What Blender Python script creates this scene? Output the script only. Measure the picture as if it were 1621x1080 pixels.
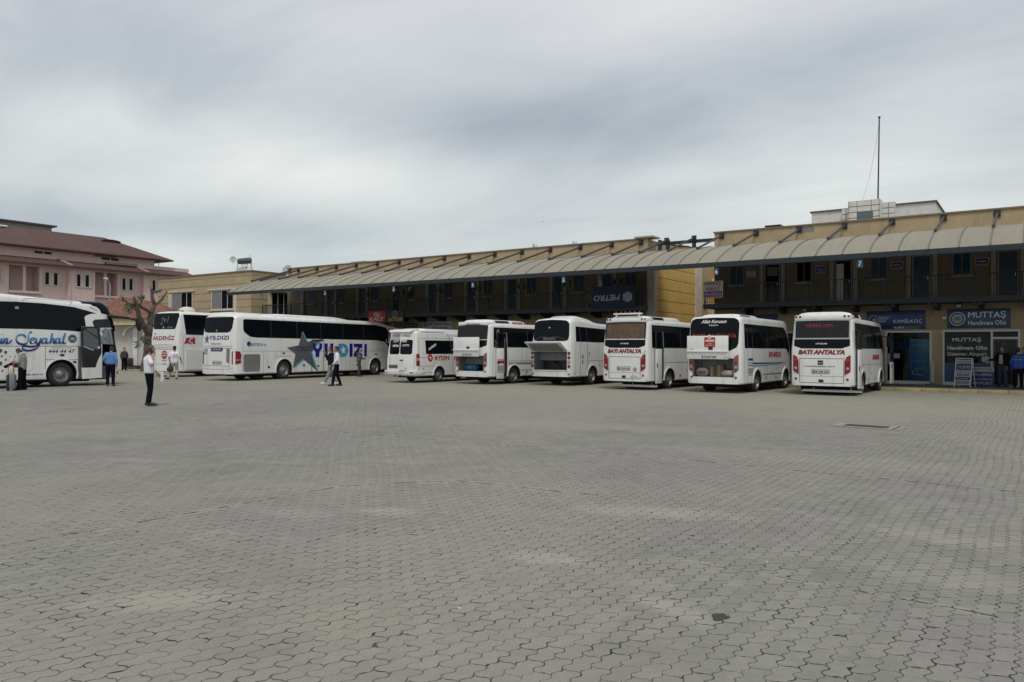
import bpy, bmesh, math, random
from math import sin, cos, pi, radians, atan2, sqrt
from mathutils import Vector, Matrix
random.seed(7)
SC = bpy.context.scene
COL = SC.collection
for o in list(bpy.data.objects): bpy.data.objects.remove(o)

# ---------------------------------------------------------------- camera
F, YAW, PIT, ROL, CH = 1214.975, 34.475, .574, .245, 1.7      # focal length in pixels of a 1621 px wide frame
def ray(px, py):
    r = radians
    x, y = px-810.5, 540-py
    c_, s_ = cos(r(ROL)), sin(r(ROL))
    x, y = x*c_-y*s_, x*s_+y*c_
    cy = F*cos(r(PIT))-y*sin(r(PIT)); Z = F*sin(r(PIT))+y*cos(r(PIT))
    return Vector((x*cos(r(YAW))-cy*sin(r(YAW)), x*sin(r(YAW))+cy*cos(r(YAW)), Z))
CAMP = Vector((0, 0, CH))
def at(px, py, X=None, Y=None, Z=None):
    d = ray(px, py)
    t = X/d.x if X is not None else (Y/d.y if Y is not None else (Z-CH)/d.z)
    return CAMP+d*t
fwd = ray(810.5, 540).normalized()
rgt = (ray(811.5, 540)-ray(810.5, 540)).normalized()
upv = rgt.cross(fwd).normalized()
cam = bpy.data.cameras.new('camera'); camo = bpy.data.objects.new('camera', cam); COL.objects.link(camo)
M = Matrix((rgt, upv, -fwd)).transposed().to_4x4(); M.translation = CAMP
camo.matrix_world = M
cam.sensor_width = 36; cam.lens = F/1621*36; cam.clip_end = 3000; cam.clip_start = .1
SC.camera = camo

# ---------------------------------------------------------------- sun, sky, exposure
SUN_EL, SUN_AZ = 60, 143          # azimuth measured clockwise from +Y
sd = bpy.data.lights.new('sun', 'SUN'); sd.energy = 1.35; sd.angle = radians(16); sd.color = (1, .96, .9)
so = bpy.data.objects.new('sun', sd); COL.objects.link(so)
sdir = Vector((sin(radians(SUN_AZ))*cos(radians(SUN_EL)), cos(radians(SUN_AZ))*cos(radians(SUN_EL)), sin(radians(SUN_EL))))
so.rotation_euler = sdir.to_track_quat('Z', 'Y').to_euler()
SC.view_settings.view_transform = 'Standard'; SC.view_settings.look = 'None'
SC.view_settings.exposure = 0.32; SC.view_settings.gamma = 1
SC.cycles.max_bounces = 6

class NT:
    """tiny helper for node trees"""
    def __init__(s, tree): s.t = tree; s.n = tree.nodes; s.l = tree.links
    def node(s, typ, **kw):
        n = s.n.new(typ)
        for k, v in kw.items():
            if k == 'ins':
                for a, b in v.items():
                    if isinstance(b, bpy.types.NodeSocket): s.l.new(b, n.inputs[a])
                    else: n.inputs[a].default_value = b
            else: setattr(n, k, v)
        return n
    def m(s, op, a, b=0., c=0., clamp=False):
        n = s.n.new('ShaderNodeMath'); n.operation = op; n.use_clamp = clamp
        for i, v in enumerate((a, b, c)):
            if isinstance(v, bpy.types.NodeSocket): s.l.new(v, n.inputs[i])
            else: n.inputs[i].default_value = v
        return n.outputs[0]
    def ramp(s, f, pts):
        n = s.n.new('ShaderNodeValToRGB'); s.l.new(f, n.inputs[0])
        e = n.color_ramp.elements
        while len(e) < len(pts): e.new(.5)
        for el, (p, c) in zip(e, pts):
            el.position = p; el.color = (c, c, c, 1) if isinstance(c, (int, float)) else (*c, 1)
        return n.outputs[0]
    def mix(s, f, a, b, mode='MIX'):
        n = s.n.new('ShaderNodeMix'); n.data_type = 'RGBA'; n.blend_type = mode
        for i, v in ((0, f), (6, a), (7, b)):
            if isinstance(v, bpy.types.NodeSocket): s.l.new(v, n.inputs[i])
            elif i == 0: n.inputs[0].default_value = v
            else: n.inputs[i].default_value = (*v, 1)
        return n.outputs[2]
    def noise(s, vec, scale, detail=3, rough=.5, dist=0):
        n = s.node('ShaderNodeTexNoise', ins={'Scale': scale, 'Detail': detail, 'Roughness': rough, 'Distortion': dist})
        if vec is not None: s.l.new(vec, n.inputs['Vector'])
        return n.outputs['Fac']

W = bpy.data.worlds.new('World'); SC.world = W; W.use_nodes = True
N = NT(W.node_tree); N.n.clear()
sky = N.node('ShaderNodeTexSky', sky_type='NISHITA', sun_disc=False)
sky.sun_elevation = radians(SUN_EL); sky.sun_rotation = radians(SUN_AZ)
tc = N.node('ShaderNodeTexCoord')
sx = N.node('ShaderNodeSeparateXYZ', ins={0: tc.outputs['Generated']})
X_, Y_, Z_ = sx.outputs
el = N.m('ARCSINE', Z_)
az = N.m('ARCTAN2', X_, Y_)
zz = N.m('MAXIMUM', N.m('ADD', Z_, .17), .12)
cp = N.node('ShaderNodeCombineXYZ', ins={0: N.m('DIVIDE', X_, zz), 1: N.m('DIVIDE', Y_, zz), 2: 0.0})
mp = N.node('ShaderNodeMapping', ins={'Vector': cp.outputs[0]}); mp.inputs['Rotation'].default_value = (0, 0, radians(-30)); mp.inputs['Scale'].default_value = (.30, .62, 1)
n1 = N.noise(mp.outputs[0], 1.35, 5, .52, .5)
n2 = N.noise(mp.outputs[0], 3.6, 7, .58, .9)
def blob(a0, e0, sa, se, tilt=0.0):
    da = N.m('SUBTRACT', az, radians(a0)); de = N.m('SUBTRACT', N.m('SUBTRACT', el, radians(e0)), N.m('MULTIPLY', da, tilt))
    q = N.m('ADD', N.m('POWER', N.m('DIVIDE', da, radians(sa)), 2), N.m('POWER', N.m('DIVIDE', de, radians(se)), 2))
    return N.m('EXPONENT', N.m('MULTIPLY', q, -1))
b = N.m('MULTIPLY', n1, .74)
b = N.m('ADD', b, N.m('ADD', N.m('MULTIPLY', n2, .30), .028))
for (a0, e0, sa, se, tl, w) in ((-49, 12.5, 13, 2.4, -.03, .15), (-57, 18.5, 24, 3.2, -.06, -.07), (-31, 16.3, 13, 2.6, .05, -.17), (-7, 14.5, 9, 4, .22, .13), (-20, 12.6, 8, .9, .12, .07),
                                (-24, 24.5, 10, 3, 0, .11), (-60, 8.3, 15, 1.6, .02, -.12), (-25, 9, 14, 2.5, .1, .05), (-12, 20, 16, 3, 0, -.05), (-66, 15, 9, 2, 0, .04)):
    b = N.m('ADD', b, N.m('MULTIPLY', blob(a0, e0, sa, se, tl), w*1.15))
cl = N.ramp(b, [(.26, (.31, .355, .395)), (.42, (.42, .465, .495)), (.56, (.535, .572, .583)), (.72, (.66, .69, .672)), (.9, (.79, .80, .765))])
cl = N.mix(1., cl, N.mix(N.ramp(el, [(.12, 0.), (.5, 1.)]), (1.0, 1.005, .985), (1.01, .975, 1.015)), 'MULTIPLY')
bg1 = N.node('ShaderNodeBackground', ins={'Color': sky.outputs[0], 'Strength': .06})
bg2 = N.node('ShaderNodeBackground', ins={'Color': cl, 'Strength': 1.0})
ms = N.node('ShaderNodeMixShader', ins={0: .90, 1: bg1.outputs[0], 2: bg2.outputs[0]})
wo = N.node('ShaderNodeOutputWorld', ins={'Surface': ms.outputs[0]})

# ---------------------------------------------------------------- materials
MATS = {}
def mat(name, col, rough=.7, metal=0., spec=.5, var=0., vscale=3., bump=0., bscale=20., coat=0., stain=None, emit=None):
    if name in MATS: return MATS[name]
    m = bpy.data.materials.new(name); m.use_nodes = True; N = NT(m.node_tree)
    p = N.n['Principled BSDF']
    p.inputs['Roughness'].default_value = rough; p.inputs['Metallic'].default_value = metal
    p.inputs['Specular IOR Level'].default_value = spec; p.inputs['Coat Weight'].default_value = coat
    p.inputs['Base Color'].default_value = (*col, 1)
    tc = N.node('ShaderNodeTexCoord').outputs['Object']
    if var:
        f = N.noise(tc, vscale, 5, .6)
        a = tuple(max(0, c*(1-var)) for c in col); b = tuple(min(1, c*(1+var)) for c in col)
        c = N.mix(N.ramp(f, [(.3, 0.), (.7, 1.)]), a, b)
        if stain:
            f2 = N.noise(N.node('ShaderNodeMapping', ins={'Vector': tc, 'Scale': (2.2, 2.2, .35)}).outputs[0], 1.7, 6, .65)
            c = N.mix(N.ramp(f2, [(.52, 0.), (.75, .8)]), c, stain)
        N.l.new(c, p.inputs['Base Color'])
    if bump:
        bn = N.node('ShaderNodeBump', ins={'Strength': bump, 'Distance': .02, 'Height': N.noise(tc, bscale, 4, .6)})
        N.l.new(bn.outputs[0], p.inputs['Normal'])
    if emit:
        p.inputs['Emission Color'].default_value = (*col, 1); p.inputs['Emission Strength'].default_value = emit
    MATS[name] = m
    return m

white = mat('white_paint', (.73, .73, .71), .32, coat=.3, var=.04, vscale=1.2, stain=(.52, .50, .455))
white2 = mat('white_panel', (.68, .685, .675), .4, var=.03, vscale=2)
silver = mat('silver_paint', (.42, .43, .44), .35, metal=.4)
dglass = mat('tinted_glass', (.005, .007, .009), .08, spec=.12)
bglass = mat('curtained_glass', (.10, .065, .035), .25, var=.35, vscale=5, spec=.4)
greyglass = mat('grey_glass', (.022, .022, .025), .15, var=.2, vscale=3, spec=.15)
black = mat('black_plastic', (.012, .013, .015), .45)
under = mat('underbody', (.010, .010, .010), .9)
dark_cut = mat('dark_interior', (.018, .018, .020), .8)
boot_grey = mat('boot_lining', (.20, .21, .215), .8, var=.1)
rubber = mat('tyre_rubber', (.018, .018, .019), .85, var=.2, vscale=14)
rimm = mat('rim_metal', (.24, .245, .25), .45, metal=.6, var=.15, vscale=20)
chrome = mat('bare_metal', (.5, .5, .5), .3, metal=.9)
redlens = mat('red_lens', (.20, .006, .010), .25, var=.2, vscale=9)
orangelens = mat('orange_lens', (.34, .06, .02), .3)
clearlens = mat('clear_lens', (.38, .36, .36), .2)
redp = mat('red_print', (.38, .014, .022), .5)
redp2 = mat('dark_red_print', (.30, .014, .024), .5)
navy = mat('navy_print', (.008, .016, .13), .5)
blue = mat('blue_print', (.02, .10, .32), .5)
ltblue = mat('light_blue_print', (.09, .33, .52), .5)
printgrey = mat('grey_print', (.12, .12, .125), .5)
printblack = mat('black_print', (.012, .012, .014), .5)
printwhite = mat('white_print', (.75, .75, .74), .5)
palegrey = mat('pale_grey_print', (.36, .37, .37), .5)
gold = mat('yellow_print', (.62, .47, .02), .5)
seam = mat('panel_gap', (.06, .06, .06), .7)
steel = mat('dark_painted_steel', (.014, .024, .031), .55, var=.2, vscale=4)
strutm = mat('primer_red_steel', (.055, .042, .040), .6, var=.25, vscale=6)
tan = mat('tan_plaster', (.41, .32, .195), .9, var=.09, vscale=1.3, bump=.25, bscale=45, stain=(.27, .21, .14))
gallery = mat('shaded_tan_plaster', (.165, .130, .092), .92, var=.14, vscale=1.6, bump=.2, bscale=45, stain=(.15, .12, .085))  # the tan wall again, with the canopy's shade put into the colour
tan2 = mat('tan_fascia', (.36, .27, .155), .9, var=.08, vscale=2)
yellow = mat('yellow_plaster', (.56, .37, .09), .9, var=.07, vscale=1.2, bump=.2, bscale=40, stain=(.42, .28, .08))
cream = mat('cream_plaster', (.60, .56, .47), .9, var=.08, vscale=2, stain=(.42, .39, .33))
pink = mat('pink_plaster', (.63, .475, .445), .9, var=.05, vscale=1, bump=.2, bscale=30, stain=(.54, .40, .37))
pinkd = mat('pink_trim', (.56, .47, .42), .9, var=.1, vscale=2)
greywall = mat('grey_render', (.26, .25, .22), .9, var=.12, vscale=2)
whitewall = mat('white_cladding', (.62, .63, .61), .8, var=.09, vscale=2.5, stain=(.45, .46, .44))
doorblue = mat('dark_blue_door', (.012, .035, .06), .5, var=.2, vscale=5)
frameg = mat('grey_window_frame', (.16, .17, .17), .6)
alu = mat('aluminium_frame', (.58, .58, .56), .45)
paving2 = mat('sidewalk_stone', (.17, .15, .14), .9, var=.2, vscale=3)
kerby = mat('kerb_paint', (.36, .31, .17), .9, var=.35, vscale=1.1, stain=(.27, .265, .24))
skin = mat('skin', (.36, .19, .125), .6)
hairm = mat('dark_hair', (.018, .014, .012), .7)
hairg = mat('grey_hair', (.22, .21, .20), .7)
shoe = mat('black_leather', (.012, .012, .013), .4)
bark = mat('bark', (.105, .085, .07), .95, var=.35, vscale=5, bump=.8, bscale=18)
leafm = mat('leaf', (.055, .10, .03), .6, var=.45, vscale=6)
curtain = mat('curtain_cloth', (.20, .21, .20), .9, var=.3, vscale=8)

def glass_mat():
    m = bpy.data.materials.new('shop_glass'); m.use_nodes = True; N = NT(m.node_tree); N.n.clear()
    tr = N.node('ShaderNodeBsdfTransparent', ins={0: (.72, .78, .80, 1)}); gl = N.node('ShaderNodeBsdfGlossy', ins={'Roughness': .03})
    fr = N.node('ShaderNodeFresnel', ins={0: 1.25})
    mx = N.node('ShaderNodeMixShader', ins={0: fr.outputs[0], 1: tr.outputs[0], 2: gl.outputs[0]})
    N.node('ShaderNodeOutputMaterial', ins={0: mx.outputs[0]}); return m
glass = glass_mat()

def groove_mat(name, col, period, z0, stain):
    """plaster with thin horizontal grooves"""
    m = bpy.data.materials.new(name); m.use_nodes = True; N = NT(m.node_tree); p = N.n['Principled BSDF']; p.inputs['Roughness'].default_value = .9
    tc = N.node('ShaderNodeTexCoord').outputs['Object']; z = N.node('ShaderNodeSeparateXYZ', ins={0: tc}).outputs[2]
    f = N.m('FRACT', N.m('DIVIDE', N.m('SUBTRACT', z, z0), period))
    g = N.m('LESS_THAN', N.m('ABSOLUTE', N.m('SUBTRACT', f, .5)), .022/period)
    c = N.mix(N.ramp(N.noise(tc, 1.4, 5, .6), [(.3, 0.), (.7, 1.)]), tuple(x*.9 for x in col), tuple(x*1.08 for x in col))
    c = N.mix(N.ramp(N.noise(N.node('ShaderNodeMapping', ins={'Vector': tc, 'Scale': (2.5, 2.5, .4)}).outputs[0], 1.4, 6, .65), [(.55, 0.), (.8, .7)]), c, stain)
    c = N.mix(g, c, tuple(x*.35 for x in col)); N.l.new(c, p.inputs[0])
    bn = N.node('ShaderNodeBump', ins={'Strength': .6, 'Distance': .02, 'Height': N.m('SUBTRACT', 1., g)}); N.l.new(bn.outputs[0], p.inputs['Normal'])
    return m
yellowg = groove_mat('yellow_grooved_plaster', (.66, .45, .135), .64, .3, (.42, .28, .08))
tang = groove_mat('tan_grooved_plaster', (.42, .335, .21), .62, .25, (.30, .23, .14))

def tile_mat(name, c1, c2, ax, period=.28, course=.38):
    """clay roof tiles: rounded rows (along axis ax) and stepped courses"""
    m = bpy.data.materials.new(name); m.use_nodes = True; N = NT(m.node_tree); p = N.n['Principled BSDF']; p.inputs['Roughness'].default_value = .85
    tc = N.node('ShaderNodeTexCoord').outputs['Object']; s = N.node('ShaderNodeSeparateXYZ', ins={0: tc}).outputs
    a = N.m('ABSOLUTE', N.m('SINE', N.m('MULTIPLY', s[ax], pi/period)))
    q = N.m('FRACT', N.m('DIVIDE', s[1-ax], course))
    h = N.m('ADD', a, N.m('MULTIPLY', q, .5))
    idv = N.node('ShaderNodeCombineXYZ', ins={0: N.m('FLOOR', N.m('DIVIDE', s[ax], period)), 1: N.m('FLOOR', N.m('DIVIDE', s[1-ax], course)), 2: 0.})
    wn = N.node('ShaderNodeTexWhiteNoise', ins={0: idv.outputs[0]}).outputs[0]
    c = N.mix(wn, c1, c2)
    c = N.mix(N.ramp(N.noise(tc, .8, 5, .6), [(.35, 0.), (.75, .5)]), c, tuple(x*.55 for x in c1))
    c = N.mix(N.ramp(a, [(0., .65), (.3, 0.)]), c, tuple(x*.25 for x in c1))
    N.l.new(c, p.inputs[0])
    bn = N.node('ShaderNodeBump', ins={'Strength': .9, 'Distance': .06, 'Height': h}); N.l.new(bn.outputs[0], p.inputs['Normal'])
    return m
tileY = tile_mat('roof_tiles', (.090, .045, .038), (.130, .062, .050), 1)
tileO = tile_mat('orange_roof_tiles', (.19, .085, .055), (.28, .125, .08), 1, .26, .36)

# ---------------------------------------------------------------- object helpers
def tag(o, label=None, cat=None, group=None, kind=None):
    if label: o['label'] = label
    if cat: o['category'] = cat
    if group: o['group'] = group
    if kind: o['kind'] = kind
    return o
def thing(name, loc, rz=0., label=None, cat=None, group=None, kind=None):
    o = bpy.data.objects.new(name, None); COL.objects.link(o); o.location = loc; o.rotation_euler = (0, 0, rz)
    o.empty_display_size = .3
    return tag(o, label, cat, group, kind)
def smooth(me, ang=35):
    for p in me.polygons: p.use_smooth = True
    me.set_sharp_from_angle(angle=radians(ang))
def link(name, me, mats, parent=None, ang=35, sm=True):
    if mats is not None:
        me.materials.clear()
        for m in (mats if isinstance(mats, (list, tuple)) else [mats]): me.materials.append(m)
    if sm: smooth(me, ang)
    o = bpy.data.objects.new(name, me); COL.objects.link(o)
    if parent: o.parent = parent
    return o
class MB:
    def __init__(s): s.v = []; s.f = []; s.mi = []
    def add(s, vs, fs, mi=0):
        b = len(s.v); s.v += [tuple(v) for v in vs]
        for f in fs: s.f.append([b+i for i in f]); s.mi.append(mi)
        return s
    def box(s, x0, x1, y0, y1, z0, z1, mi=0, mx=None):
        x0, x1 = min(x0, x1), max(x0, x1); y0, y1 = min(y0, y1), max(y0, y1); z0, z1 = min(z0, z1), max(z0, z1)
        vs = [(x, y, z) for z in (z0, z1) for y in (y0, y1) for x in (x0, x1)]
        if mx: vs = [mx @ Vector(v) for v in vs]
        return s.add(vs, [(0, 2, 3, 1), (4, 5, 7, 6), (0, 1, 5, 4), (2, 6, 7, 3), (0, 4, 6, 2), (1, 3, 7, 5)], mi)
    def tube(s, p0, p1, r0, r1=None, n=8, mi=0, cap=True):
        p0, p1 = Vector(p0), Vector(p1); r1 = r0 if r1 is None else r1
        d = (p1-p0).normalized(); a = d.orthogonal().normalized(); b = d.cross(a)
        vs = [p0+(a*cos(2*pi*i/n)+b*sin(2*pi*i/n))*r0 for i in range(n)]+[p1+(a*cos(2*pi*i/n)+b*sin(2*pi*i/n))*r1 for i in range(n)]
        fs = [(i, (i+1) % n, n+(i+1) % n, n+i) for i in range(n)]
        if cap: fs += [tuple(range(n))[::-1], tuple(range(n, 2*n))]
        return s.add(vs, fs, mi)
    def beam(s, p0, p1, w, h, mi=0):
        """rectangular bar between two points, h measured upward"""
        p0, p1 = Vector(p0), Vector(p1); d = (p1-p0).normalized()
        a = d.cross(Vector((0, 0, 1))); a = a.normalized() if a.length > 1e-4 else Vector((1, 0, 0)); b = a.cross(d).normalized()
        vs = [p+a*sx*w/2+b*sz*h/2 for p in (p0, p1) for sx, sz in ((-1, -1), (1, -1), (1, 1), (-1, 1))]
        return s.add(vs, [(0, 1, 2, 3)[::-1], (4, 5, 6, 7), (0, 1, 5, 4), (1, 2, 6, 5), (2, 3, 7, 6), (3, 0, 4, 7)], mi)
    def lathe(s, c, ax, prof, n=24, mi=0, caps=(1, 1)):
        """prof = [(distance along axis, radius)]"""
        c = Vector(c); ax = Vector(ax).normalized(); a = ax.orthogonal().normalized(); b = ax.cross(a)
        vs = [c+ax*t+(a*cos(2*pi*i/n)+b*sin(2*pi*i/n))*r for t, r in prof for i in range(n)]
        fs = [(k*n+i, k*n+(i+1) % n, (k+1)*n+(i+1) % n, (k+1)*n+i) for k in range(len(prof)-1) for i in range(n)]
        if caps[0]: fs.append(tuple(range(n))[::-1])
        if caps[1]: fs.append(tuple(range((len(prof)-1)*n, len(prof)*n)))
        return s.add(vs, fs, mi)
    def prism(s, poly, fn, d0, d1, mi=0):
        """poly (u,v); fn(u,v,d)->xyz"""
        n = len(poly); vs = [fn(u, v, d0) for u, v in poly]+[fn(u, v, d1) for u, v in poly]
        return s.add(vs, [tuple(range(n)), tuple(range(n, 2*n))[::-1]]+[(i, n+i, n+(i+1) % n, (i+1) % n) for i in range(n)], mi)
    def mesh(s, name):
        me = bpy.data.meshes.new(name); me.from_pydata(s.v, [], s.f); me.update()
        bm = bmesh.new(); bm.from_mesh(me)
        for f, i in zip(bm.faces, s.mi): f.material_index = i
        bmesh.ops.recalc_face_normals(bm, faces=bm.faces[:]); bm.to_mesh(me); bm.free()
        return me
    def build(s, name, mats, parent=None, ang=35, bev=0.):
        me = s.mesh(name)
        if bev:
            bm = bmesh.new(); bm.from_mesh(me)
            ed = [e for e in bm.edges if len(e.link_faces) == 2 and e.calc_face_angle(0) > radians(40)]
            bmesh.ops.bevel(bm, geom=ed, offset=bev, segments=2, profile=.5, affect='EDGES', clamp_overlap=True)
            bm.to_mesh(me); bm.free()
        return link(name, me, mats, parent, ang)
def bx(name, x0, x1, y0, y1, z0, z1, m, parent=None, bev=0.):
    return MB().box(x0, x1, y0, y1, z0, z1).build(name, m, parent, bev=bev)
def evaluated(o):
    dg = bpy.context.evaluated_depsgraph_get(); dg.update()
    return bpy.data.meshes.new_from_object(o.evaluated_get(dg), preserve_all_data_layers=True, depsgraph=dg)
def copy_tree(o, parent=None):
    c = o.copy(); COL.objects.link(c)
    if parent: c.parent = parent
    for ch in list(o.children): copy_tree(ch, c)
    return c

# panels and writing laid on a surface given by fn(u, v, depth) -> point
def panel(name, poly, fn, m, parent, off=.006, back=-.012, step=.3):
    bm = bmesh.new(); vs = [bm.verts.new((u, v, 0)) for u, v in poly]; bm.faces.new(vs)
    us = [p[0] for p in poly]; ws = [p[1] for p in poly]
    for lo, hi, nrm in ((min(us), max(us), (1, 0, 0)), (min(ws), max(ws), (0, 1, 0))):
        k = int((hi-lo)/step)
        for i in range(1, k+1):
            t = lo+(hi-lo)*i/(k+1); co = (t, 0, 0) if nrm[0] else (0, t, 0)
            bmesh.ops.bisect_plane(bm, geom=bm.verts[:]+bm.edges[:]+bm.faces[:], plane_co=co, plane_no=nrm)
    r = bmesh.ops.extrude_face_region(bm, geom=bm.faces[:])
    for e in r['geom']:
        if isinstance(e, bmesh.types.BMVert): e.co.z = 1
    for v in bm.verts:
        d = off if v.co.z < .5 else back
        v.co = Vector(fn(v.co.x, v.co.y, d))
    bmesh.ops.recalc_face_normals(bm, faces=bm.faces[:])
    me = bpy.data.meshes.new(name); bm.to_mesh(me); bm.free()
    return link(name, me, m, parent, 30)
TXT = {}
def text_mesh(s, shear=0., fat=0., res=2):
    k = (s, shear, fat)
    if k not in TXT:
        cu = bpy.data.curves.new('t', 'FONT'); cu.body = s; cu.size = 1; cu.shear = shear; cu.offset = fat; cu.resolution_u = res
        cu.extrude = .5
        o = bpy.data.objects.new('t', cu); COL.objects.link(o); me = evaluated(o)
        bpy.data.objects.remove(o); TXT[k] = me
    me = TXT[k]; return [v.co.copy() for v in me.vertices], [tuple(p.vertices) for p in me.polygons]
def text(name, s, u0, v0, w, h, fn, m, parent=None, shear=0., fat=.0, off=.009, thick=.006, flip=False, rot=0., label=None):
    """write s into the box (u0,v0)-(u0+w,v0+h) on surface fn"""
    vs, fs = text_mesh(s, shear, fat)
    xs = [v.x for v in vs]; ys = [v.y for v in vs]; xa, xb, ya, yb = min(xs), max(xs), min(ys), max(ys)
    out = []
    for v in vs:
        a = (v.x-xa)/(xb-xa); b = (v.y-ya)/max(1e-6, yb-ya)
        if flip: a, b = 1-a, 1-b
        u = a*w; q = b*h
        if rot: u, q = (u-w/2)*cos(rot)-(q-h/2)*sin(rot)+w/2, (u-w/2)*sin(rot)+(q-h/2)*cos(rot)+h/2
        out.append(fn(u0+u, v0+q, off if v.z > 0 else off-thick))
    me = bpy.data.meshes.new(name); me.from_pydata([tuple(p) for p in out], [], fs); me.update()
    o = link(name, me, m, parent, sm=False)
    if label: o['label'] = label
    return o
def disc(cu, cv, r, n=24, ru=None): ru = ru or r; return [(cu+ru*cos(2*pi*i/n), cv+r*sin(2*pi*i/n)) for i in range(n)]
def rrect(u0, u1, v0, v1, r, n=4):
    P = []
    for cu, cv, a in ((u1-r, v1-r, 0), (u0+r, v1-r, pi/2), (u0+r, v0+r, pi), (u1-r, v0+r, 3*pi/2)):
        for i in range(n+1): P.append((cu+r*cos(a+pi/2*i/n), cv+r*sin(a+pi/2*i/n)))
    return P
def strokes(name, lines, fn, nib, m, parent, off=.009, conv=None):
    """pen strokes: quads swept by a nib vector along smoothed polylines"""
    vs, fs = [], []
    for k, L in enumerate(lines):
        P = [Vector(p) for p in L]; Q = []
        for i in range(len(P)-1):
            p0, p1, p2, p3 = P[max(i-1, 0)], P[i], P[i+1], P[min(i+2, len(P)-1)]
            for j in range(6):
                t = j/6; Q.append(.5*((2*p1)+(p2-p0)*t+(2*p0-5*p1+4*p2-p3)*t*t+(3*p1-p0-3*p2+p3)*t**3))
        Q.append(P[-1]); b = len(vs)
        for i, q in enumerate(Q):
            t = (Q[min(i+1, len(Q)-1)]-Q[max(i-1, 0)]).normalized(); nn = Vector((-t.y, t.x))*nib[2]
            a = Vector(nib[:2]); 
            if a.dot(Vector((-t.y, t.x))) < 0: a = -a
            for sg in (1, -1):
                u = q+(a+nn)*sg
                u = conv(*u) if conv else u
                vs.append(tuple(fn(u[0], u[1], off+.0004*k+.00004*i)))
        for i in range(len(Q)-1): fs.append((b+2*i, b+2*i+1, b+2*i+3, b+2*i+2))
    me = bpy.data.meshes.new(name); me.from_pydata(vs, [], fs); me.update()
    return link(name, me, m, parent, sm=False)
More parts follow.
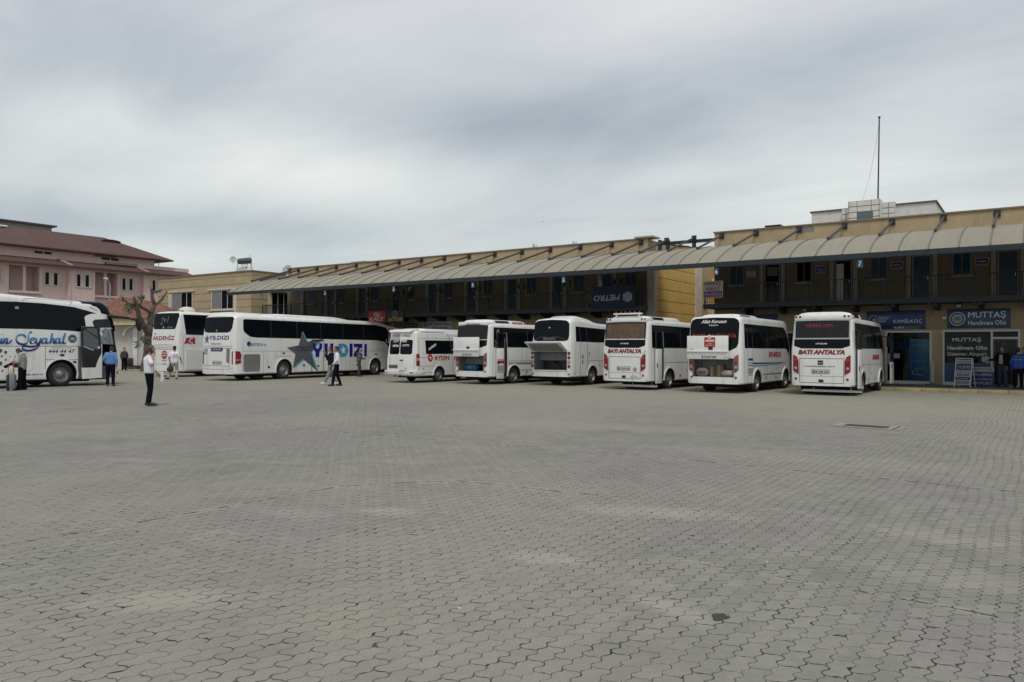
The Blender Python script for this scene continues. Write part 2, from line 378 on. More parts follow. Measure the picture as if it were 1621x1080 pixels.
# ================================================================ ground
def ground_material():
    m = bpy.data.materials.new('interlocking_pavers'); m.use_nodes = True; N = NT(m.node_tree); p = N.n['Principled BSDF']
    p.inputs['Roughness'].default_value = .93; p.inputs['Specular IOR Level'].default_value = .25
    tc = N.node('ShaderNodeTexCoord').outputs['Object']
    w = N.node('ShaderNodeTexNoise', ins={'Vector': tc, 'Scale': .42, 'Detail': 2.})
    wv = N.node('ShaderNodeVectorMath', operation='SCALE', ins={0: N.node('ShaderNodeVectorMath', operation='SUBTRACT', ins={0: w.outputs['Color'], 1: (.5, .5, .5)}).outputs[0], 'Scale': .20})
    pv = N.node('ShaderNodeVectorMath', operation='ADD', ins={0: tc, 1: wv.outputs[0]}).outputs[0]
    s = N.node('ShaderNodeSeparateXYZ', ins={0: pv}).outputs
    raw = N.node('ShaderNodeSeparateXYZ', ins={0: tc}).outputs
    CW, CL = .118, .236
    tri = lambda x: N.m('PINGPONG', x, .5)
    yy = N.m('DIVIDE', s[1], CL)
    zig = N.m('MULTIPLY', N.m('SINE', N.m('MULTIPLY', yy, 4*pi)), .115)
    u = N.m('ADD', N.m('DIVIDE', s[0], CW), zig)
    col = N.m('FLOOR', u); fu = N.m('SUBTRACT', u, col)
    v = N.m('ADD', N.m('ADD', yy, N.m('MULTIPLY', N.m('FLOORED_MODULO', col, 2.), .5)), N.m('MULTIPLY', N.m('SINE', N.m('MULTIPLY', fu, 2*pi)), .035))
    row = N.m('FLOOR', v); fv = N.m('SUBTRACT', v, row)
    du = N.m('MULTIPLY', N.m('SUBTRACT', .5, N.m('ABSOLUTE', N.m('SUBTRACT', fu, .5))), CW)
    dv = N.m('MULTIPLY', N.m('SUBTRACT', .5, N.m('ABSOLUTE', N.m('SUBTRACT', fv, .5))), CL)
    d = N.m('ADD', N.m('MINIMUM', du, dv), N.m('MULTIPLY', N.m('SUBTRACT', N.noise(tc, 75., 4, .7), .5), .0045))
    jn = N.noise(tc, 2.6, 4, .65); jf = N.noise(tc, 22., 3, .6)
    jsp = N.m('MULTIPLY', N.m('MAXIMUM', N.m('SUBTRACT', N.noise(tc, 8.5, 2, .5), .63), 0.), .09)
    jw = N.m('ADD', N.m('ADD', .0007, jsp), N.m('MULTIPLY', N.m('POWER', N.m('MAXIMUM', N.m('SUBTRACT', N.m('ADD', jn, N.m('MULTIPLY', jf, .7)), .64), 0.), 1.4), .018))
    joint = N.m('SUBTRACT', 1., N.node('ShaderNodeMapRange', interpolation_type='SMOOTHSTEP', ins={0: d, 1: N.m('MULTIPLY', jw, .5), 2: N.m('MULTIPLY', jw, 1.7)}).outputs[0])
    idv = N.node('ShaderNodeCombineXYZ', ins={0: col, 1: row, 2: 0.})
    rnd = N.node('ShaderNodeTexWhiteNoise', ins={0: idv.outputs[0]}).outputs
    c = N.mix(rnd[0], (.222, .220, .192), (.276, .272, .238))
    hue = N.noise(tc, .35, 3, .5)
    c = N.mix(N.ramp(hue, [(.45, 0.), (.66, .65)]), c, (.243, .222, .222))
    c = N.mix(N.ramp(N.noise(tc, .9, 5, .6), [(.5, 0.), (.72, .55)]), c, (.17, .168, .150))
    big = N.node('ShaderNodeMapping', ins={'Vector': tc, 'Scale': (1., .5, 1.)}).outputs[0]
    c = N.mix(N.ramp(N.noise(big, .22, 4, .55), [(.46, 0.), (.66, .55)]), c, (.325, .310, .252))
    # worn pale spots where cement dust lies
    c = N.mix(N.ramp(N.noise(tc, .75, 4, .62, .6), [(.64, 0.), (.76, .7)]), c, (.40, .385, .32))
    # sandy traffic-worn belt in front of the parking bays
    belt = N.node('ShaderNodeMapRange', interpolation_type='SMOOTHSTEP', ins={0: N.m('ADD', raw[1], N.m('MULTIPLY', N.noise(tc, .25, 3, .5), 9.)), 1: 20., 2: 30.}).outputs[0]
    c = N.mix(N.m('MULTIPLY', belt, .75), c, (.335, .315, .245))
    c = N.mix(N.ramp(N.noise(tc, 60., 3, .6), [(.35, .0), (.75, .30)]), c, (.12, .115, .10))
    c = N.mix(N.ramp(N.noise(tc, 240., 3, .7), [(.40, .45), (.5, 0.)]), c, (.10, .098, .088))
    c = N.mix(N.ramp(N.noise(tc, 190., 3, .7), [(.58, 0.), (.70, .5)]), c, (.42, .41, .37))
    c = N.mix(N.ramp(N.noise(tc, 9., 4, .7), [(.45, .0), (.75, .30)]), c, (.33, .315, .26))
    c = N.mix(N.ramp(N.noise(tc, 1.7, 5, .7), [(.55, .0), (.7, .22)]), c, (.27, .20, .18))
    # tyre-dark and dirt smudges
    c = N.mix(N.ramp(N.noise(N.node('ShaderNodeMapping', ins={'Vector': tc, 'Scale': (.5, 1.6, 1.), 'Rotation': (0, 0, .5)}).outputs[0], .8, 5, .65), [(.58, 0.), (.74, .3)]), c, (.135, .13, .12))
    # the laying seams, where pavers were cut
    def line(ax, ay, bx_, by_, wd):
        dx, dy = bx_-ax, by_-ay; L = sqrt(dx*dx+dy*dy); dx /= L; dy /= L
        rx = N.m('SUBTRACT', s[0], ax); ry = N.m('SUBTRACT', s[1], ay)
        t = N.m('ADD', N.m('MULTIPLY', rx, dx), N.m('MULTIPLY', ry, dy)); q = N.m('ABSOLUTE', N.m('SUBTRACT', N.m('MULTIPLY', rx, dy), N.m('MULTIPLY', ry, dx)))
        q = N.m('ADD', q, N.m('MULTIPLY', N.m('SUBTRACT', N.noise(tc, 5., 3, .6), .5), .10)); q = N.m('ABSOLUTE', q)
        ins_ = N.m('MULTIPLY', N.m('GREATER_THAN', t, 0.), N.m('LESS_THAN', t, L))
        a = N.m('MULTIPLY', N.m('LESS_THAN', q, wd), ins_)
        return a, N.m('MULTIPLY', N.m('LESS_THAN', q, wd*4.5), ins_)
    cr = None; crw = None
    for L in ((-2.6, 5.95, 1.5, 5.62, .010), (-12.6, 10.9, -7.2, 11.2, .026), (-7.2, 11.2, 2.5, 11.15, .026), (-7.35, 1.5, -7.1, 6.6, .018), (-7.1, 6.6, -6.2, 7.75, .022), (-6.2, 7.75, -4.2, 7.95, .022), (-16.5, 10.4, -12.6, 10.9, .024), (-36, 12.5, -18, 15.6, .02), (-30, 9, -16.5, 10.4, .012)):
        a, b2 = line(*L); cr = a if cr is None else N.m('MAXIMUM', cr, a); crw = b2 if crw is None else N.m('MAXIMUM', crw, b2)
    brk = N.ramp(N.noise(tc, 7., 3, .6), [(.45, 0.), (.55, 1.)])
    brk2 = N.ramp(N.noise(tc, 2.3, 3, .6), [(.45, 0.), (.6, .3)])
    c = N.mix(N.m('MULTIPLY', crw, brk2), c, (.37, .355, .30))
    # dusty patches where sand and cement have spread, each with its own outline
    dn = N.m('MULTIPLY', N.m('SUBTRACT', N.noise(tc, 1.6, 5, .7), .5), 2.2)
    for (cx_, cy_, ra_, rb_, rot_, am_) in ((-3.2, 7.5, 1.1, .35, .3, .75), (-3.3, 5.35, .38, .22, .2, .75), (-1.95, 4.75, .45, .20, -.5, .8), (-5.6, 5.9, .45, .25, .4, .7), (-6.25, 5.3, .5, .3, .2, .45), (-5.0, 2.9, .75, .28, .7, .75), (-.75, 8.0, .7, .5, 0., .5), (-11.2, 6.3, .7, .25, .4, .5), (-8.0, 8.6, .9, .3, .5, .5), (-9.5, 7.4, 1.0, .25, .45, .4), (-.5, 6.6, .6, .35, .1, .35), (-2.4, 5.2, .3, .2, 0., .4), (-3.4, 12.5, 3., .8, .1, .35), (-8., 15., 4., 1., .3, .3)):
        rx = N.m('SUBTRACT', raw[0], cx_); ry = N.m('SUBTRACT', raw[1], cy_)
        a_ = N.m('DIVIDE', N.m('ADD', N.m('MULTIPLY', rx, cos(rot_)), N.m('MULTIPLY', ry, sin(rot_))), ra_); b_ = N.m('DIVIDE', N.m('SUBTRACT', N.m('MULTIPLY', ry, cos(rot_)), N.m('MULTIPLY', rx, sin(rot_))), rb_)
        q_ = N.m('ADD', N.m('ADD', N.m('MULTIPLY', a_, a_), N.m('MULTIPLY', b_, b_)), dn)
        c = N.mix(N.m('MULTIPLY', N.node('ShaderNodeMapRange', interpolation_type='SMOOTHSTEP', ins={0: q_, 1: 1.1, 2: -.2}).outputs[0], am_*.55), c, (.40, .375, .315))
    # oil and damp stains
    on = N.noise(tc, .6, 5, .65)
    c = N.mix(N.ramp(on, [(.58, 0.), (.72, .35)]), c, (.12, .12, .108))
    c = N.mix(N.ramp(N.noise(N.node('ShaderNodeMapping', ins={'Vector': tc, 'Scale': (1.2, 1.2, 1.), 'Location': (7., 3., 0.)}).outputs[0], 3.1, 4, .7), [(.66, 0.), (.76, .5)]), c, (.10, .098, .09))
    c = N.mix(N.m('MULTIPLY', joint, N.ramp(N.noise(tc, 4.5, 4, .7), [(.35, .45), (.58, 1.)])), c, (.022, .021, .017))
    c = N.mix(N.m('MULTIPLY', N.m('MULTIPLY', cr, brk), .85), c, (.035, .033, .028))
    N.l.new(c, p.inputs[0])
    hgt = N.m('ADD', N.m('SUBTRACT', 1., joint), N.m('ADD', N.m('MULTIPLY', rnd[0], .25), N.m('MULTIPLY', N.noise(tc, 80., 2, .5), .15)))
    bn = N.node('ShaderNodeBump', ins={'Strength': .5, 'Distance': .008, 'Height': hgt}); N.l.new(bn.outputs[0], p.inputs['Normal'])
    return m
gm = ground_material()
g = MB()
nx, ny = 60, 50
def gz(x, y):    # the yard settles very gently
    return .02*sin(x*.55+1)*sin(y*.43)*max(0., 1-max(0., (y-14))/10) if -30 < x < 14 and 0 < y < 24 else 0.
vs = []
for j in range(ny+1):
    for i in range(nx+1):
        x = -32+i*.8; y = -2+j*.6; z = gz(x, y)
        vs.append((x, y, z))
g.add(vs, [(j*(nx+1)+i, j*(nx+1)+i+1, (j+1)*(nx+1)+i+1, (j+1)*(nx+1)+i) for j in range(ny) for i in range(nx)])
X0, X1, Y0, Y1 = -32, -32+nx*.8, -2, -2+ny*.6
B = 900
for (a, b_, c_, d_) in ((-B, X0, -B, B), (X1, B, -B, B), (X0, X1, -B, Y0), (X0, X1, Y1, B)):
    g.add([(a, c_, 0), (b_, c_, 0), (b_, d_, 0), (a, d_, 0)], [(0, 1, 2, 3)])
go = g.build('yard_paving', gm); tag(go, kind='structure')

sw = MB().box(-49, 9, 35.86, 39.5, -.05, .15).build('sidewalk', paving2); tag(sw, kind='structure')
kb = MB()
x = -49.
while x < 9:
    kb.box(x+.006, min(9, x+.994), 35.70, 35.855, -.05, .153+random.uniform(-.004, .004)); x += 1
kbo = kb.build('kerb', kerby, bev=.012); tag(kbo, kind='structure')

# drain grate and loose paver patch
gc = [at(1332, 675.6, Z=0), at(1402, 680.2, Z=0), at(1412, 676.2, Z=0), at(1340, 671.2, Z=0)]
cen = (gc[0]+gc[2])/2; gv = gc[1]-gc[0]
dg = thing('drain_grate', cen, atan2(gv.y, gv.x), 'black slotted iron drain grate set in pale concrete in the yard', 'drain grate')
gl_ = gv.length; gw_ = .42
MB().box(-gl_/2-.22, gl_/2+.30, -gw_/2-.12, gw_/2+.12, -.02, .015).build('concrete_frame', mat('pale_concrete', (.27, .262, .22), .9, var=.2), dg)
gr = MB().box(-gl_/2, gl_/2, -gw_/2, gw_/2, .0, .0165, 1)
k = -gl_/2+.02
while k < gl_/2-.02: gr.box(k, k+.012, -gw_/2, gw_/2, .017, .024); k += .05
for j in (-.14, 0., .14): gr.box(-gl_/2, gl_/2, j-.008, j+.008, .0175, .0255)
gr.build('grate_bars', [mat('cast_iron', (.07, .07, .075), .6), black], dg)
MB().box(gl_/2+.13, gl_/2+.17, -gw_/2-.1, gw_/2+.1, .0155, .020).build('frame_gap', black, dg)
bl = MB(); n = 16
pa = at(1139, 978, Z=0)
bl.prism([(pa.x+.05*(1+.25*sin(3*a))*cos(a), pa.y+.065*(1+.2*cos(4*a))*sin(a)) for a in [2*pi*i/n for i in range(n)]], lambda u, v, d: (u, v, d), -.01, gz(pa.x, pa.y)+.006)
tag(bl.build('tar_patch', mat('tar', (.045, .044, .042), .85, var=.3, vscale=30)), 'small dark tar patch filling a broken paver in the near foreground', 'tar patch')

# ================================================================ terminal building
FY = 39.55
def F_(u, v, d): return (u, FY-d, v)             # facade surface: u = X, v = Z, depth toward the camera
def terminal(x0, x1, label, shops=()):
    t = thing('terminal_building', ((x0+x1)/2, FY+5, 0), 0, label, 'building', 'two storey terminal buildings behind the canopy')
    inv = Matrix.Translation(-Vector(t.location))
    def P(o): o.parent = t; o.matrix_parent_inverse = inv; return o
    w = MB()
    # ground floor with shop openings
    xs = x0
    for (a, b, zt) in shops:
        w.box(xs, a, FY, FY+.25, 0, 3.75); w.box(a, b, FY, FY+.25, zt, 3.75); xs = b
    w.box(xs, x1, FY, FY+.25, 0, 3.75)
    w.box(x0, x1, FY, FY+.25, 3.753, 7.86)
    w.box(x0, x0+.25, FY+.252, FY+10.2, 0, 7.86); w.box(x1-.25, x1, FY+.252, FY+10.2, 0, 7.86); w.box(x0+.253, x1-.253, FY+9.95, FY+10.2, 0, 7.86)
    P(w.build('wall', tan))
    P(MB().box(x0+.01, x1-.01, FY-.0025, FY-.0005, 4.0, 6.77).build('wall_shade_sheet', gallery)); P(MB().box(x0+.01, x1-.01, FY-.002, FY-.0005, 2.63, 3.79).build('wall_shade_sheet', mat('shade_plaster', (.30, .235, .145), .92, var=.12, vscale=1.6)))  # thin darker sheets over the wall, shade under canopy and balcony painted as colour
    P(MB().box(x0+.26, x1-.26, FY+.26, FY+9.9, 7.3, 7.4).build('roof', greywall))
    P(MB().box(x0-.05, x1+.05, FY-.06, FY+.3, 7.863, 7.93).build('coping', mat('coping', (.24, .17, .11), .85, var=.15)))
    return t, P
T1, P1 = terminal(-48.5, -18.0, 'long tan two storey terminal block on the left, with offices numbered one to five')
T2, P2 = terminal(-14.17, 9.0, 'tan two storey terminal block on the right holding the two lit ticket shops', shops=((-5.93, -4.02, 2.6), (-3.59, -.66, 2.62), (.3, 3.3, 2.62)))

def up_door(P, x, w=.66, z0=4.0, z1=6.0, m=doorblue, openw=False):
    f = P(MB().box(x-.07, x, FY-.07, FY-.002, z0, z1+.07).box(x+w, x+w+.07, FY-.07, FY-.002, z0, z1+.07).box(x, x+w, FY-.07, FY-.002, z1, z1+.07).build('door_frame', frameg))
    d = P(bx('door', x, x+w, FY-.035, FY-.002, z0, z1, m))
    h = MB().box(x+w-.10, x+w-.06, FY-.075, FY-.036, z0+.95, z0+1.07).build('handle', chrome); h.parent = d
    pl = MB().box(x-.30, x-.11, FY-.10, FY-.002, z0, 6.55).box(x+w+.11, x+w+.30, FY-.10, FY-.002, z0, 6.55); P(pl.build('pilaster', mat('pilaster_plaster', (.30, .27, .21), .9, var=.1)))
    return d
def up_win(P, x, w=.66, z0=5.1, z1=6.03, m=None):
    f = P(MB().box(x-.05, x, FY-.05, FY-.002, z0-.05, z1+.05).box(x+w, x+w+.05, FY-.05, FY-.002, z0-.05, z1+.05).box(x, x+w, FY-.05, FY-.002, z1, z1+.05).box(x, x+w, FY-.05, FY-.002, z0-.05, z0).box(x+w*.5-.015, x+w*.5+.015, FY-.045, FY-.021, z0, z1).build('window_frame', frameg))
    g_ = P(bx('window', x, x+w, FY-.02, FY-.002, z0, z1, m or doorblue)); 
    s = P(bx('window_sill', x-.09, x+w+.09, FY-.14, FY-.003, z0-.12, z0-.055, mat('sill', (.33, .32, .29), .9)))
bldglass = mat('blue_window_glass', (.012, .045, .085), .15, var=.3, vscale=2)
# block 2 upper floor
for i, x in enumerate((-11.46, -8.09, -4.74, -1.42, 1.92, 5.26)):
    d = up_door(P2, x, m=(doorblue if i in (2, 3, 4, 5) else dglass))
    if i in (0, 1):   # glazed doors, one standing open
        if i == 1: P2(bx('open_door_leaf', x+.02, x+.34, FY-.05, FY-.037, 4.02, 5.86, mat('pale_curtain', (.5, .5, .48), .9)))
        else: P2(bx('door_blind', x+.08, x+.60, FY-.05, FY-.037, 5.45, 5.9, mat('blind', (.12, .12, .12), .9)))
for i, x in enumerate((-13.3, -9.93, -6.54, -3.16, .18, 3.5, 6.9)):
    up_win(P2, x, m=(bldglass if i == 3 else dglass if i in (1,) else doorblue))
for i, (x, z, c) in enumerate(((-12.48, 5.4, 'pale grey'), (-9.08, 5.46, 'dark blue'), (-5.7, 5.47, 'dark blue'), (-2.32, 5.44, 'dark blue'))):
    t = thing('office_plaque', (x+.26, FY, z), 0, ('pale framed office plaque right of the upper window next to hanging number 6', 'blue office plaque left of the open white door on the right block', 'blue office plaque on the upper wall just right of hanging number 7', 'blue office plaque at the upper right edge, above the airport office sign')[i], 'plaque', 'office plaques on the upper wall')
    MB().box(-.26, .26, -.05, -.003, -.01, .36).build('board', mat('plaque_frame', (.28, .28, .27), .6), t)
    fn = lambda u, v, d, t=t: (u, -.05-d, v)
    panel('board_face', [(-.22, .08), (.22, .08), (.22, .32), (-.22, .32)], fn, palegrey if i == 0 else navy, t, off=.004)
    text('lettering', ('OFİS', 'Turizm', 'Seyahat', 'Seyahat')[i], -.15, .14, .30, .10, fn, printwhite if i else printgrey, t, off=.007, thick=.004)
    MB().box(-.26, .26, -.09, -.055, -.03, .03).build('ledge', frameg, t)
# block 1 upper floor
for i, x in enumerate((-20.78, -24.07, -27.4, -30.6, -33.9, -40.53, -43.8)):
    up_door(P1, x, w=.58)
for i, x in enumerate((-19.34, -22.69, -26.02, -29.33, -32.6, -35.95, -39.36, -42.7, -46.)):
    up_win(P1, x)
P1(MB().box(-46.9, -46.5, FY-.12, FY-.003, 4, 6.7).build('pilaster', greywall))
AC = []
ac_lab = ('wall box between the last two doors left of the banner, below number 5', )
for i, x in enumerate((-19.88, -23.17, -26.47, -29.84, -33.13, -36.46, -39.82)):
    near = ('behind the top of the hanging blue banner', 'just right of hanging number 5', 'midway between hanging numbers 4 and 5', 'just right of hanging number 4', 'midway between hanging numbers 3 and 4', 'right of hanging number 3, framed pale', 'midway between hanging numbers 2 and 3')[i]
    t = thing('air_conditioner', (x, FY, 5.4), 0, 'dim wall unit high on the left block, '+near, 'air conditioner', 'wall units along the left block')
    MB().box(-.24, .24, -.22, -.003, -.02, .30).build('casing', mat('ac_casing', (.16, .15, .13) if i != 5 else (.4, .4, .38), .6), t)
    fnn = lambda u, v, d: (u, -.22-d, v)
    panel('fan_grille', disc(-.06, .14, .12, 20), fnn, black, t, off=.004)
# end pillars and yellow side wall
P1(MB().box(-17.999, -17.56, FY-.08, FY+.35, 0, 6.75).build('corner_pillar', cream))
P1(MB().box(-17.998, -17.6, FY+.352, 45.7, 0, 6.9).build('side_wall', yellowg))
P1(MB().box(-17.998, -17.5, 45.702, 46.6, 0, 6.9).build('corner_pillar', cream))
P1(MB().box(-18.75, -17.65, FY-.14, FY+.9, 7.933, 8.02).build('coping_slab', mat('pale_coping', (.36, .33, .27), .9)))
# exposed grey repair patch in parapet plaster
pp = [(-9.80, 7.60), (-9.72, 7.82), (-9.45, 7.80), (-9.22, 7.84), (-9.10, 7.66), (-9.2, 7.50), (-9.5, 7.56), (-9.66, 7.46)]
P2(panel('plaster_patch', pp, F_, mat('bare_render', (.22, .21, .20), .95, var=.2, vscale=6), None, off=.004))

# generic shopfronts hidden in the shade behind the buses
for P, xs in ((P1, [-46.5+3.3*i for i in range(9)]), (P2, (-13.5, -10.6, -8.6, 4.6))):
    for i, x in enumerate(xs):
        w = 2.5 if P is P1 else 1.75
        P(MB().box(x, x+.06, FY-.05, FY-.003, .15, 2.6).box(x+w-.06, x+w, FY-.05, FY-.003, .15, 2.6).box(x+.06, x+w-.06, FY-.05, FY-.003, 2.54, 2.6).box(x+w*.66, x+w*.66+.06, FY-.05, FY-.003, .15, 2.54).box(x+.06, x+w-.06, FY-.05, FY-.003, .15, .3).build('shop_window_frame', alu))
        P(bx('shop_window', x+.06, x+w-.06, FY-.02, FY-.003, .3, 2.54, dglass))

# cables clipped along the gallery wall and parapet
for P, x0, x1 in ((P1, -48.3, -18.1), (P2, -14.0, 8.8)):
    cb_ = MB(); x = x0; z_ = 6.36
    while x < x1:
        xn = min(x1, x+random.uniform(.9, 1.6)); zn = 6.36+random.uniform(-.05, .04); cb_.tube((x, FY-.03, z_), ((x+xn)/2, FY-.035, (z_+zn)/2-.04), .012, n=5, cap=False).tube(((x+xn)/2, FY-.035, (z_+zn)/2-.04), (xn, FY-.03, zn), .012, n=5, cap=False); x = xn; z_ = zn
    P(cb_.build('cable', printblack))
# ---- balconies
def balcony(P, x0, x1, posts, name='balcony_slab', xs=None):
    P(MB().box(x0, xs or x1, 38.0, FY-.003, 3.80, 3.995).build(name, mat('slab_paint', (.03, .042, .048), .8, var=.2)))
    P(MB().box(x0-.03, x1+.03, 37.93, 37.997, 3.79, 4.02).build('slab_fascia', steel))
    ps = sorted(posts)
    for i, p in enumerate(ps): P(MB().box(p-.03, p+.03, 37.94, 38.0, 3.70, 5.0).build('railing_post', steel))
    for a, b in zip(ps[:-1], ps[1:]):
        r = MB().box(a+.031, b-.031, 37.955, 37.985, 4.955, 4.995).box(a+.031, b-.031, 37.96, 37.98, 4.10, 4.125)
        n = max(2, int(round((b-a)/.125)))
        for k in range(1, n): x = a+(b-a)*k/n; r.box(x-.008, x+.008, 37.962, 37.978, 4.126, 4.954)
        P(r.build('railing_panel', steel))
balcony(P2, -14.15, 8.9, [-14.1+1.69*i if i else -14.1 for i in range(14)])
balcony(P1, -49.5, -17.3, [-49.47+1.66*i for i in range(19)]+[-17.33], xs=-18.0)
# left return of the railing
rr = MB()
for k in range(11): rr.box(-49.478, -49.462, 38.06+k*.14, 38.076+k*.14, 4.0, 4.95)
rr.box(-49.485, -49.455, 38.01, FY-.1, 4.955, 4.995); P1(rr.build('railing_panel', steel))
for P, xs in ((P2, [-12.2+1.69*i for i in range(12)]), (P1, [-47.5+1.66*i for i in range(18)])):
    for x in xs:
        b_ = MB().prism([(38.15, 3.79), (39.53, 3.79), (39.53, 3.50), (39.0, 3.50), (38.5, 3.66), (38.15, 3.66)], lambda u, v, d: (d, u, v), x-.09, x+.09)
        P(b_.build('slab_bracket', steel))

# ---- the canopy
def cz(y):   # canopy section
    pts = [(33.65, 5.63), (34.05, 5.87), (34.6, 6.12), (35.3, 6.38), (36.0, 6.58), (36.8, 6.76), (37.6, 6.90), (38.4, 6.97), (39.5, 7.0)]
    for (a, b), (c, d) in zip(pts[:-1], pts[1:]):
        if y <= c+1e-9: return b+(d-b)*(y-a)/(c-a)
    return pts[-1][1]
CX0, CX1 = -47.78, 9.6
cn = thing('canopy', ((CX0+CX1)/2, 36.5, 5.4), 0, 'long curved canopy of weathered translucent sheets on dark steel, running along both terminal blocks', 'canopy')
ci = Matrix.Translation(-Vector(cn.location))
def PC(o): o.parent = cn; o.matrix_parent_inverse = ci; return o
def sheet_material():
    m = bpy.data.materials.new('weathered_sheet'); m.use_nodes = True; N = NT(m.node_tree); p = N.n['Principled BSDF']; p.inputs['Roughness'].default_value = .8
    tc = N.node('ShaderNodeTexCoord').outputs['Object']; s = N.node('ShaderNodeSeparateXYZ', ins={0: tc}).outputs
    cell = N.node('ShaderNodeTexWhiteNoise', noise_dimensions='1D', ins={'W': N.m('FLOOR', N.m('DIVIDE', s[0], 1.0))}).outputs[0]
    c = N.mix(cell, (.258, .238, .182), (.292, .272, .212))
    c = N.mix(N.ramp(N.noise(tc, 3.5, 6, .7), [(.38, 0.), (.7, .55)]), c, (.235, .222, .170))
    st = N.noise(N.node('ShaderNodeMapping', ins={'Vector': tc, 'Scale': (5., .35, .5)}).outputs[0], 1.6, 5, .65)
    c = N.mix(N.ramp(st, [(.52, 0.), (.72, .6)]), c, (.19, .175, .13))
    c = N.mix(N.ramp(N.noise(tc, 26., 4, .7), [(.5, 0.), (.75, .45)]), c, (.33, .315, .25))
    c = N.mix(N.ramp(N.noise(tc, 1.1, 4, .6), [(.6, 0.), (.75, .4)]), c, (.20, .165, .115))
    N.l.new(c, p.inputs[0])
    bn = N.node('ShaderNodeBump', ins={'Strength': .35, 'Distance': .02, 'Height': N.noise(tc, 18., 4, .6)}); N.l.new(bn.outputs[0], p.inputs['Normal'])
    return m
sheet = sheet_material()
ribm = mat('sheet_joint', (.13, .14, .13), .7, var=.2, vscale=3)
strut_x = [-48.0+.12]+[-47.0+1.93*i for i in range(16)]
strut_x = sorted([-47.2, -46.2, -44.3, -42.3, -40.3]+[-38.3, -36.3, -34.35, -32.4, -30.45, -28.5]+[-26.55, -24.5, -22.5, -20.45, -18.45]+[-16.83, -15.33]+[-13.85, -11.75, -9.65, -7.6, -5.6, -3.57, -1.5, .57, 2.6, 4.7, 6.7, 8.8])
def wall_top(px, py): return at(px, py, Y=FY).x
strut_px = [(1578.8, 340), (1494, 344.3), (1412.5, 351.4), (1337, 358.6), (1265.3, 363.5), (1197.2, 368.5), (1142.8, 374), (1099, 380), (1055.6, 385), (1014.9, 386), (968.7, 388), (919, 392), (871.5, 396), (826.8, 400), (783.6, 404.5), (742.9, 407), (704, 409.5), (667.7, 412.4), (632.2, 415.7), (598, 418.3), (564.5, 421), (533, 423.3), (502.6, 425.4), (473, 427.5), (459.6, 428)]
strut_x = [at(a, b, Y=FY).x for a, b in strut_px]
strut_x = [strut_x[0]+2.07*k for k in (4, 3, 2, 1)]+strut_x
ys = [33.65, 33.85, 34.05, 34.3, 34.6, 34.95, 35.3, 35.7, 36.1, 36.6, 37.0, 37.6, 38.2, 38.8, 39.5]
ribs = sorted(strut_x); allr = []
for a, b in zip(ribs[:-1], ribs[1:]):
    allr.append(a)
    if b-a > 1.3: allr.append((a+b)/2)
allr.append(ribs[-1])
edges = [CX0]+[x for x in allr if CX0+.4 < x < CX1-.3]+[CX1]
# one sheet between each pair of ribs, sagging a touch so they read as separate bays
sh = MB()
for a, b in zip(edges[:-1], edges[1:]):
    xs = [a+(b-a)*k/4 for k in range(5)]
    vs = []
    jit = random.uniform(-.006, .006)
    for th in (0, -.02):
        for y in ys:
            for k, x in enumerate(xs): vs.append((x, y, cz(y)+th+jit-.008*sin(pi*k/4)))
    n = len(xs); m_ = len(ys); fs = []
    for lay in (0, 1):
        o_ = lay*n*m_
        for j in range(m_-1):
            for k in range(n-1): fs.append((o_+j*n+k, o_+j*n+k+1, o_+(j+1)*n+k+1, o_+(j+1)*n+k))
    for k in range(n-1): fs.append((k, k+1, n*m_+k+1, n*m_+k))
    sh.add(vs, fs)
PC(sh.build('roof_sheet', sheet, ang=50))
for x in edges[1:-1]:
    r = MB()
    for a, b in zip(ys[:-1], ys[1:]): r.beam((x, a, cz(a)+.0), (x, b, cz(b)+.0), .05, .05)
    PC(r.build('rib', ribm))
for x in [CX0+.03]+edges[1:-1:2]:
    r = MB()
    for a, b in zip(ys[:-1], ys[1:]): r.beam((x, a, cz(a)-.09), (x, b, cz(b)-.09), .07, .09)
    r.beam((x, 33.7, 5.5), (x, 39.5, 6.45), .07, .09)
    PC(r.build('arched_truss', steel))
PC(MB().box(CX0, CX1, 33.57, 33.69, 5.43, 5.63).build('eave_beam', steel))
PC(MB().box(CX0, CX1, 33.50, 33.568, 5.41, 5.47).build('gutter_lip', steel))
for y in (34.9, 36.6, 38.2): PC(MB().box(CX0, CX1, y-.04, y+.04, cz(y)-.15, cz(y)-.075).build('purlin', steel))
for i, x in enumerate(strut_x):
    free = -17.5 < x < -14.4
    ztop = 7.70
    s_ = PC(MB().tube((x, 36.02, cz(36.02)+.06), (x, FY-.05, ztop), .055, n=8).box(x-.04, x+.04, 35.95, 36.02, cz(36)-.02, cz(36)+.14).build('strut', strutm))
    pl = MB().box(x-.13, x+.13, FY-.06, FY-.003, ztop-.16, ztop+.13).build('wall_plate', steel); pl.parent = s_
# steel frame that carries the canopy across the gap
PC(MB().box(-17.55, -14.18, FY+.02, FY+.16, 7.45, 7.62).build('bridging_beam', steel))
for x in (-17.3, -16.83, -15.33): PC(MB().box(x-.08, x+.08, FY-.002, FY+.19, 6.7, 7.75).build('bridging_post', steel))

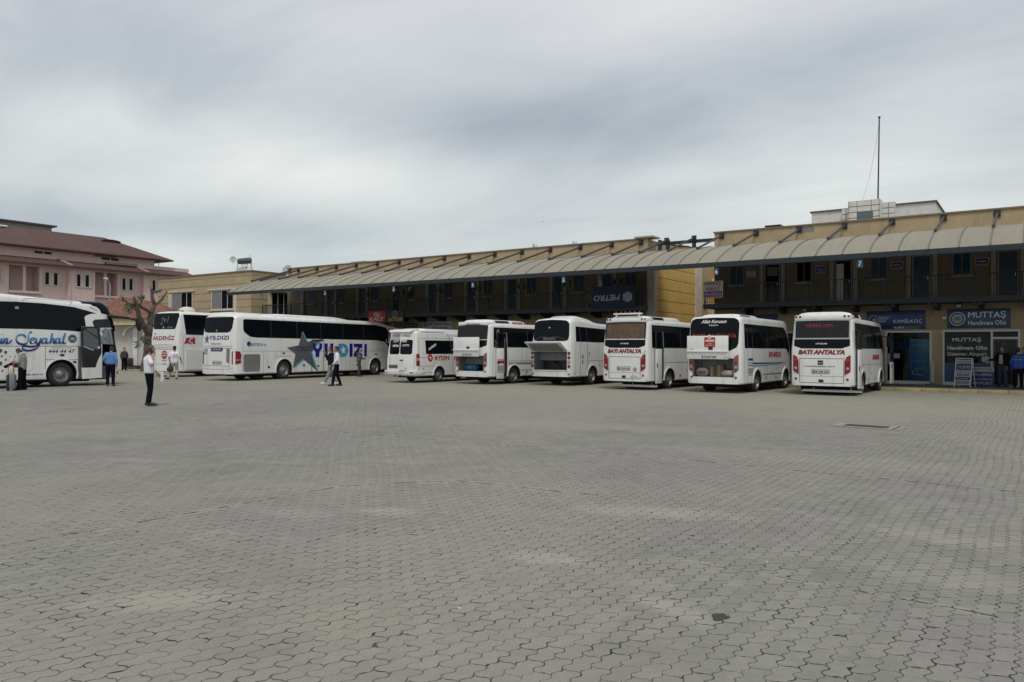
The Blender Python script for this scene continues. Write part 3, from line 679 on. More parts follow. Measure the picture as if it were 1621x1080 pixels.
# ---- hanging bay numbers
nblue = mat('number_blue', (.025, .08, .135), .5)
for k, (px, py) in enumerate([(414, 478), (514.6, 463), (823.2, 0), (748.5, 453.5), (892.2, 445), (1134, 431), (1361.5, 416)]):
    if k == 2: px, py = 623.2, 458
    p_ = at(px, py, Y=33.62)
    t = thing('bay_number_sign', (p_.x, 33.62, 5.22), 0, 'small blue sign with white number %d hanging from the canopy edge' % (k+1), 'number sign', 'bay number signs on the canopy edge')
    MB().box(-.11, .11, -.015, .015, -.17, .17).build('board', nblue, t)
    MB().box(-.01, .01, -.005, .005, .171, .205).build('hanger', steel, t)
    text('lettering', str(k+1), -.06 if k else -.025, -.11, .12 if k else .05, .21, lambda u, v, d: (u, -.015-d, v), printwhite, t, fat=.02, off=.004, thick=.003)

# ---- signs on block 1
def sign(name, x0, x1, z0, z1, y, m, label, cat='sign', th=.06, lines=(), group=None, sm=None):
    t = thing(name, ((x0+x1)/2, y, z0), 0, label, cat, group)
    MB().box(-(x1-x0)/2, (x1-x0)/2, -th, -.003, 0, z1-z0).build('board', m, t, bev=.008)
    fn = lambda u, v, d: (u-(x1+x0)/2, -th-d, v-z0)
    for (s_, u0, v0, w, h, mm, shr, fat) in lines:
        text('lettering', s_, u0, v0, w, h, fn, mm, t, shear=shr, fat=fat, off=.004, thick=.003)
    return t, fn
t, fn = sign('shop_sign', -38.0, -36.36, 3.4, 4.22, 37.9, mat('sign_red', (.40, .02, .03), .5), 'red KALE sign hanging on the balcony edge', lines=(('KALE', -37.83, 3.56, 1.3, .24, printwhite, .15, .01),))
strokes('emblem', [[(-37.45, 4.02), (-37.3, 4.1), (-37.15, 4.02), (-37.25, 3.9), (-37.4, 3.93), (-37.45, 4.02)], [(-37.0, 4.12), (-37.15, 4.0), (-36.95, 3.9)], [(-37.2, 3.85), (-37.0, 3.84), (-36.85, 3.98), (-36.86, 4.12)]], fn, (.0, .0, .02), printwhite, t, off=.004)
t, fn = sign('shop_sign', -36.33, -34.69, 3.4, 4.22, 37.9, mat('sign_black', (.012, .02, .028), .5), 'dark ASTOR sign with yellow letters on the balcony edge', lines=(('ASTOR', -36.2, 3.5, 1.38, .25, gold, .25, .02),))
strokes('emblem', [[(-35.5+.25*cos(a), 3.97+.2*sin(a)) for a in [2*pi*i/12 for i in range(13)]], [(-35.63, 3.83), (-35.5, 4.12), (-35.37, 3.83)], [(-35.5, 3.96), (-35.5, 3.82)]], fn, (0, 0, .014), palegrey, t, off=.004)
sign('shop_sign', -37.1, -35.0, 3.12, 3.39, FY, mat('sign_teal', (.012, .03, .035), .5), 'dark green TOPÇAM sign low on the shop wall behind the white van', lines=(('TOPÇAM', -36.9, 3.18, 1.8, .15, palegrey, 0, 0),))
t, fn = sign('shop_sign', -34.48, -31.9, 2.98, 3.52, FY, mat('sign_pale', (.33, .36, .38), .5), 'pale sign reading Ali Osman Ulusoy above the white van roof', lines=(('Ali Osman Ulusoy', -33.95, 3.2, 2.0, .22, navy, 0, .02), ('SEYAHAT', -33.6, 3.01, 1.4, .12, navy, 0, .02)))
strokes('emblem', [[(-34.35, 3.15), (-34.2, 3.42), (-34.05, 3.15)], [(-34.3, 3.22), (-34.0, 3.3)]], fn, (.0, 0, .025), navy, t, off=.004)
sign('shop_sign', -30.9, -28.2, 2.85, 3.3, FY, mat('sign_pale', (.33, .36, .38), .5), 'pale blue shop sign above the second minibus from the left', lines=(('Lider Adana', -30.6, 2.98, 2.1, .2, blue, 0, .01),))
sign('shop_sign', -22.9, -20.2, 2.95, 3.42, FY, mat('sign_grey', (.20, .21, .22), .5), 'grey shop sign half hidden over the roofs of two parked minibuses', lines=(('KONTUR', -22.6, 3.06, 2.1, .22, blue, 0, .01),))
sign('shop_sign', -12.7, -10.9, 2.85, 3.5, FY, mat('sign_navy', (.008, .03, .11), .5), 'plain dark blue shop sign above the minibus with the raised white boot lid')
t, fn = sign('shop_sign', -6.74, -4.27, 2.69, 3.54, FY, mat('sign_blue', (.004, .022, .125), .4), 'blue KAMİLKOÇ sign with winged wheel emblem over the right ticket shops', lines=(('KAMİLKOÇ', -5.58, 2.93, 1.18, .25, printwhite, 0, -.002), ('FLIXBUS', -5.57, 2.715, .45, .09, printwhite, .2, .015), ('1926', -4.55, 3.25, .17, .07, blue, .1, 0)))
panel('green_flash', [(-5.1, 2.70), (-4.55, 2.70), (-4.45, 2.81), (-5.05, 2.81)], fn, mat('sign_green', (.02, .16, .03), .5), t, off=.003)
ring = lambda cx, cy, r, n=20: [(cx+r*cos(2*pi*i/n), cy+r*sin(2*pi*i/n)) for i in range(n+1)]
strokes('emblem', [ring(-6.44, 3.15, .19), [(-6.44, 2.98), (-6.38, 3.05), (-6.32, 2.95)]], fn, (0, 0, .014), palegrey, t, off=.004)
panel('emblem_hub', disc(-6.40, 3.12, .07, 16), fn, palegrey, t, off=.004)
for k in range(4):
    panel('emblem_feather', [(-6.22, 3.30-k*.075), (-5.68-.07*k, 3.28-k*.075), (-5.78-.08*k, 3.235-k*.075), (-6.22, 3.25-k*.075)], fn, ltblue if k % 2 == 0 else palegrey, t, off=.004)
t, fn = sign('shop_sign', -3.39, -1.02, 2.70, 3.54, FY, mat('sign_muttas', (.008, .045, .12), .4), 'dark blue MUTTAŞ Havalimanı Ofisi sign with round white emblem over the airport office', lines=(('MUTTAŞ', -2.58, 3.08, 1.40, .35, printwhite, 0, 0), ('Havalimanı Ofisi', -2.58, 2.83, 1.40, .20, printwhite, 0, 0)))
panel('emblem', disc(-3.0, 3.12, .21, 28), fn, palegrey, t, off=.003)
strokes('emblem_ring', [ring(-3.0, 3.12, .29, 28)], fn, (0, 0, .012), printwhite, t, off=.004)
strokes('emblem_pattern', [ring(-3.0, 3.12, .05, 10), [(-3.16, 3.2), (-3.0, 3.12), (-2.84, 3.04)], [(-3.16, 3.04), (-3.0, 3.12), (-2.84, 3.2)], ring(-3.0, 3.22, .06, 8), ring(-3.0, 3.02, .06, 8), ring(-2.9, 3.12, .06, 8), ring(-3.1, 3.12, .06, 8)], fn, (0, 0, .009), navy, t, off=.0065)
# tailor sign standing off the balcony corner
t = thing('tailor_sign', (-13.55, 37.7, 4.3), 0, 'white NAKIŞ TERZİ sign with blue and red strips at the end of the right balcony', 'sign')
fn = lambda u, v, d: (u, -.05-d, v)
MB().prism(rrect(-.52, .50, .0, .86, .06), fn, -.05, 0).build('board', mat('sign_white', (.50, .49, .46), .5), t)
text('lettering', 'NAKIŞ', -.42, .62, .82, .20, fn, redp2, t, fat=.02, off=.004, thick=.003); text('lettering', 'TERZİ', -.42, .38, .74, .20, fn, redp2, t, fat=.02, off=.004, thick=.003)
panel('blue_strip', [(-.5, .20), (.46, .20), (.46, .34), (-.5, .34)], fn, blue, t, off=.003); text('lettering', 'KURU TEMİZLEME', -.45, .225, .86, .09, fn, palegrey, t, fat=.01, off=.006, thick=.002)
panel('red_strip', [(-.5, .03), (.46, .03), (.46, .17), (-.5, .17)], fn, redp, t, off=.003); text('lettering', 'ÇAMAŞIRHANE', -.45, .05, .86, .09, fn, palegrey, t, fat=.01, off=.006, thick=.002)
MB().box(-.3, -.26, -.02, .25, .6, .64).box(.2, .24, -.02, .25, .6, .64).build('bracket', steel, t)
# upside-down banner and clutter on the left balcony
t = thing('banner', (-19.27, 37.9, 3.93), 0, 'navy METRO banner hung upside down on the left balcony railing', 'banner')
fn = lambda u, v, d: (u, -.02-d, v)
MB().prism([(-1.29, 0), (1.30, .02), (1.29, 1.27), (-1.28, 1.22)], fn, -.02, 0).build('cloth', mat('banner_navy', (.008, .022, .055), .7), t)
text('lettering', 'METRO', -1.22, .44, 1.62, .32, fn, palegrey, t, flip=True, shear=.2, fat=.02, off=.004, thick=.003)
for k in range(5):
    hh = sqrt(max(0, 1-((k-2)/2.5)**2))*.28; panel('emblem', [(.86+(k-2)*.11-.04, .62-hh), (.86+(k-2)*.11+.04, .62-hh), (.86+(k-2)*.11+.04, .62+hh), (.86+(k-2)*.11-.04, .62+hh)], fn, palegrey, t, off=.004)
t = thing('folding_chair', (-21.05, 38.5, 4.0), 0, 'folded metal chair frame leaning behind the balcony railing left of the banner', 'folding chair')
MB().tube((-.3, 0, 0), (.25, 0, .85), .014).tube((.3, 0, 0), (-.25, .05, .85), .014).tube((-.3, .3, 0), (.25, .3, .85), .014).tube((.3, .3, 0), (-.25, .3, .85), .014).build('frame', palegrey, t)
MB().prism([(-.28, .48), (.28, .50), (.28, .46), (-.28, .44)], lambda u, v, d: (u, d, v), 0, .32).prism([(-.2, .1), (.2, .1), (.15, .45), (-.1, .45)], lambda u, v, d: (u, d, v), .1, .12).build('seat', black, t)
t = thing('cardboard_sign', (-20.35, 38.3, 5.17), 0, 'small pale board propped on top of the upside down banner', 'board')
MB().prism([(-.12, 0), (.2, 0), (.1, .42), (-.05, .42)], lambda u, v, d: (u, d, v), 0, .03).build('board', palegrey, t); MB().tube((.0, .03, .3), (.1, .22, .02), .01).build('leg', palegrey, t)
t = thing('door_banner', (-36.98, FY-.08, 4.4), 0, 'narrow dark vertical banner with pale zigzag beside hanging number 3', 'banner')
fn = lambda u, v, d: (u, -.0-d, v)
MB().box(-.22, .22, 0, .03, 0, 1.55).build('cloth', mat('banner_dark', (.03, .028, .028), .8), t)
panel('pattern', [(-.16, 1.45), (.16, 1.45), (-.16, 1.1)], fn, palegrey, t, off=.004); panel('pattern', [(.16, 1.0), (.16, .6), (-.1, .8)], fn, printgrey, t, off=.004)
t = thing('poster', (-35.6, FY-.06, 5.18), 0, 'dark window poster with a pale triangular corner right of hanging number 3', 'poster')
MB().box(-.3, .3, 0, .03, 0, .82).build('sheet', mat('poster_dark', (.05, .045, .045), .7), t); panel('pattern', [(-.24, .75), (.2, .75), (-.2, .4)], fn, palegrey, t, off=.004)
# wall lamps and boxes
for lab, x, z, y in (('black floodlight under the balcony between the two blue shop signs', -2.9, 3.68, 38.9), ('black floodlight under the balcony near the minibus with round tail lights', -9.4, 3.66, 38.9)):
    t = thing('floodlight', (x, y, z), 0, lab, 'floodlight', 'floodlights under the balcony')
    MB().box(-.13, .13, -.09, .05, -.12, .08).build('housing', black, t, bev=.02)
    MB().box(-.09, .09, -.10, -.0905, -.08, .04).build('lens', palegrey, t); MB().box(-.02, .02, .051, .6, -.02, .02).build('arm', black, t)
t = thing('security_camera', (-3.5, FY, 3.17), 0, 'small white security camera left of the round emblem shop sign', 'camera')
MB().box(-.03, .03, -.12, -.003, -.02, .02).build('bracket', palegrey, t); MB().lathe((-.08, -.14, .0), (1, -.3, -.1), [(0, .02), (.0, .05), (.16, .05), (.17, .03)], 14).build('housing', printwhite, t); MB().lathe((-.085, -.14, .0), (1, -.3, -.1), [(-.02, .03), (.0, .036)], 14).build('lens', black, t)
t = thing('junction_box', (-4.0, FY, 3.15), 0, 'round tan junction box on the wall between the two blue shop signs', 'junction box')
MB().lathe((0, 0, 0), (0, -1, 0), [(0, .085), (.05, .08), (.06, .06)], 20).build('cover', tan2, t); MB().tube((.0, -.015, .08), (.0, -.015, .5), .012).build('conduit', tan2, t)

# ---- the two open ticket shops
def shop(P, x0, x1, zt):
    r = MB()
    r.box(x0-.3, x1+.3, FY+.255, FY+3.6, .05, .149); r.box(x0-.3, x1+.3, FY+3.5, FY+3.6, .15, 3.2, 1); r.box(x0-.35, x0-.301, FY+.255, FY+3.6, .05, 3.2, 1); r.box(x1+.301, x1+.35, FY+.255, FY+3.6, .05, 3.2, 1); r.box(x0-.3, x1+.3, FY+.255, FY+3.6, 3.201, 3.25, 1)
    P(r.build('shop_interior', [paving2, mat('shop_wall', (.33, .31, .28), .9, var=.1)]))
shop(P2, -5.93, -4.02, 2.6); shop(P2, -3.59, -.66, 2.62); shop(P2, .3, 3.3, 2.62)
def frame(P, bars, z0=.15, zt=2.6):
    f = MB()
    for (a, b, c, d) in bars: f.box(a, b, FY-.04, FY+.06, c, d)
    P(f.build('shop_window_frame', alu))
frame(P2, [(-5.93, -5.85, .15, 2.6), (-4.10, -4.02, .15, 2.6), (-5.849, -4.101, 2.52, 2.6), (-5.849, -4.101, .15, .30)])
P2(bx('shop_window', -5.849, -4.101, FY+.01, FY+.02, .30, 2.52, glass))
frame(P2, [(-3.59, -3.51, .15, 2.62), (-1.74, -1.66, .15, 2.62), (-.74, -.66, .15, 2.62), (-3.509, -1.741, 2.54, 2.62), (-1.659, -.741, 2.54, 2.62), (-1.659, -.741, 2.22, 2.30), (-3.509, -1.741, .15, .30)])
P2(bx('shop_window', -3.509, -1.741, FY+.01, FY+.02, .30, 2.54, glass)); P2(bx('transom_window', -1.659, -.741, FY+.01, FY+.02, 2.301, 2.54, glass))
frame(P2, [(.3, .38, .15, 2.62), (3.22, 3.3, .15, 2.62), (.381, 3.219, 2.54, 2.62), (.381, 3.219, .15, .3)]); P2(bx('shop_window', .381, 3.219, FY+.01, FY+.02, .30, 2.54, glass))
dr = P2(MB().box(-1.655, -1.60, FY+.02, FY+.05, .17, 2.215).box(-.80, -.745, FY+.02, FY+.05, .17, 2.215).box(-1.599, -.801, FY+.02, FY+.05, 2.15, 2.215).box(-1.599, -.801, FY+.02, FY+.05, .17, .25).build('door', mat('bronze_frame', (.10, .095, .09), .5)))
q = bx('pane', -1.599, -.801, FY+.03, FY+.04, .251, 2.149, glass); q.parent = dr; P2(bx('threshold', -1.66, -.74, FY-.08, FY+.01, .151, .17, alu))
P2(bx('curtain', -1.35, -1.18, FY+.9, FY+.95, .2, 2.1, curtain))
# window film and lettering of the airport office
P2(panel('window_film', [(-3.505, .305), (-1.745, .305), (-1.745, 1.15), (-3.505, 1.15)], lambda u, v, d: (u, FY+.008-d, v), mat('blue_film', (.008, .05, .15), .4), None, off=.003, back=-.001))
FW = lambda u, v, d: (u, FY+.009-d, v)
P2(text('window_lettering', 'MUTTAŞ', -3.20, 2.06, 1.10, .22, FW, printwhite, fat=.0, off=.002, thick=.002))
P2(text('window_lettering', 'Havalimanı Ofisi', -3.40, 1.74, 1.52, .17, FW, printwhite, fat=.01, off=.002, thick=.002))
P2(text('window_lettering', 'Dalaman Airport', -3.40, 1.43, 1.52, .20, FW, mat('window_vinyl', (.58, .58, .57), .5), fat=.01, off=.002, thick=.002))
P2(panel('notice', [(-2.08, 1.22), (-1.78, 1.22), (-1.78, 1.44), (-2.08, 1.44)], FW, palegrey, None, off=.003, back=0.)); P2(panel('notice', [(-1.96, 1.10), (-1.77, 1.10), (-1.77, 1.20), (-1.96, 1.20)], FW, palegrey, None, off=.003, back=0.))
P2(strokes('window_emblem', [ring(-2.4, .62, .36, 24), ring(-2.4, .62, .28, 24), ring(-2.4, .62, .12, 16)], FW, (0, 0, .014), palegrey, None, off=.006))
FI = lambda u, v, d: (u, FY+.35-d, v)
def poster(name, x0, x1, z0, z1, m, label, lines, y=FY+.30, cat='poster'):
    t = thing(name, ((x0+x1)/2, y, z0), 0, label, cat); w = (x1-x0)/2
    MB().box(-w, w, 0, .03, 0, z1-z0).build('sheet', m, t); fn = lambda u, v, d: (u-(x0+x1)/2, -d, v-z0)
    for (s_, a, b, ww, h, mm) in lines: text('lettering', s_, a, b, ww, h, fn, mm, t, off=.004, thick=.003)
    return t, fn
def grad(name, a, b):
    m = bpy.data.materials.new(name); m.use_nodes = True; N = NT(m.node_tree); p = N.n['Principled BSDF']; p.inputs['Roughness'].default_value = .5
    s = N.node('ShaderNodeSeparateXYZ', ins={0: N.node('ShaderNodeTexCoord').outputs['Generated']}).outputs
    N.l.new(N.mix(N.ramp(N.m('MULTIPLY', N.m('ADD', s[0], s[2]), .5), [(.2, 0.), (.8, 1.)]), a, b), p.inputs[0]); return m
t, fn = poster('roll_up_banner', -4.97, -4.13, .32, 2.19, grad('banner_blue', (.012, .08, .36), (.04, .42, .55)), 'tall blue roll-up banner with a bus drawing in the left shop', (('KAMİL KOÇ', -4.75, 2.04, .4, .06, printwhite), ('YENİ SEFERLERİYLE', -4.88, 1.95, .66, .055, printwhite), ('HİZMETİNİZDE', -4.80, 1.86, .5, .055, printwhite), ('ANTALYA', -4.66, 1.68, .25, .045, printwhite), ('İZMİR  MUĞLA', -4.72, 1.58, .35, .045, ltblue), ('AYDIN  DENİZLİ', -4.72, 1.50, .35, .045, ltblue), ('BODRUM  FETHİYE', -4.72, 1.42, .35, .045, ltblue), ('ONLINE BİLET', -4.80, 1.22, .5, .045, printwhite), ('MOBİL UYGULAMA', -4.72, 1.13, .35, .045, printwhite)))
strokes('bus_drawing', [[(-4.83, .72), (-4.62, .88), (-4.35, .86)], [(-4.62, .88), (-4.62, .58), (-4.35, .58)], [(-4.83, .72), (-4.83, .60), (-4.62, .58)], [(-4.27, .8), (-4.27, .62)]], fn, (0, 0, .012), printwhite, t, off=.004)
MB().box(-.44, .44, -.02, .05, 1.87, 1.89).build('top_bar', printwhite, t)
t, fn = poster('price_board', -5.60, -5.12, 1.60, 2.26, navy, 'small blue price board with two columns of lines in the left ticket shop', tuple((s_, -5.55+.24*c, 2.14-.12*r, .17, .05, palegrey) for r, row in enumerate((('İZMİR', 'BODRUM'), ('MUĞLA', 'ANKARA'), ('AYDIN', 'BURSA'), ('ANTALYA', 'DENİZLİ'), ('KONYA', 'MARMARİS'))) for c, s_ in enumerate(row)), y=FY+1.1, cat='price board')
t = thing('ticket_counter', (-4.9, FY+1.6, .15), 0, 'pale ticket counter and back panel inside the left ticket shop', 'counter')
MB().box(-.8, .35, -.3, .3, 0, 1.0).build('desk', mat('counter_pale', (.62, .60, .52), .7), t, bev=.02); MB().box(-.95, .35, .6, .66, 1.0, 2.35).build('back_panel', mat('back_panel', (.60, .58, .50), .8), t)
for k, (x0, x1, z0, z1) in enumerate(((-5.83, -5.60, 1.28, 1.55), (-5.59, -5.33, 1.34, 1.55), (-5.83, -5.60, 1.05, 1.27))):
    t = thing('paper_notice', ((x0+x1)/2, FY+.001, z0), 0, ('white paper notice taped to the left shop window, top left of three', 'white paper notice taped to the left shop window, rightmost of three', 'white paper notice taped to the left shop window, lowest of three')[k], 'notice', 'paper notices on the left shop window')
    MB().box(-(x1-x0)/2, (x1-x0)/2, -.0, .004, 0, z1-z0).build('sheet', palegrey, t)
    for j in range(4): MB().box(-.08, .07, -.0015, -.0002, .05+j*.045, .058+j*.045).build('text_line', printgrey, t)
t = thing('office_desk', (-2.7, FY+1.8, .15), 0, 'white office desk with a computer screen inside the airport office', 'desk')
MB().box(-.8, .8, -.3, .3, .72, .76).box(-.78, -.74, -.28, .28, 0, .719).box(.74, .78, -.28, .28, 0, .719).build('table', mat('desk_white', (.6, .6, .58), .5), t); MB().box(-.25, .25, .0, .03, .88, 1.2).box(-.03, .03, 0, .03, .761, .879).build('screen', black, t)
MB().box(-1.0, -.4, 1.4, 1.6, 0, 1.9).box(.3, 1.0, 1.4, 1.6, 0, 1.9).build('cabinet', mat('cabinet', (.36, .36, .34), .6), t)

# ---- things standing on the sidewalk
def aframe(loc, rz, w, h, label, rows, m1, cat='sandwich board'):
    t = thing('sandwich_board', loc, rz, label, cat)
    def fn(u, v, d): return (u, -.30+v*.27-d, v)
    fr = MB().beam((-w/2, -.30, 0), (-w/2, -.03, h), .03, .03).beam((w/2, -.30, 0), (w/2, -.03, h), .03, .03).beam((-w/2, .30, 0), (-w/2, .0, h), .03, .03).beam((w/2, .30, 0), (w/2, .0, h), .03, .03).beam((-w/2, -.03, h), (w/2, -.03, h), .03, .03)
    fr.build('frame', alu, t)
    for (z0, z1, mm, s_, tm, fat) in rows:
        panel('board', [(-w/2+.02, z0), (w/2-.02, z0), (w/2-.02, z1), (-w/2+.02, z1)], fn, mm, t, off=.012)
        text('lettering', s_, -w/2+.07, z0+(z1-z0)*.2, w-.14, (z1-z0)*.6, fn, tm, t, fat=fat, off=.016, thick=.003)
    return t
wht = mat('board_white', (.34, .34, .335), .6)
aframe((-2.62, 37.95, .15), radians(-14), .62, 1.22, 'tall sandwich board with rows of times in front of the airport office window', ((.10, .30, wht, '00:00', navy, .02), (.31, .42, navy, 'SAAT', palegrey, 0), (.43, .62, wht, '00:00', navy, .02), (.63, .72, wht, 'SAAT', printgrey, .0), (.73, .98, navy, 'DALAMAN', palegrey, 0), (.99, 1.16, wht, 'HAVALİMANI', navy, 0)), None)
t = thing('info_board', (-2.02, 38.75, .15), radians(-4), 'low blue and white MUTTAŞ DALAMAN HAVALİMANI board left of the glass door', 'sign board')
fn = lambda u, v, d: (u, -d, v)
t.scale = (.86, 1, 1); MB().box(-.52, .52, .0, .05, .0, .86).build('board', navy, t); panel('white_band', [(-.51, .64), (.51, .64), (.51, .85), (-.51, .85)], fn, wht, t, off=.004)
for s_, z, h, mm in (('MUTTAŞ', .68, .12, navy), ('DALAMAN', .46, .13, palegrey), ('HAVALİMANI', .28, .11, palegrey), ('AIRPORT', .09, .12, palegrey)): text('lettering', s_, -.45, z, .88, h, fn, mm, t, fat=.01, off=.007, thick=.003)
t = thing('parasol', (-3.92, 38.75, .15), 0, 'closed grey parasol in a round foot standing between the two shopfronts', 'parasol')
MB().lathe((0, 0, 0), (0, 0, 1), [(0, .27), (.04, .27), (.07, .08), (.2, .05)], 20).build('foot', printgrey, t); MB().lathe((0, 0, .12), (0, 0, 1), [(0, .09), (.3, .11), (.8, .09), (1.02, .03)], 9).build('folded_cloth', palegrey, t)
# ================================================================ other buildings
def building(name, loc, label, cat='building'):
    t = thing(name, loc, 0, label, cat); inv = Matrix.Translation(-Vector(loc))
    def P(o): o.parent = t; o.matrix_parent_inverse = inv; return o
    return t, P
# tan annex with grooved bands, left of the canopy
t, P = building('annex_building', (-57, 42, 0), 'tan annex with thin horizontal grooves and two sliding windows, behind the white coaches')
P(MB().box(-63.9, -50.93, 38, 46, 0, 7.70).build('wall', tang))
P(MB().box(-64., -50.85, 37.93, 38.2, 7.703, 7.79).box(-51.15, -50.85, 38.203, 46.05, 7.703, 7.79).box(-64, -63.7, 38.203, 46.05, 7.703, 7.79).build('coping', mat('coping', (.24, .17, .11))))
def slide_win(x0, x1, z0, z1, Y=38.):
    P(MB().box(x0, x0+.06, Y-.05, Y-.003, z0, z1).box(x1-.06, x1, Y-.05, Y-.003, z0, z1).box(x0+.061, x1-.061, Y-.05, Y-.003, z0, z0+.06).box(x0+.061, x1-.061, Y-.05, Y-.003, z1-.06, z1).box(x0+(x1-x0)*.45, x0+(x1-x0)*.45+.05, Y-.045, Y-.018, z0+.061, z1-.061).box(x0+(x1-x0)*.72, x0+(x1-x0)*.72+.05, Y-.045, Y-.018, z0+.061, z1-.061).build('window_frame', alu))
    w = P(bx('window', x0+.061, x1-.061, Y-.015, Y-.003, z0+.061, z1-.061, dglass))
    c = P(bx('curtain', x0+.07, x0+(x1-x0)*.42, Y-.018, Y-.0155, z0+.07, z1-.07, curtain))
    P(bx('window_sill', x0-.15, x1+.15, Y-.12, Y-.003, z0-.1, z0-.003, cream)); P(bx('window_lintel', x0-.5, x1+.3, Y-.10, Y-.003, z1+.02, z1+.14, cream))
slide_win(-61.75, -58.7, 4.82, 6.40); slide_win(-56.05, -53.1, 4.78, 6.36)
P(MB().box(-53.05, -52.72, 37.94, 37.998, 0, 6.3).build('pilaster', cream)); P(MB().box(-62.2, -61.85, 37.94, 37.998, 0, 6.3).build('pilaster', cream))
P(MB().box(-50.928, -50.86, 39.6, 39.95, 0, 6.2).build('pilaster', cream))
P(MB().box(-50.928, -50.90, 40.0, 41.7, 4.4, 6.1).build('window', dglass)); P(MB().box(-50.899, -50.87, 40.5, 40.56, 4.4, 6.1).box(-50.899, -50.87, 41.1, 41.15, 4.4, 6.1).build('window_mullion', alu))
P(MB().box(-50.925, -50.4, 39.6, 41.9, 6.2, 6.35).build('window_hood', cream))
# second, lower shoulder of the annex to the rear
# rooftop solar water heater + dishes
t = thing('solar_water_heater', (-53.05, 38.9, 7.7), radians(0), 'dark water tank on a spindly steel stand on the annex roof', 'water heater')
MB().lathe((-.62, 0, 1.02), (1, 0, 0), [(-.12, .08), (0, .24), (1.3, .24), (1.42, .08)], 16).build('tank', mat('tank_metal', (.10, .105, .11), .5, metal=.3, var=.3, vscale=5), t)
f = MB()
for x in (-.6, .7):
    for y in (-.3, .3): f.tube((x, y, 0), (x*.95, y*.6, .85), .02, n=6)
for z in (.1, .45, .8): f.tube((-.62, -.25, z), (.7, -.25, z), .015, n=6).tube((-.62, .25, z), (.7, .25, z), .015, n=6)
f.tube((-.6, -.25, .1), (.7, -.25, .8), .012, n=6).tube((.85, 0, .3), (.75, 0, 1.5), .012, n=6)
f.build('stand', steel, t)
MB().prism([(-.55, .0), (.6, .0), (.6, .5), (-.55, .3)], lambda u, v, d: (u, -.5+v*.6+d, .05+v), 0, .05).build('collector', palegrey, t)
def dish(loc, rz, r, label):
    t = thing('satellite_dish', loc, rz, label, 'satellite dish', 'satellite dishes on the roofs')
    prof = [(-.25*r*(1-(k/6)**2), r*k/6) for k in range(7)]
    m = MB(); n = 24; c = Vector((0, 0, r*1.15)); ax = Vector((0, -1, .35)).normalized(); a = ax.orthogonal().normalized(); b = ax.cross(a)
    vs = [c+ax*tt+(a*cos(2*pi*i/n)+b*sin(2*pi*i/n))*max(rr_, .001) for tt, rr_ in prof for i in range(n)]
    m.add(vs, [(k*n+i, k*n+(i+1) % n, (k+1)*n+(i+1) % n, (k+1)*n+i) for k in range(6) for i in range(n)])
    m.build('reflector', mat('dish_grey', (.45, .45, .43), .6, var=.1), t)
    MB().tube((0, .05, 0), (0, .12, r*1.15), .03).build('mast', palegrey, t); MB().tube(c-ax*.1+Vector((0, 0, -r*.8)), c+ax*r*.8, .012).box(-.04, .04, *(sorted((c.y+ax.y*r*.8-.03, c.y+ax.y*r*.8+.03))), c.z+ax.z*r*.8-.03, c.z+ax.z*r*.8+.03).build('feed_arm', palegrey, t)
dish((-50.9, 41.4, 7.45), radians(10), .50, 'large pale satellite dish at the right end of the tan annex roof')
dish((-53.95, 38.5, 8.55), radians(50), .27, 'small round dish clamped to the left of the rooftop water tank')
dish((-25.95, 40.2, 7.85), radians(100), .20, 'small satellite dish edge-on above the left block, left of a second one')
dish((-23.1, 40.2, 7.85), radians(102), .18, 'small satellite dish on the left block roof nearest the gap')
t = thing('roof_hatch', (-11.3, 40.6, 7.4), 0, 'flat dark roof hatch at the left end of the right block roof', 'roof hatch')
MB().box(-.32, .32, -.4, .4, 0, .65).build('kerb', greywall, t); MB().box(-.4, .4, -.48, .48, .653, .73).build('lid', black, t)
t = thing('roof_box', (-41.2, 40.4, 7.4), 0, 'low pale box on the left block roof towards its left end', 'roof box')
MB().box(-.7, .7, -.4, .4, 0, .62).build('casing', palegrey, t); MB().box(-.75, .75, -.45, .45, .623, .67).build('lid', cream, t)

# yellow house seen through the gap
t, P = building('yellow_house', (-18, 55, 0), 'yellow rendered house glimpsed through the gap between the terminal blocks')
P(MB().box(-25, -19.9, 50, 58, 0, 8.75).box(-19.898, -10, 50, 58, 0, 7.6).build('wall', yellow))
P(MB().box(-18.8, -17.6, 49.93, 49.997, 5.35, 6.25).build('window', mat('pale_glass', (.25, .32, .33), .2))); P(MB().box(-18.95, -18.805, 49.9, 49.997, 5.2, 6.4).box(-18.8, -17.6, 49.9, 49.997, 6.26, 6.4).box(-18.25, -18.18, 49.88, 49.929, 5.35, 6.25).build('window_frame', printwhite))
P(MB().box(-19.2, -12, 49.0, 49.997, 3.7, 3.9).box(-19.2, -12, 49.0, 49.06, 4.6, 4.66).build('balcony', cream))
b = MB()
for k in range(60): b.box(-19.15+k*.12, -19.12+k*.12, 49.02, 49.05, 3.901, 4.599)
P(b.build('balcony_railing', printwhite))
P(MB().prism([(-25.2, 8.76), (-19.7, 8.76), (-21.5, 9.05), (-24, 9.05)], lambda u, v, d: (u, d, v), 49.8, 58.2).build('roof', tileY))
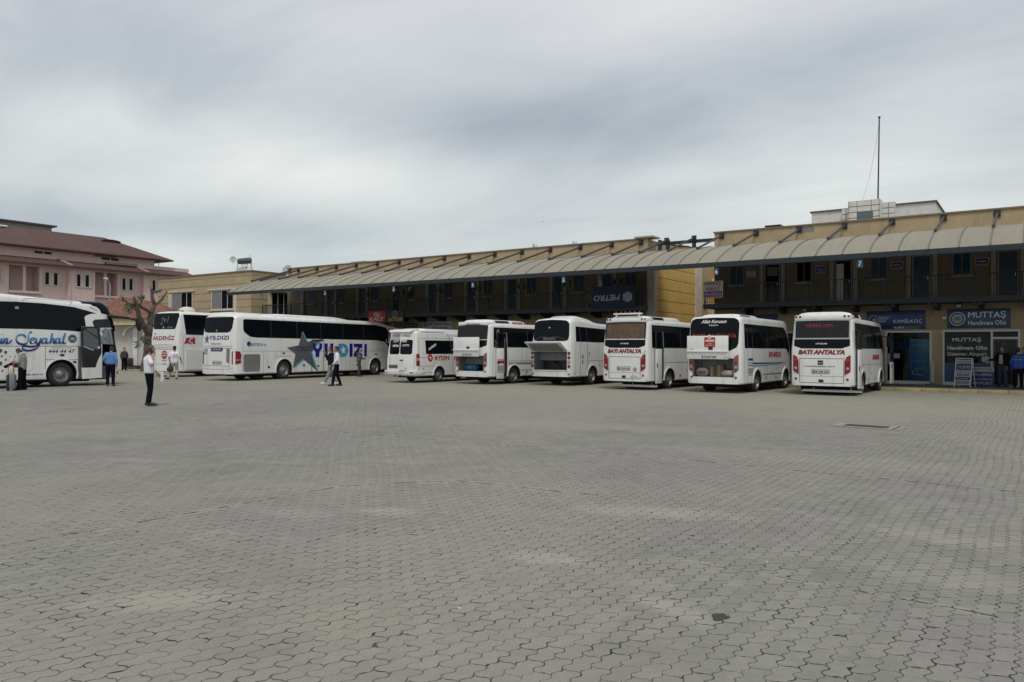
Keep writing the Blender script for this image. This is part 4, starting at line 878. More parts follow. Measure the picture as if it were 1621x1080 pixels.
# white clad block with a mast
t, P = building('white_office_block', (-10, 68, 0), 'white block with a stepped clad tower rising behind the right terminal block')
P(MB().box(-14.48, -6.05, 62, 74, 0, 12.30).build('wall', whitewall)); P(MB().box(-14.6, -5.95, 61.9, 62.15, 12.303, 12.40).box(-6.2, -5.95, 62.153, 74.1, 12.303, 12.40).box(-14.6, -14.35, 62.153, 74.1, 12.303, 12.4).build('coping', mat('dark_coping', (.10, .09, .09))))
tw = [(-12.2, -11.65, 61.5, 12.28), (-11.648, -9.48, 60.9, 12.70), (-9.478, -8.6, 61.5, 12.50)]
for x0, x1, y0, zt in tw: P(MB().box(x0, x1, y0, 64.6, 0, zt).build('tower', whitewall))
sb = MB()
for x0, x1, y0, zt in tw:
    z = zt-.42
    while z > 10.5: sb.box(x0+.001, x1-.001, y0-.012, y0-.002, z, z+.035); z -= .42
    for x in ([x0+.05, x0+(x1-x0)*.28, x0+(x1-x0)*.72, x1-.08] if x1-x0 > 1 else [x0+(x1-x0)*.5]): sb.box(x, x+.03, y0-.0125, y0-.0025, 10.5, zt)
sb.box(-9.396, -9.386, 60.92, 61.49, 11.2, 11.23)
P(sb.build('cladding_joints', mat('dark_coping', (.10, .09, .09))))
P(MB().box(-11.0, -9.95, 60.86, 60.885, 11.2, 11.85).build('window', mat('sky_glass', (.09, .13, .15), .1)))
t = thing('flagpole', (-9.8, 62.0, 12.3), 0, 'tall thin dark flagpole with a slack halyard on the white block', 'flagpole')
MB().tube((0, 0, 0), (.10, 0, 6.55), .055, .045, n=10).lathe((.10, 0, 6.55), (0, 0, 1), [(0, .05), (.04, .09), (.12, .09), (.16, .03)], 10).build('pole', mat('pole_paint', (.045, .035, .06), .5), t)
h = MB(); pr = Vector((.08, -.0, 6.3))
for k in range(1, 13):
    s_ = k/12; q = Vector((.08-1.15*s_-.25*sin(pi*s_)*-.6, 0, 6.3*(1-s_)+.45*s_)); h.tube(pr, q, .009, n=4, cap=False); pr = q
h.build('halyard', printgrey, t)

# ---- pink apartment building
t, P = building('pink_apartment_building', (-78, 32, 0), 'long pink apartment building with brown tiled roofs at the far left')
PXX = -72.0; YL, YR = 20.0, 47.0
def Q(y, k=1.): return y
w = MB()
# wall pieces between the recessed balconies; bottom to just under the lower eave
def seg(y0, y1, x=PXX): w.box(x-5, x, y0, y1, 0, 8.86)
seg(20, 22.0); w.box(-77, -73.4, 22.001, 24.4, 0, 8.86); seg(24.401, 29.45); w.box(-77, -73.3, 29.451, 31.85, 0, 8.86)
seg(31.851, 34.1); w.box(-77, -71.6, 34.101, 36.45, 0, 8.86); w.box(-77, -73.3, 36.451, 38.75, 0, 8.86); seg(38.751, 41.1); w.box(-77, -71.6, 41.101, 43.8, 0, 8.86); seg(43.801, 47)
# floors under the niches and their mid pillars
for a, b in ((22.001, 24.4), (29.451, 31.85), (36.451, 38.75)):
    w.box(-73.299, -72.0, a, b, 0, 6.45); m_ = (a+b)/2; w.box(-72.35, -71.95, m_-.13, m_+.1, 6.451, 8.86)
P(w.build('wall', pink))
P(MB().box(-78.5, -73.5, 20, 43.3, 9.25, 10.55).build('attic_wall', pink))
for a, b in ((22.0, 24.4), (29.45, 31.85), (36.45, 38.75)): P(MB().box(-73.28, -71.7, a-.05, b+.1, 6.30, 6.49).build('balcony_ledge', pinkd))
tr = MB()
tr.box(-72.2, -71.45, 20, 47, 8.66, 8.86)
P(tr.build('eave_soffit', pinkd))
lower = [(-71.15, 8.92), (-73.6, 9.62), (-73.6, 9.5), (-71.15, 8.8)]
P(MB().prism(lower, lambda u, v, d: (u, d, v), 20, 46.6).build('lower_roof', tileY))
P(MB().prism([(-71.13, 8.74), (-71.0, 8.74), (-71.0, 8.92), (-71.13, 8.92)], lambda u, v, d: (u, d, v), 20, 46.6).build('gutter', mat('gutter', (.06, .04, .04), .7)))
for y in (34.0, 41.15): P(MB().prism([(-71.2, 8.95), (-73.6, 9.68), (-73.6, 9.74), (-71.2, 9.05)], lambda u, v, d: (u, d, v), y, y+.3).build('roof_verge', mat('verge', (.35, .22, .18), .9)))
up = MB()
ex, ez = -72.7, 10.55; rx, rz_ = -80., 13.05; yr = 44.9
up.add([(ex, 20, ez), (ex, yr, ez), (rx, 41.6, rz_), (rx, 20, rz_), (rx-7.3, yr, ez), (rx-7.3, 20, ez)], [(0, 1, 2, 3), (1, 4, 2), (2, 4, 5, 3), (0, 3, 5)])
up.add([(ex, 20, ez-.12), (ex, yr, ez-.12), (rx-7.3, yr, ez-.12), (rx-7.3, 20, ez-.12), (ex, 20, ez-.001), (ex, yr, ez-.001), (rx-7.3, yr, ez-.001), (rx-7.3, 20, ez-.001)], [(0, 1, 2, 3), (0, 1, 5, 4), (1, 2, 6, 5), (2, 3, 7, 6)])
P(up.build('upper_roof', tileY, ang=10))
# arched dormer at the ridge
ad = MB(); n = 10; arc = [(41.3+.95*(-cos(pi*i/n)), 12.42+.20*sin(pi*i/n)**.8) for i in range(n+1)]
ad.prism([(y, z) for y, z in arc], lambda u, v, d: (d, u, v), -80.5, -78.1)
P(ad.build('arched_dormer', mat('dormer_brown', (.10, .065, .055), .9)))
ad = MB()
for i in range(n): ad.beam((-78.05, *arc[i]), (-78.05, *arc[i+1]), .2, .08)
P(ad.build('dormer_rim', tileY))
# stair box on the roof
P(MB().box(-92, -84, 26, 38.3, 12, 14.05).build('stair_tower', greywall)); P(MB().box(-92.2, -83.7, 25.8, 38.7, 14.053, 14.22).build('stair_tower_roof', mat('dark_slab', (.08, .08, .08), .9)))
P(MB().box(-79.3, -78.9, 31.5, 32.1, 12.8, 12.95).build('skylight', printwhite))
def pwin(y0, y1, z0=7.17, z1=8.25, x=PXX):
    fr = P(MB().box(x+.003, x+.08, y0-.09, y0, z0-.09, z1+.09).box(x+.003, x+.08, y1, y1+.09, z0-.09, z1+.09).box(x+.003, x+.08, y0, y1, z1, z1+.09).box(x+.003, x+.08, y0, y1, z0-.09, z0).build('window_frame', pinkd))
    P(MB().box(x+.003, x+.02, y0, y0+(y1-y0)*.62, z0, z1).build('window', dglass)); P(MB().box(x+.003, x+.035, y0+(y1-y0)*.621, y1, z0, z1).build('window_reveal', mat('reveal', (.5, .49, .47), .8)))
for a, x in ((25.3, PXX), (26.15, PXX), (27.6, PXX), (28.45, PXX), (32.3, PXX), (33.02, PXX), (34.8, -71.6), (35.55, -71.6), (39.18, PXX), (39.87, PXX), (41.95, -71.6), (42.75, -71.6)): pwin(a, a+.53, x=x)
for y in (29.55, 36.55, 22.1):
    P(MB().box(-73.296, -73.25, y+.02, y+.42, 6.5, 8.3).build('balcony_door', doorblue)); P(MB().box(-73.296, -73.22, y+.43, y+.52, 6.5, 8.4).build('door_frame', pinkd))
for y0, y1 in ((32.1, 33.5), (38.0, 39.6)):
    P(MB().box(-73.497, -73.45, y0, y1, 10.02, 10.22).build('attic_window', dglass)); P(MB().box(-73.449, -73.43, (y0+y1)/2-.04, (y0+y1)/2+.04, 10.02, 10.22).box(-73.497, -73.43, y1, y1+.07, 9.95, 10.3).build('window_frame', pinkd))
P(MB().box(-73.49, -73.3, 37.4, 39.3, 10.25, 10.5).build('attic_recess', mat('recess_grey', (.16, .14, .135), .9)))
P(MB().box(-73.58, -73.2, 38.3, 41.4, 9.63, 9.83).build('attic_parapet', greywall)); P(MB().box(-73.6, -73.2, 41.401, 46.9, 9.5, 9.86).build('attic_parapet', pinkd))
P(MB().tube((-71.5, 34.4, 8.9), (-71.5, 34.25, 8.4), .05).tube((-71.52, 34.2, 8.4), (-71.52, 34.2, 3), .05).build('downpipe', pinkd))
P(MB().tube((-73.3, 43.6, 10.4), (-72.9, 43.4, 9.9), .04).build('downpipe', greywall))

# ---- tiled kiosk behind the tree
c_ = at(212, 588, Z=0)
hx = thing('tiled_kiosk', (-57.6, 32.9, 0), radians(YAW), 'small whitewashed kiosk with an orange tiled roof and cream fascia behind the pruned tree', 'kiosk')
MB().box(-4.2, 2.2, 0, 4, 0, 3.4).build('wall', mat('whitewash', (.50, .47, .43), .9, var=.08, stain=(.38, .35, .32)), hx)
MB().box(-4.8, 2.8, -.75, 4.6, 3.40, 3.92).build('fascia', mat('cream_fascia', (.50, .43, .28), .9, var=.1), hx)
rf = MB()
rf.add([(-5.0, -.95, 3.93), (3.0, -.95, 3.93), (3.0, 4.8, 3.93), (-5.0, 4.8, 3.93), (-2.6, 1.9, 5.75), (.2, 1.9, 5.35)], [(0, 1, 5, 4), (1, 2, 5), (2, 3, 4, 5), (3, 0, 4), (0, 3, 2, 1)])
kt = rf.build('roof', tile_mat('orange_roof_tiles_x', (.19, .085, .055), (.28, .125, .08), 0, .26, .36), hx, ang=10)
MB().box(.2, 1.25, -.03, -.003, 0, 2.2).build('door', mat('pale_shutter', (.42, .41, .38), .7), hx); MB().box(1.26, 1.33, -.05, -.003, 0, 2.3).build('door_trim', gold, hx)
MB().box(-.6, -.25, -.12, -.003, 0, 3.3).build('pilaster', whitewall, hx)
for x in (-1.2, .35):
    b = MB()
    for k in range(5):
        a0, a1 = pi/2*k/5, pi/2*(k+1)/5; b.beam((x+.75-.75*cos(a0), -.3, 2.6+.7*sin(a0)), (x+.75-.75*cos(a1), -.3, 2.6+.7*sin(a1)), .15, .12)
    b.build('arched_bracket', cream, hx)
MB().lathe((2.6, -.2, 3.93), (0, 0, 1), [(0, .05), (.1, .12), (.2, .05), (.35, .1), (.42, .04), (.6, .04), (.7, .01)], 10).build('finial', printblack, hx)

# railing with crossed bars in front of it
p0 = at(200, 583, Z=0); p1 = at(226, 583, Z=0); dv = (p1-p0)
rl = thing('crossbar_railing', p0, atan2(dv.y, dv.x), 'low dark railing with crossed bars between the blue-lettered coach and the tree', 'railing')
L_ = dv.length; r = MB().beam((-.6, 0, 1.05), (L_+.8, 0, 1.05), .06, .07)
for k in range(4):
    x = -.5+k*(L_+1.2)/3; r.beam((x, 0, 0), (x, 0, 1.1), .07, .07)
    if k < 3: xn = -.5+(k+1)*(L_+1.2)/3; r.beam((x, 0, .15), (xn, 0, 1.0), .04, .05).beam((x, .045, 1.0), (xn, .045, .15), .04, .05)
r.build('bars', mat('dark_wood', (.035, .025, .02), .8), rl)
q = at(211, 584, Z=0)
bn = thing('luggage_cart', (q.x+.6, q.y-.3, 0), radians(40), 'dark wheeled cart with a bin standing by the low railing', 'cart')
MB().box(-.75, -.1, -.3, .3, .22, .85).build('bin', black, bn, bev=.04); MB().box(-.1, .8, -.33, .33, .2, .28).build('tray', printblack, bn); MB().tube((.8, -.3, .25), (.95, -.3, 1.05), .02).tube((.8, .3, .25), (.95, .3, 1.05), .02).tube((.95, -.3, 1.05), (.95, .3, 1.05), .02).build('handle', steel, bn)
for x in (-.6, .6):
    for y in (-.32, .32): MB().lathe((x, y-.02, .11), (0, 1, 0), [(0, .11), (.04, .11)], 14).build('wheel', rubber, bn)

# ---- pruned tree
TX = -51.9
tr = thing('pruned_tree', (TX, 29.95, 0), 0, 'heavily pruned tree with bare stub branches between kiosk and white coach', 'tree')
def limb(m, pts, n=9):
    for (a, ra), (b, rb) in zip(pts[:-1], pts[1:]):
        a, b = Vector(a), Vector(b); k = max(2, int((b-a).length/.25)); pr = a; ra *= .88; rb *= .88; pra = ra
        for i in range(1, k+1):
            s_ = i/k; q = a.lerp(b, s_)+Vector([random.uniform(-.035, .035) for _ in range(3)])*(i < k); rq = (ra+(rb-ra)*s_)*random.uniform(.93, 1.09)
            m.tube(pr, q, pra, rq, n=n, cap=True); pr = q; pra = rq
tk = MB()
def P2d(y, z, x=0.): return (x, y-29.95, z)
limb(tk, [(P2d(29.9, -.1), .38), (P2d(29.98, .6), .29), (P2d(30.1, 1.7), .27), (P2d(30.18, 2.7), .27)]); tk.build('trunk', bark, tr)
L1 = MB(); limb(L1, [(P2d(30.18, 2.6), .27), (P2d(29.72, 3.2, .2), .22), (P2d(29.25, 3.9, .35), .18), (P2d(29.1, 4.5, .4), .15), (P2d(28.86, 5.15, .4), .10)])
limb(L1, [(P2d(29.1, 4.4, .4), .11), (P2d(29.36, 4.8, .5), .10), (P2d(29.40, 5.3, .5), .09)]); limb(L1, [(P2d(29.1, 4.45, .4), .10), (P2d(28.5, 4.75, .2), .09), (P2d(28.22, 5.1, .1), .06)]); L1.build('limb', bark, tr)
L2 = MB(); limb(L2, [(P2d(30.2, 2.6), .30), (P2d(30.36, 3.4, -.1), .24), (P2d(30.42, 4.1, -.1), .20), (P2d(30.66, 4.75, -.1), .15), (P2d(30.50, 5.2, -.1), .14), (P2d(30.42, 5.85, -.1), .10)])
limb(L2, [(P2d(30.66, 4.7, -.1), .12), (P2d(31.25, 5.1, -.2), .10), (P2d(31.68, 5.72, -.2), .06)]); limb(L2, [(P2d(30.47, 5.6, -.1), .09), (P2d(31.08, 5.72, 0), .08)]); limb(L2, [(P2d(30.40, 4.1, -.1), .14), (P2d(29.9, 4.35, .1), .12), (P2d(29.4, 4.6, .2), .09)])
L2.build('limb', bark, tr)
tw_m = MB()
for (y, z, x) in ((28.86, 5.15, .4), (29.4, 5.3, .5), (28.22, 5.1, .1), (31.68, 5.72, -.2), (30.42, 5.85, -.1), (31.08, 5.72, 0), (29.4, 4.6, .2), (29.1, 4.4, .4)):
    for _ in range(5):
        a = Vector(P2d(y, z, x)); pr = a; dv_ = Vector((random.uniform(-1, 1), random.uniform(-1, 1), random.uniform(.1, 1.2))).normalized()
        for k_ in range(3):
            q = pr+dv_*random.uniform(.06, .14)+Vector([random.uniform(-.03, .03) for _ in range(3)]); tw_m.tube(pr, q, .012-.003*k_, .009-.003*k_, n=4); pr = q
tw_m.build('twigs', bark, tr)
lf = MB()
for (y, z, r, n, x) in ((28.55, 4.35, .42, 150, .35), (28.9, 4.55, .35, 90, .45), (29.5, 5.15, .16, 26, .5), (29.25, 5.1, .2, 20, .4), (28.95, 1.9, .33, 60, .7), (29.35, 2.3, .25, 30, .6), (31.4, 3.9, .30, 70, -.3), (31.9, 3.6, .3, 40, -.3), (28.25, 4.9, .12, 10, .1), (29.7, 2.0, .25, 30, .5)):
    for _ in range(n):
        v = Vector((random.gauss(0, 1), random.gauss(0, 1), random.gauss(0, 1))); v = v.normalized()*r*random.random()**.5
        c = Vector(P2d(y, z, x))+v; a = Vector([random.uniform(-1, 1) for _ in range(3)]).normalized(); b = a.orthogonal().normalized(); s_ = random.uniform(.05, .10)
        lf.add([c-a*s_, c+b*s_*.45, c+a*s_, c-b*s_*.45], [(0, 1, 2, 3)])
    for _ in range(6):
        v = Vector([random.uniform(-1, 1) for _ in range(3)])*r; 
        cc = Vector(P2d(y, z, x)); lf.tube(cc, cc+v, .012, .005, n=4)
lo = lf.build('crown', leafm, tr)

# street lamp behind the left coach
t = thing('street_lamp', (-66.0, 34.5, 0), 0, 'grey street lamp with one drooping head in front of the pink building', 'street lamp')
q = at(168, 443, X=-66.0); base = at(174, 476, X=-66.0)
t.location = (-66.0, base.y, 0)
dy = q.y-base.y
MB().tube((0, 0, 0), (0, 0, q.z-.35), .09, .055, n=10).tube((0, 0, q.z-.36), (0, dy*.7, q.z), .04, n=8).build('pole', mat('galvanised', (.30, .31, .32), .5), t)
MB().prism([(dy*.6, q.z-.02), (dy*1.5, q.z+.05), (dy*1.6, q.z+.16), (dy*.9, q.z+.20)], lambda u, v, d: (d, u, v), -.14, .14).build('lamp_head', printwhite, t, bev=.03)

# birds
for k, (px, py) in enumerate(((146.5, 356.5), (168, 365.3), (859, 351))):
    p_ = at(px, py, Y=60+8*k)
    t = thing('bird', p_, radians(40*k), ('tiny dark bird in the sky above the pink roof, left of two', 'tiny dark bird in the sky above the pink roof, right of two', 'tiny dark bird in the sky above the middle of the canopy')[k], 'bird', 'birds in the sky'); t.scale = (.55, .55, .55)
    MB().lathe((-.14, 0, 0), (1, 0, 0), [(0, .005), (.06, .035), (.15, .045), (.24, .03), (.29, .004)], 8).build('body', printblack, t)
    MB().add([(-.04, 0, .02), (.08, 0, .02), (.03, .28, .10), (-.06, .30, .09)], [(0, 1, 2, 3)]).add([(-.04, 0, .02), (.08, 0, .02), (.03, -.28, .10), (-.06, -.30, .09)], [(0, 1, 2, 3)]).build('wing', printblack, t)
# ================================================================ vehicles
class Veh:
    """vehicle frame: origin on the ground under the middle of the rear face, local y forward, x right"""
    def __init__(s, name, yaw, R=None, W=None, contact=None, xr=None, xl=None, label='', cat='minibus', group=None):
        s.a = radians(yaw); s.d = Vector((-sin(s.a), cos(s.a), 0)); s.r = Vector((cos(s.a), sin(s.a), 0))
        if contact:
            c = at(*contact, Z=0); P0 = Vector((c.x, c.y, 0))+s.r*.02
            # intersect the side plane with the vertical plane through pixel xr
            q = ray(xr, 560); n = Vector((q.y, -q.x, 0)); t = -(P0.dot(n))/(s.d.dot(n)); R = P0+s.d*t; s.oh = -t
        R = Vector((R[0], R[1], 0)); s.R = R
        if W is None:
            q = ray(xl, 560); n = Vector((q.y, -q.x, 0)); t = (R.dot(n))/(s.r.dot(n)); W = t
        s.W = W; s.o = R-s.r*(W/2)
        s.t = thing(name, s.o, s.a, label, cat, group)
        print(name, 'W', round(W, 2), 'origin', tuple(round(c, 2) for c in s.o), 'overhang', round(getattr(s, 'oh', 0), 2))
    def loc(s, px, py, n, c):
        dr = ray(px, py); t = (c-(CAMP-s.o).dot(n))/dr.dot(n); p = CAMP+dr*t-s.o
        return p.dot(s.r), p.dot(s.d), p.z
    def rear(s, px, py): x, y, z = s.loc(px, py, s.d, 0); return (x, z)
    def side(s, px, py): x, y, z = s.loc(px, py, s.r, s.W/2); return (y, z)

def rear_round(y, R, loss): return loss*(1-sqrt(max(0, 1-((R-y)/R)**2))) if y < R else 0.
class Body:
    def __init__(s, v, L, z0, belt, tumble, r, Hf, m, Rr=.28, lr=.10, tr=.10, Rf=.9, lf=.28, tf=None, lean=lambda z: 0., bulge=.05, crown=.03, arches=(), wr=.40, cuts=(), wheel_side=True, nosef=None, name='body', wt_arch=.085):
        s.v = v; s.L = L; s.W = v.W; s.z0 = z0; s.belt = belt; s.tumble = tumble; s.r = r; s.Hf = Hf; s.lean = lean; s.bulge = bulge
        s.Rr, s.lr, s.tr, s.Rf, s.lf = Rr, lr, tr, Rf, lf; s.nosef = nosef
        st = [0, .02, .05, .1, .18, Rr]; y = Rr+.25
        while y < L-Rf-.1: st.append(y); y += .35
        st += [L-Rf*k for k in (1, .85, .7, .55, .4, .28, .18, .1, .05, .015, 0)]
        mb = MB(); n = None; vs = []
        for y in st:
            P = s.section(y, crown); n = len(P); vs += [s.warp(x, y, z) for x, z in P]
        fs = []
        for j in range(len(st)-1):
            for k in range(n): fs.append((j*n+k, j*n+(k+1) % n, (j+1)*n+(k+1) % n, (j+1)*n+k))
        hn = (n-2)//2; nc = 8                      # end caps as strips across the width
        for base, y in ((0, st[0]), ((len(st)-1)*n, st[-1])):
            P = s.section(y, crown); rows = []
            for k in range(hn):
                l = n-2-k; row = [base+k]
                for c in range(1, nc):
                    q = c/nc; vs.append(s.warp(P[k][0]+(P[l][0]-P[k][0])*q, y, P[k][1]+(P[l][1]-P[k][1])*q)); row.append(len(vs)-1)
                row.append(base+l); rows.append(row)
            for r0, r1 in zip(rows[:-1], rows[1:]):
                for c in range(nc): fs.append((r0[c], r0[c+1], r1[c+1], r1[c]))
            fs.append(tuple([base+n-1]+rows[0][::-1])); fs.append(tuple([base+hn]+rows[-1]))
        mb.add(vs, fs)
        me = mb.mesh(name); o = link(name, me, [m, dark_cut], v.t); 
        cut = []
        for (ya, ra) in arches:
            for sg in (-1, 1):
                c = MB().lathe((sg*(s.W/2-.42), ya, wr+.0), (sg, 0, 0), [(0, ra), (.7, ra)], 32).build('cut', dark_cut, None); cut.append(c)
                c2 = MB().box(sg*(s.W/2-.42), sg*(s.W/2+.3), ya-ra, ya+ra, -.2, wr).build('cut', dark_cut, None); cut.append(c2)
        for (x0, x1, y0, y1, za, zb, cm) in cuts: cut.append(MB().box(x0, x1, y0, y1, za, zb).build('cut', cm, None))
        for c in cut:
            c.matrix_world = Matrix.Translation(v.t.location) @ Matrix.Rotation(s.v.a, 4, 'Z')
            md = o.modifiers.new('b', 'BOOLEAN'); md.object = c; md.operation = 'DIFFERENCE'; md.solver = 'EXACT'
            try: md.material_mode = 'TRANSFER'
            except Exception: pass
        if cut:
            m2 = evaluated(o); o.modifiers.clear(); o.data = m2; smooth(m2, 32)
            for c in cut: bpy.data.objects.remove(c)
        s.o = o
    def hwy(s, y):
        w = s.W/2-rear_round(y, s.Rr, s.lr)
        if y > s.L-s.Rf: w -= s.lf*(1-sqrt(max(0, 1-((y-(s.L-s.Rf))/s.Rf)**2)))
        return w
    def top(s, y):
        h = s.Hf(y)-rear_round(y, s.Rr, s.tr)
        return h
    def hw(s, y, z):
        w = s.hwy(y); H = s.top(y)-s.r
        if z <= s.belt: return w
        t = (z-s.belt)/(H-s.belt)
        if t <= 1: return w-s.tumble*t
        q = min(1, (z-H)/s.r); return w-s.tumble-s.r*(1-sqrt(max(0, 1-q*q)))
    def section(s, y, crown):
        w = s.hwy(y); H = s.top(y); z0 = s.z0; r = s.r; wt = w-s.tumble
        R = [(w-.05, z0), (w, z0+.05), (w, z0+.3), (w, (z0+.3+s.belt)/2), (w, s.belt)]
        for k in (.33, .66): R.append((w-s.tumble*k, s.belt+(H-r-s.belt)*k))
        for k in range(6): a = pi/2*k/5; R.append((wt-r+r*cos(a), H-r+r*sin(a)))
        R.append(((wt-r)*.5, H+crown*.8))
        Lh = [(-x, z) for x, z in R[::-1]]
        return R+[(0, H+crown)]+Lh+[(0, z0)]
    def warp(s, x, y, z):
        f = max(0., 1-y/.9)
        q = min(1, abs(x)/(s.W/2))
        yy = y+f*(s.lean(z)-s.bulge*(1-q*q))
        if s.nosef and y > s.L-2.2: yy += s.nosef(z)*min(1, (y-(s.L-2.2))/2.2)**1.5
        return (x, yy, z)
    def S(s, u, v, d): return s.warp(s.hw(u, v)+d, u, v)
    def SL(s, u, v, d): return s.warp(-s.hw(u, v)-d, u, v)
    def Rr_(s, u, v, d): return s.warp(u, 0., v) and tuple(Vector(s.warp(u, 0., v))-Vector((0, d, 0)))
    def T(s, u, v, d): return (v, u, s.top(u)+d)   # roof

def wheel(v, y, r, side=1, steer=0., rim=True, w=.24, inset=.03, name='wheel', double=False):
    x0 = side*(v.W/2-inset)
    ax = Vector((-side, 0, 0)); c = Vector((x0, y, r))
    tw = w*(2.1 if double else 1)
    prof = [(.02, r*.60), (.0, r*.66), (.0, r*.84), (.03, r*.97), (.06, r), (tw-.06, r), (tw-.03, r*.97), (tw, r*.84), (tw, r*.3)]
    t = MB().lathe(c, ax, prof, 36, caps=(0, 1)).build(name, rubber, v.t, ang=40)
    if rim:
        rp = [(.02, r*.67), (.005, r*.63), (.03, r*.60), (.08, r*.55), (.10, r*.42), (.045, r*.32), (.03, r*.24), (.0, r*.18), (-.02, r*.12), (-.025, r*.02)]
        m = MB().lathe(c, ax, rp, 28, caps=(0, 1))
        for k in range(10):
            a = 2*pi*k/10; q = c+ax*.05+Vector((0, cos(a), sin(a)))*r*.28; m.tube(q, q-ax*.04, .016, n=6)
        for k in range(8):
            a = 2*pi*k/8+.2; q = c+ax*.10+Vector((0, cos(a), sin(a)))*r*.485; m.tube(q, q-ax*.022, r*.055, n=8, mi=1)
        ro = m.build('rim', [rimm, printblack], t)
    return t
def arch_trim(b, y, ra, wr, m, parent, side=1, wd=.07):
    mb = MB(); P = []; n = 16
    f = b.S if side > 0 else b.SL
    a0 = math.asin(min(.95, (wr-b.z0-.02)/ra))
    for k in range(n+1):
        a = -a0+(pi+2*a0)*k/n; P.append((y+ra*cos(a), wr+ra*sin(a), y+(ra+wd)*cos(a), wr+(ra+wd)*sin(a)))
    for p, q in zip(P[:-1], P[1:]):
        vs = [f(*a, d) for d in (.03, -.02) for a in ((p[0], p[1]), (q[0], q[1]), (q[2], q[3]), (p[2], p[3]))]
        mb.add(vs, [(0, 1, 2, 3), (4, 7, 6, 5), (0, 4, 5, 1), (3, 2, 6, 7)])
    return mb.build('wheel_arch', m, parent)
def round_lamp(b, x, z, r, m, parent, name='tail_light', rim=True):
    o = panel(name, disc(x, z, r, 18), b.Rr_, m, parent, off=.014)
    if rim:
        q = strokes('lamp_ring', [[(x+r*1.08*cos(a), z+r*1.08*sin(a)) for a in [2*pi*i/16 for i in range(17)]]], b.Rr_, (0, 0, .01), printgrey, o, off=.0155)
    return o
def chassis(v, L, z0, z=.26): return MB().box(-v.W/2+.28, v.W/2-.28, .5, L-.5, z, z0+.06).box(-v.W/2+.5, v.W/2-.5, 1.2, L-1.2, .18, z).build('underbody', under, v.t)
def plate(b, x0, z0, w, s_, parent, dark=False, h=.11):
    p = panel('number_plate', [(x0, z0), (x0+w, z0), (x0+w, z0+h), (x0, z0+h)], b.Rr_, mat('plate_white', (.55, .56, .56), .5), parent, off=.016)
    q = panel('country_band', [(x0+.004, z0+.004), (x0+.04, z0+.004), (x0+.04, z0+h-.004), (x0+.004, z0+h-.004)], b.Rr_, navy, p, off=.0175, back=.015)
    text('lettering', s_, x0+.05, z0+h*.18, w-.06, h*.64, b.Rr_, printblack, p, fat=.02, off=.0195, thick=.002)
    return p
def gap_line(b, fn, pts, parent, name='panel_gap', w=.009, m=None): return strokes(name, [[p, ((p[0]+q[0])/2, (p[1]+q[1])/2), q] for p, q in zip(pts[:-1], pts[1:])], fn, (0, 0, w), m or seam, parent, off=.004)
def roof_pod(b, y0, y1, w, h, parent, name='roof_pod', m=None, ramp=.25, zadd=0., ramp2=None, rear_up=False):
    """rounded fairing on the roof"""
    mb = MB(); st = 14; vs = []; nn = 13; ramp2 = ramp2 or ramp
    for j in range(st+1):
        t = j/st; y = y0+(y1-y0)*t
        k = min(1, (y-y0)/ramp if ramp > 0 else 1, (y1-y)/ramp2); k = max(0.0, k); k = sin(k*pi/2)
        hh = h*k+.0; ww = w/2*(.86+.14*k)
        base = b.top(y)+zadd-.05
        for i in range(nn):
            a = pi*i/(nn-1); cx = cos(a); sx_ = sin(a)
            x = ww*(abs(cx)**.45)*(1 if cx > 0 else -1); z = base+(hh+.05)*(sx_**.42)
            vs.append(b.warp(x, y, z))
    for j in range(st):
        for i in range(nn-1): mb.f.append([j*nn+i, j*nn+i+1, (j+1)*nn+i+1, (j+1)*nn+i]); mb.mi.append(0)
    mb.f += [list(range(nn)), list(range(st*nn, (st+1)*nn))[::-1]]; mb.mi += [0, 0]
    mb.v = [tuple(v_) for v_ in vs]
    return mb.build(name, m or white, parent, ang=50)
def open_door(v, b, y0, y1, off, z0, z1, zs, parent, m=None, ang=0.):
    """plug door swung out, glazed above zs"""
    x = v.W/2+off; t = .045
    M_ = Matrix.Translation((x, y0, 0)) @ Matrix.Rotation(-ang, 4, 'Z')
    d = MB().box(0, t, 0, y1-y0, z0, zs, mx=M_).build('door', m or white, parent, bev=.008)
    MB().box(.005, t-.005, .03, y1-y0-.03, zs+.03, z1-.04, mx=M_).build('pane', dglass, d)
    MB().box(0, t, 0, .03, zs+.001, z1, mx=M_).box(0, t, y1-y0-.03, y1-y0, zs+.001, z1, mx=M_).box(0, t, .031, y1-y0-.031, z1-.04, z1, mx=M_).build('door_frame', black, d)
    MB().box(t+.001, t+.02, (y1-y0)*.1, (y1-y0)*.22, .95, 1.12, mx=M_).build('handle', printblack, d)
    return d, M_
def boot(v, b, x0, x1, z0, z1, depth=1.1):
    """grey lined luggage hold behind the cut opening"""
    r = MB(); e = .012; y0 = .03
    r.box(x0+e, x1-e, y0, depth-.02, z0+e*.3, z0+e*1.3); r.box(x0+e*.3, x0+e*1.3, y0, depth-.02, z0+e*1.4, z1-e); r.box(x1-e*1.3, x1-e*.3, y0, depth-.02, z0+e*1.4, z1-e)
    r.box(x0+e*1.4, x1-e*1.4, depth-.04, depth-.025, z0+e*1.4, z1-e); r.box(x0+e*1.4, x1-e*1.4, y0, depth-.05, z1-e*1.3, z1-e*.3)
    r.box(x0+e*1.4, x1-e*1.4, .45, .50, z1-.42, z1-e*1.4)
    return r.build('luggage_hold', boot_grey, v.t)

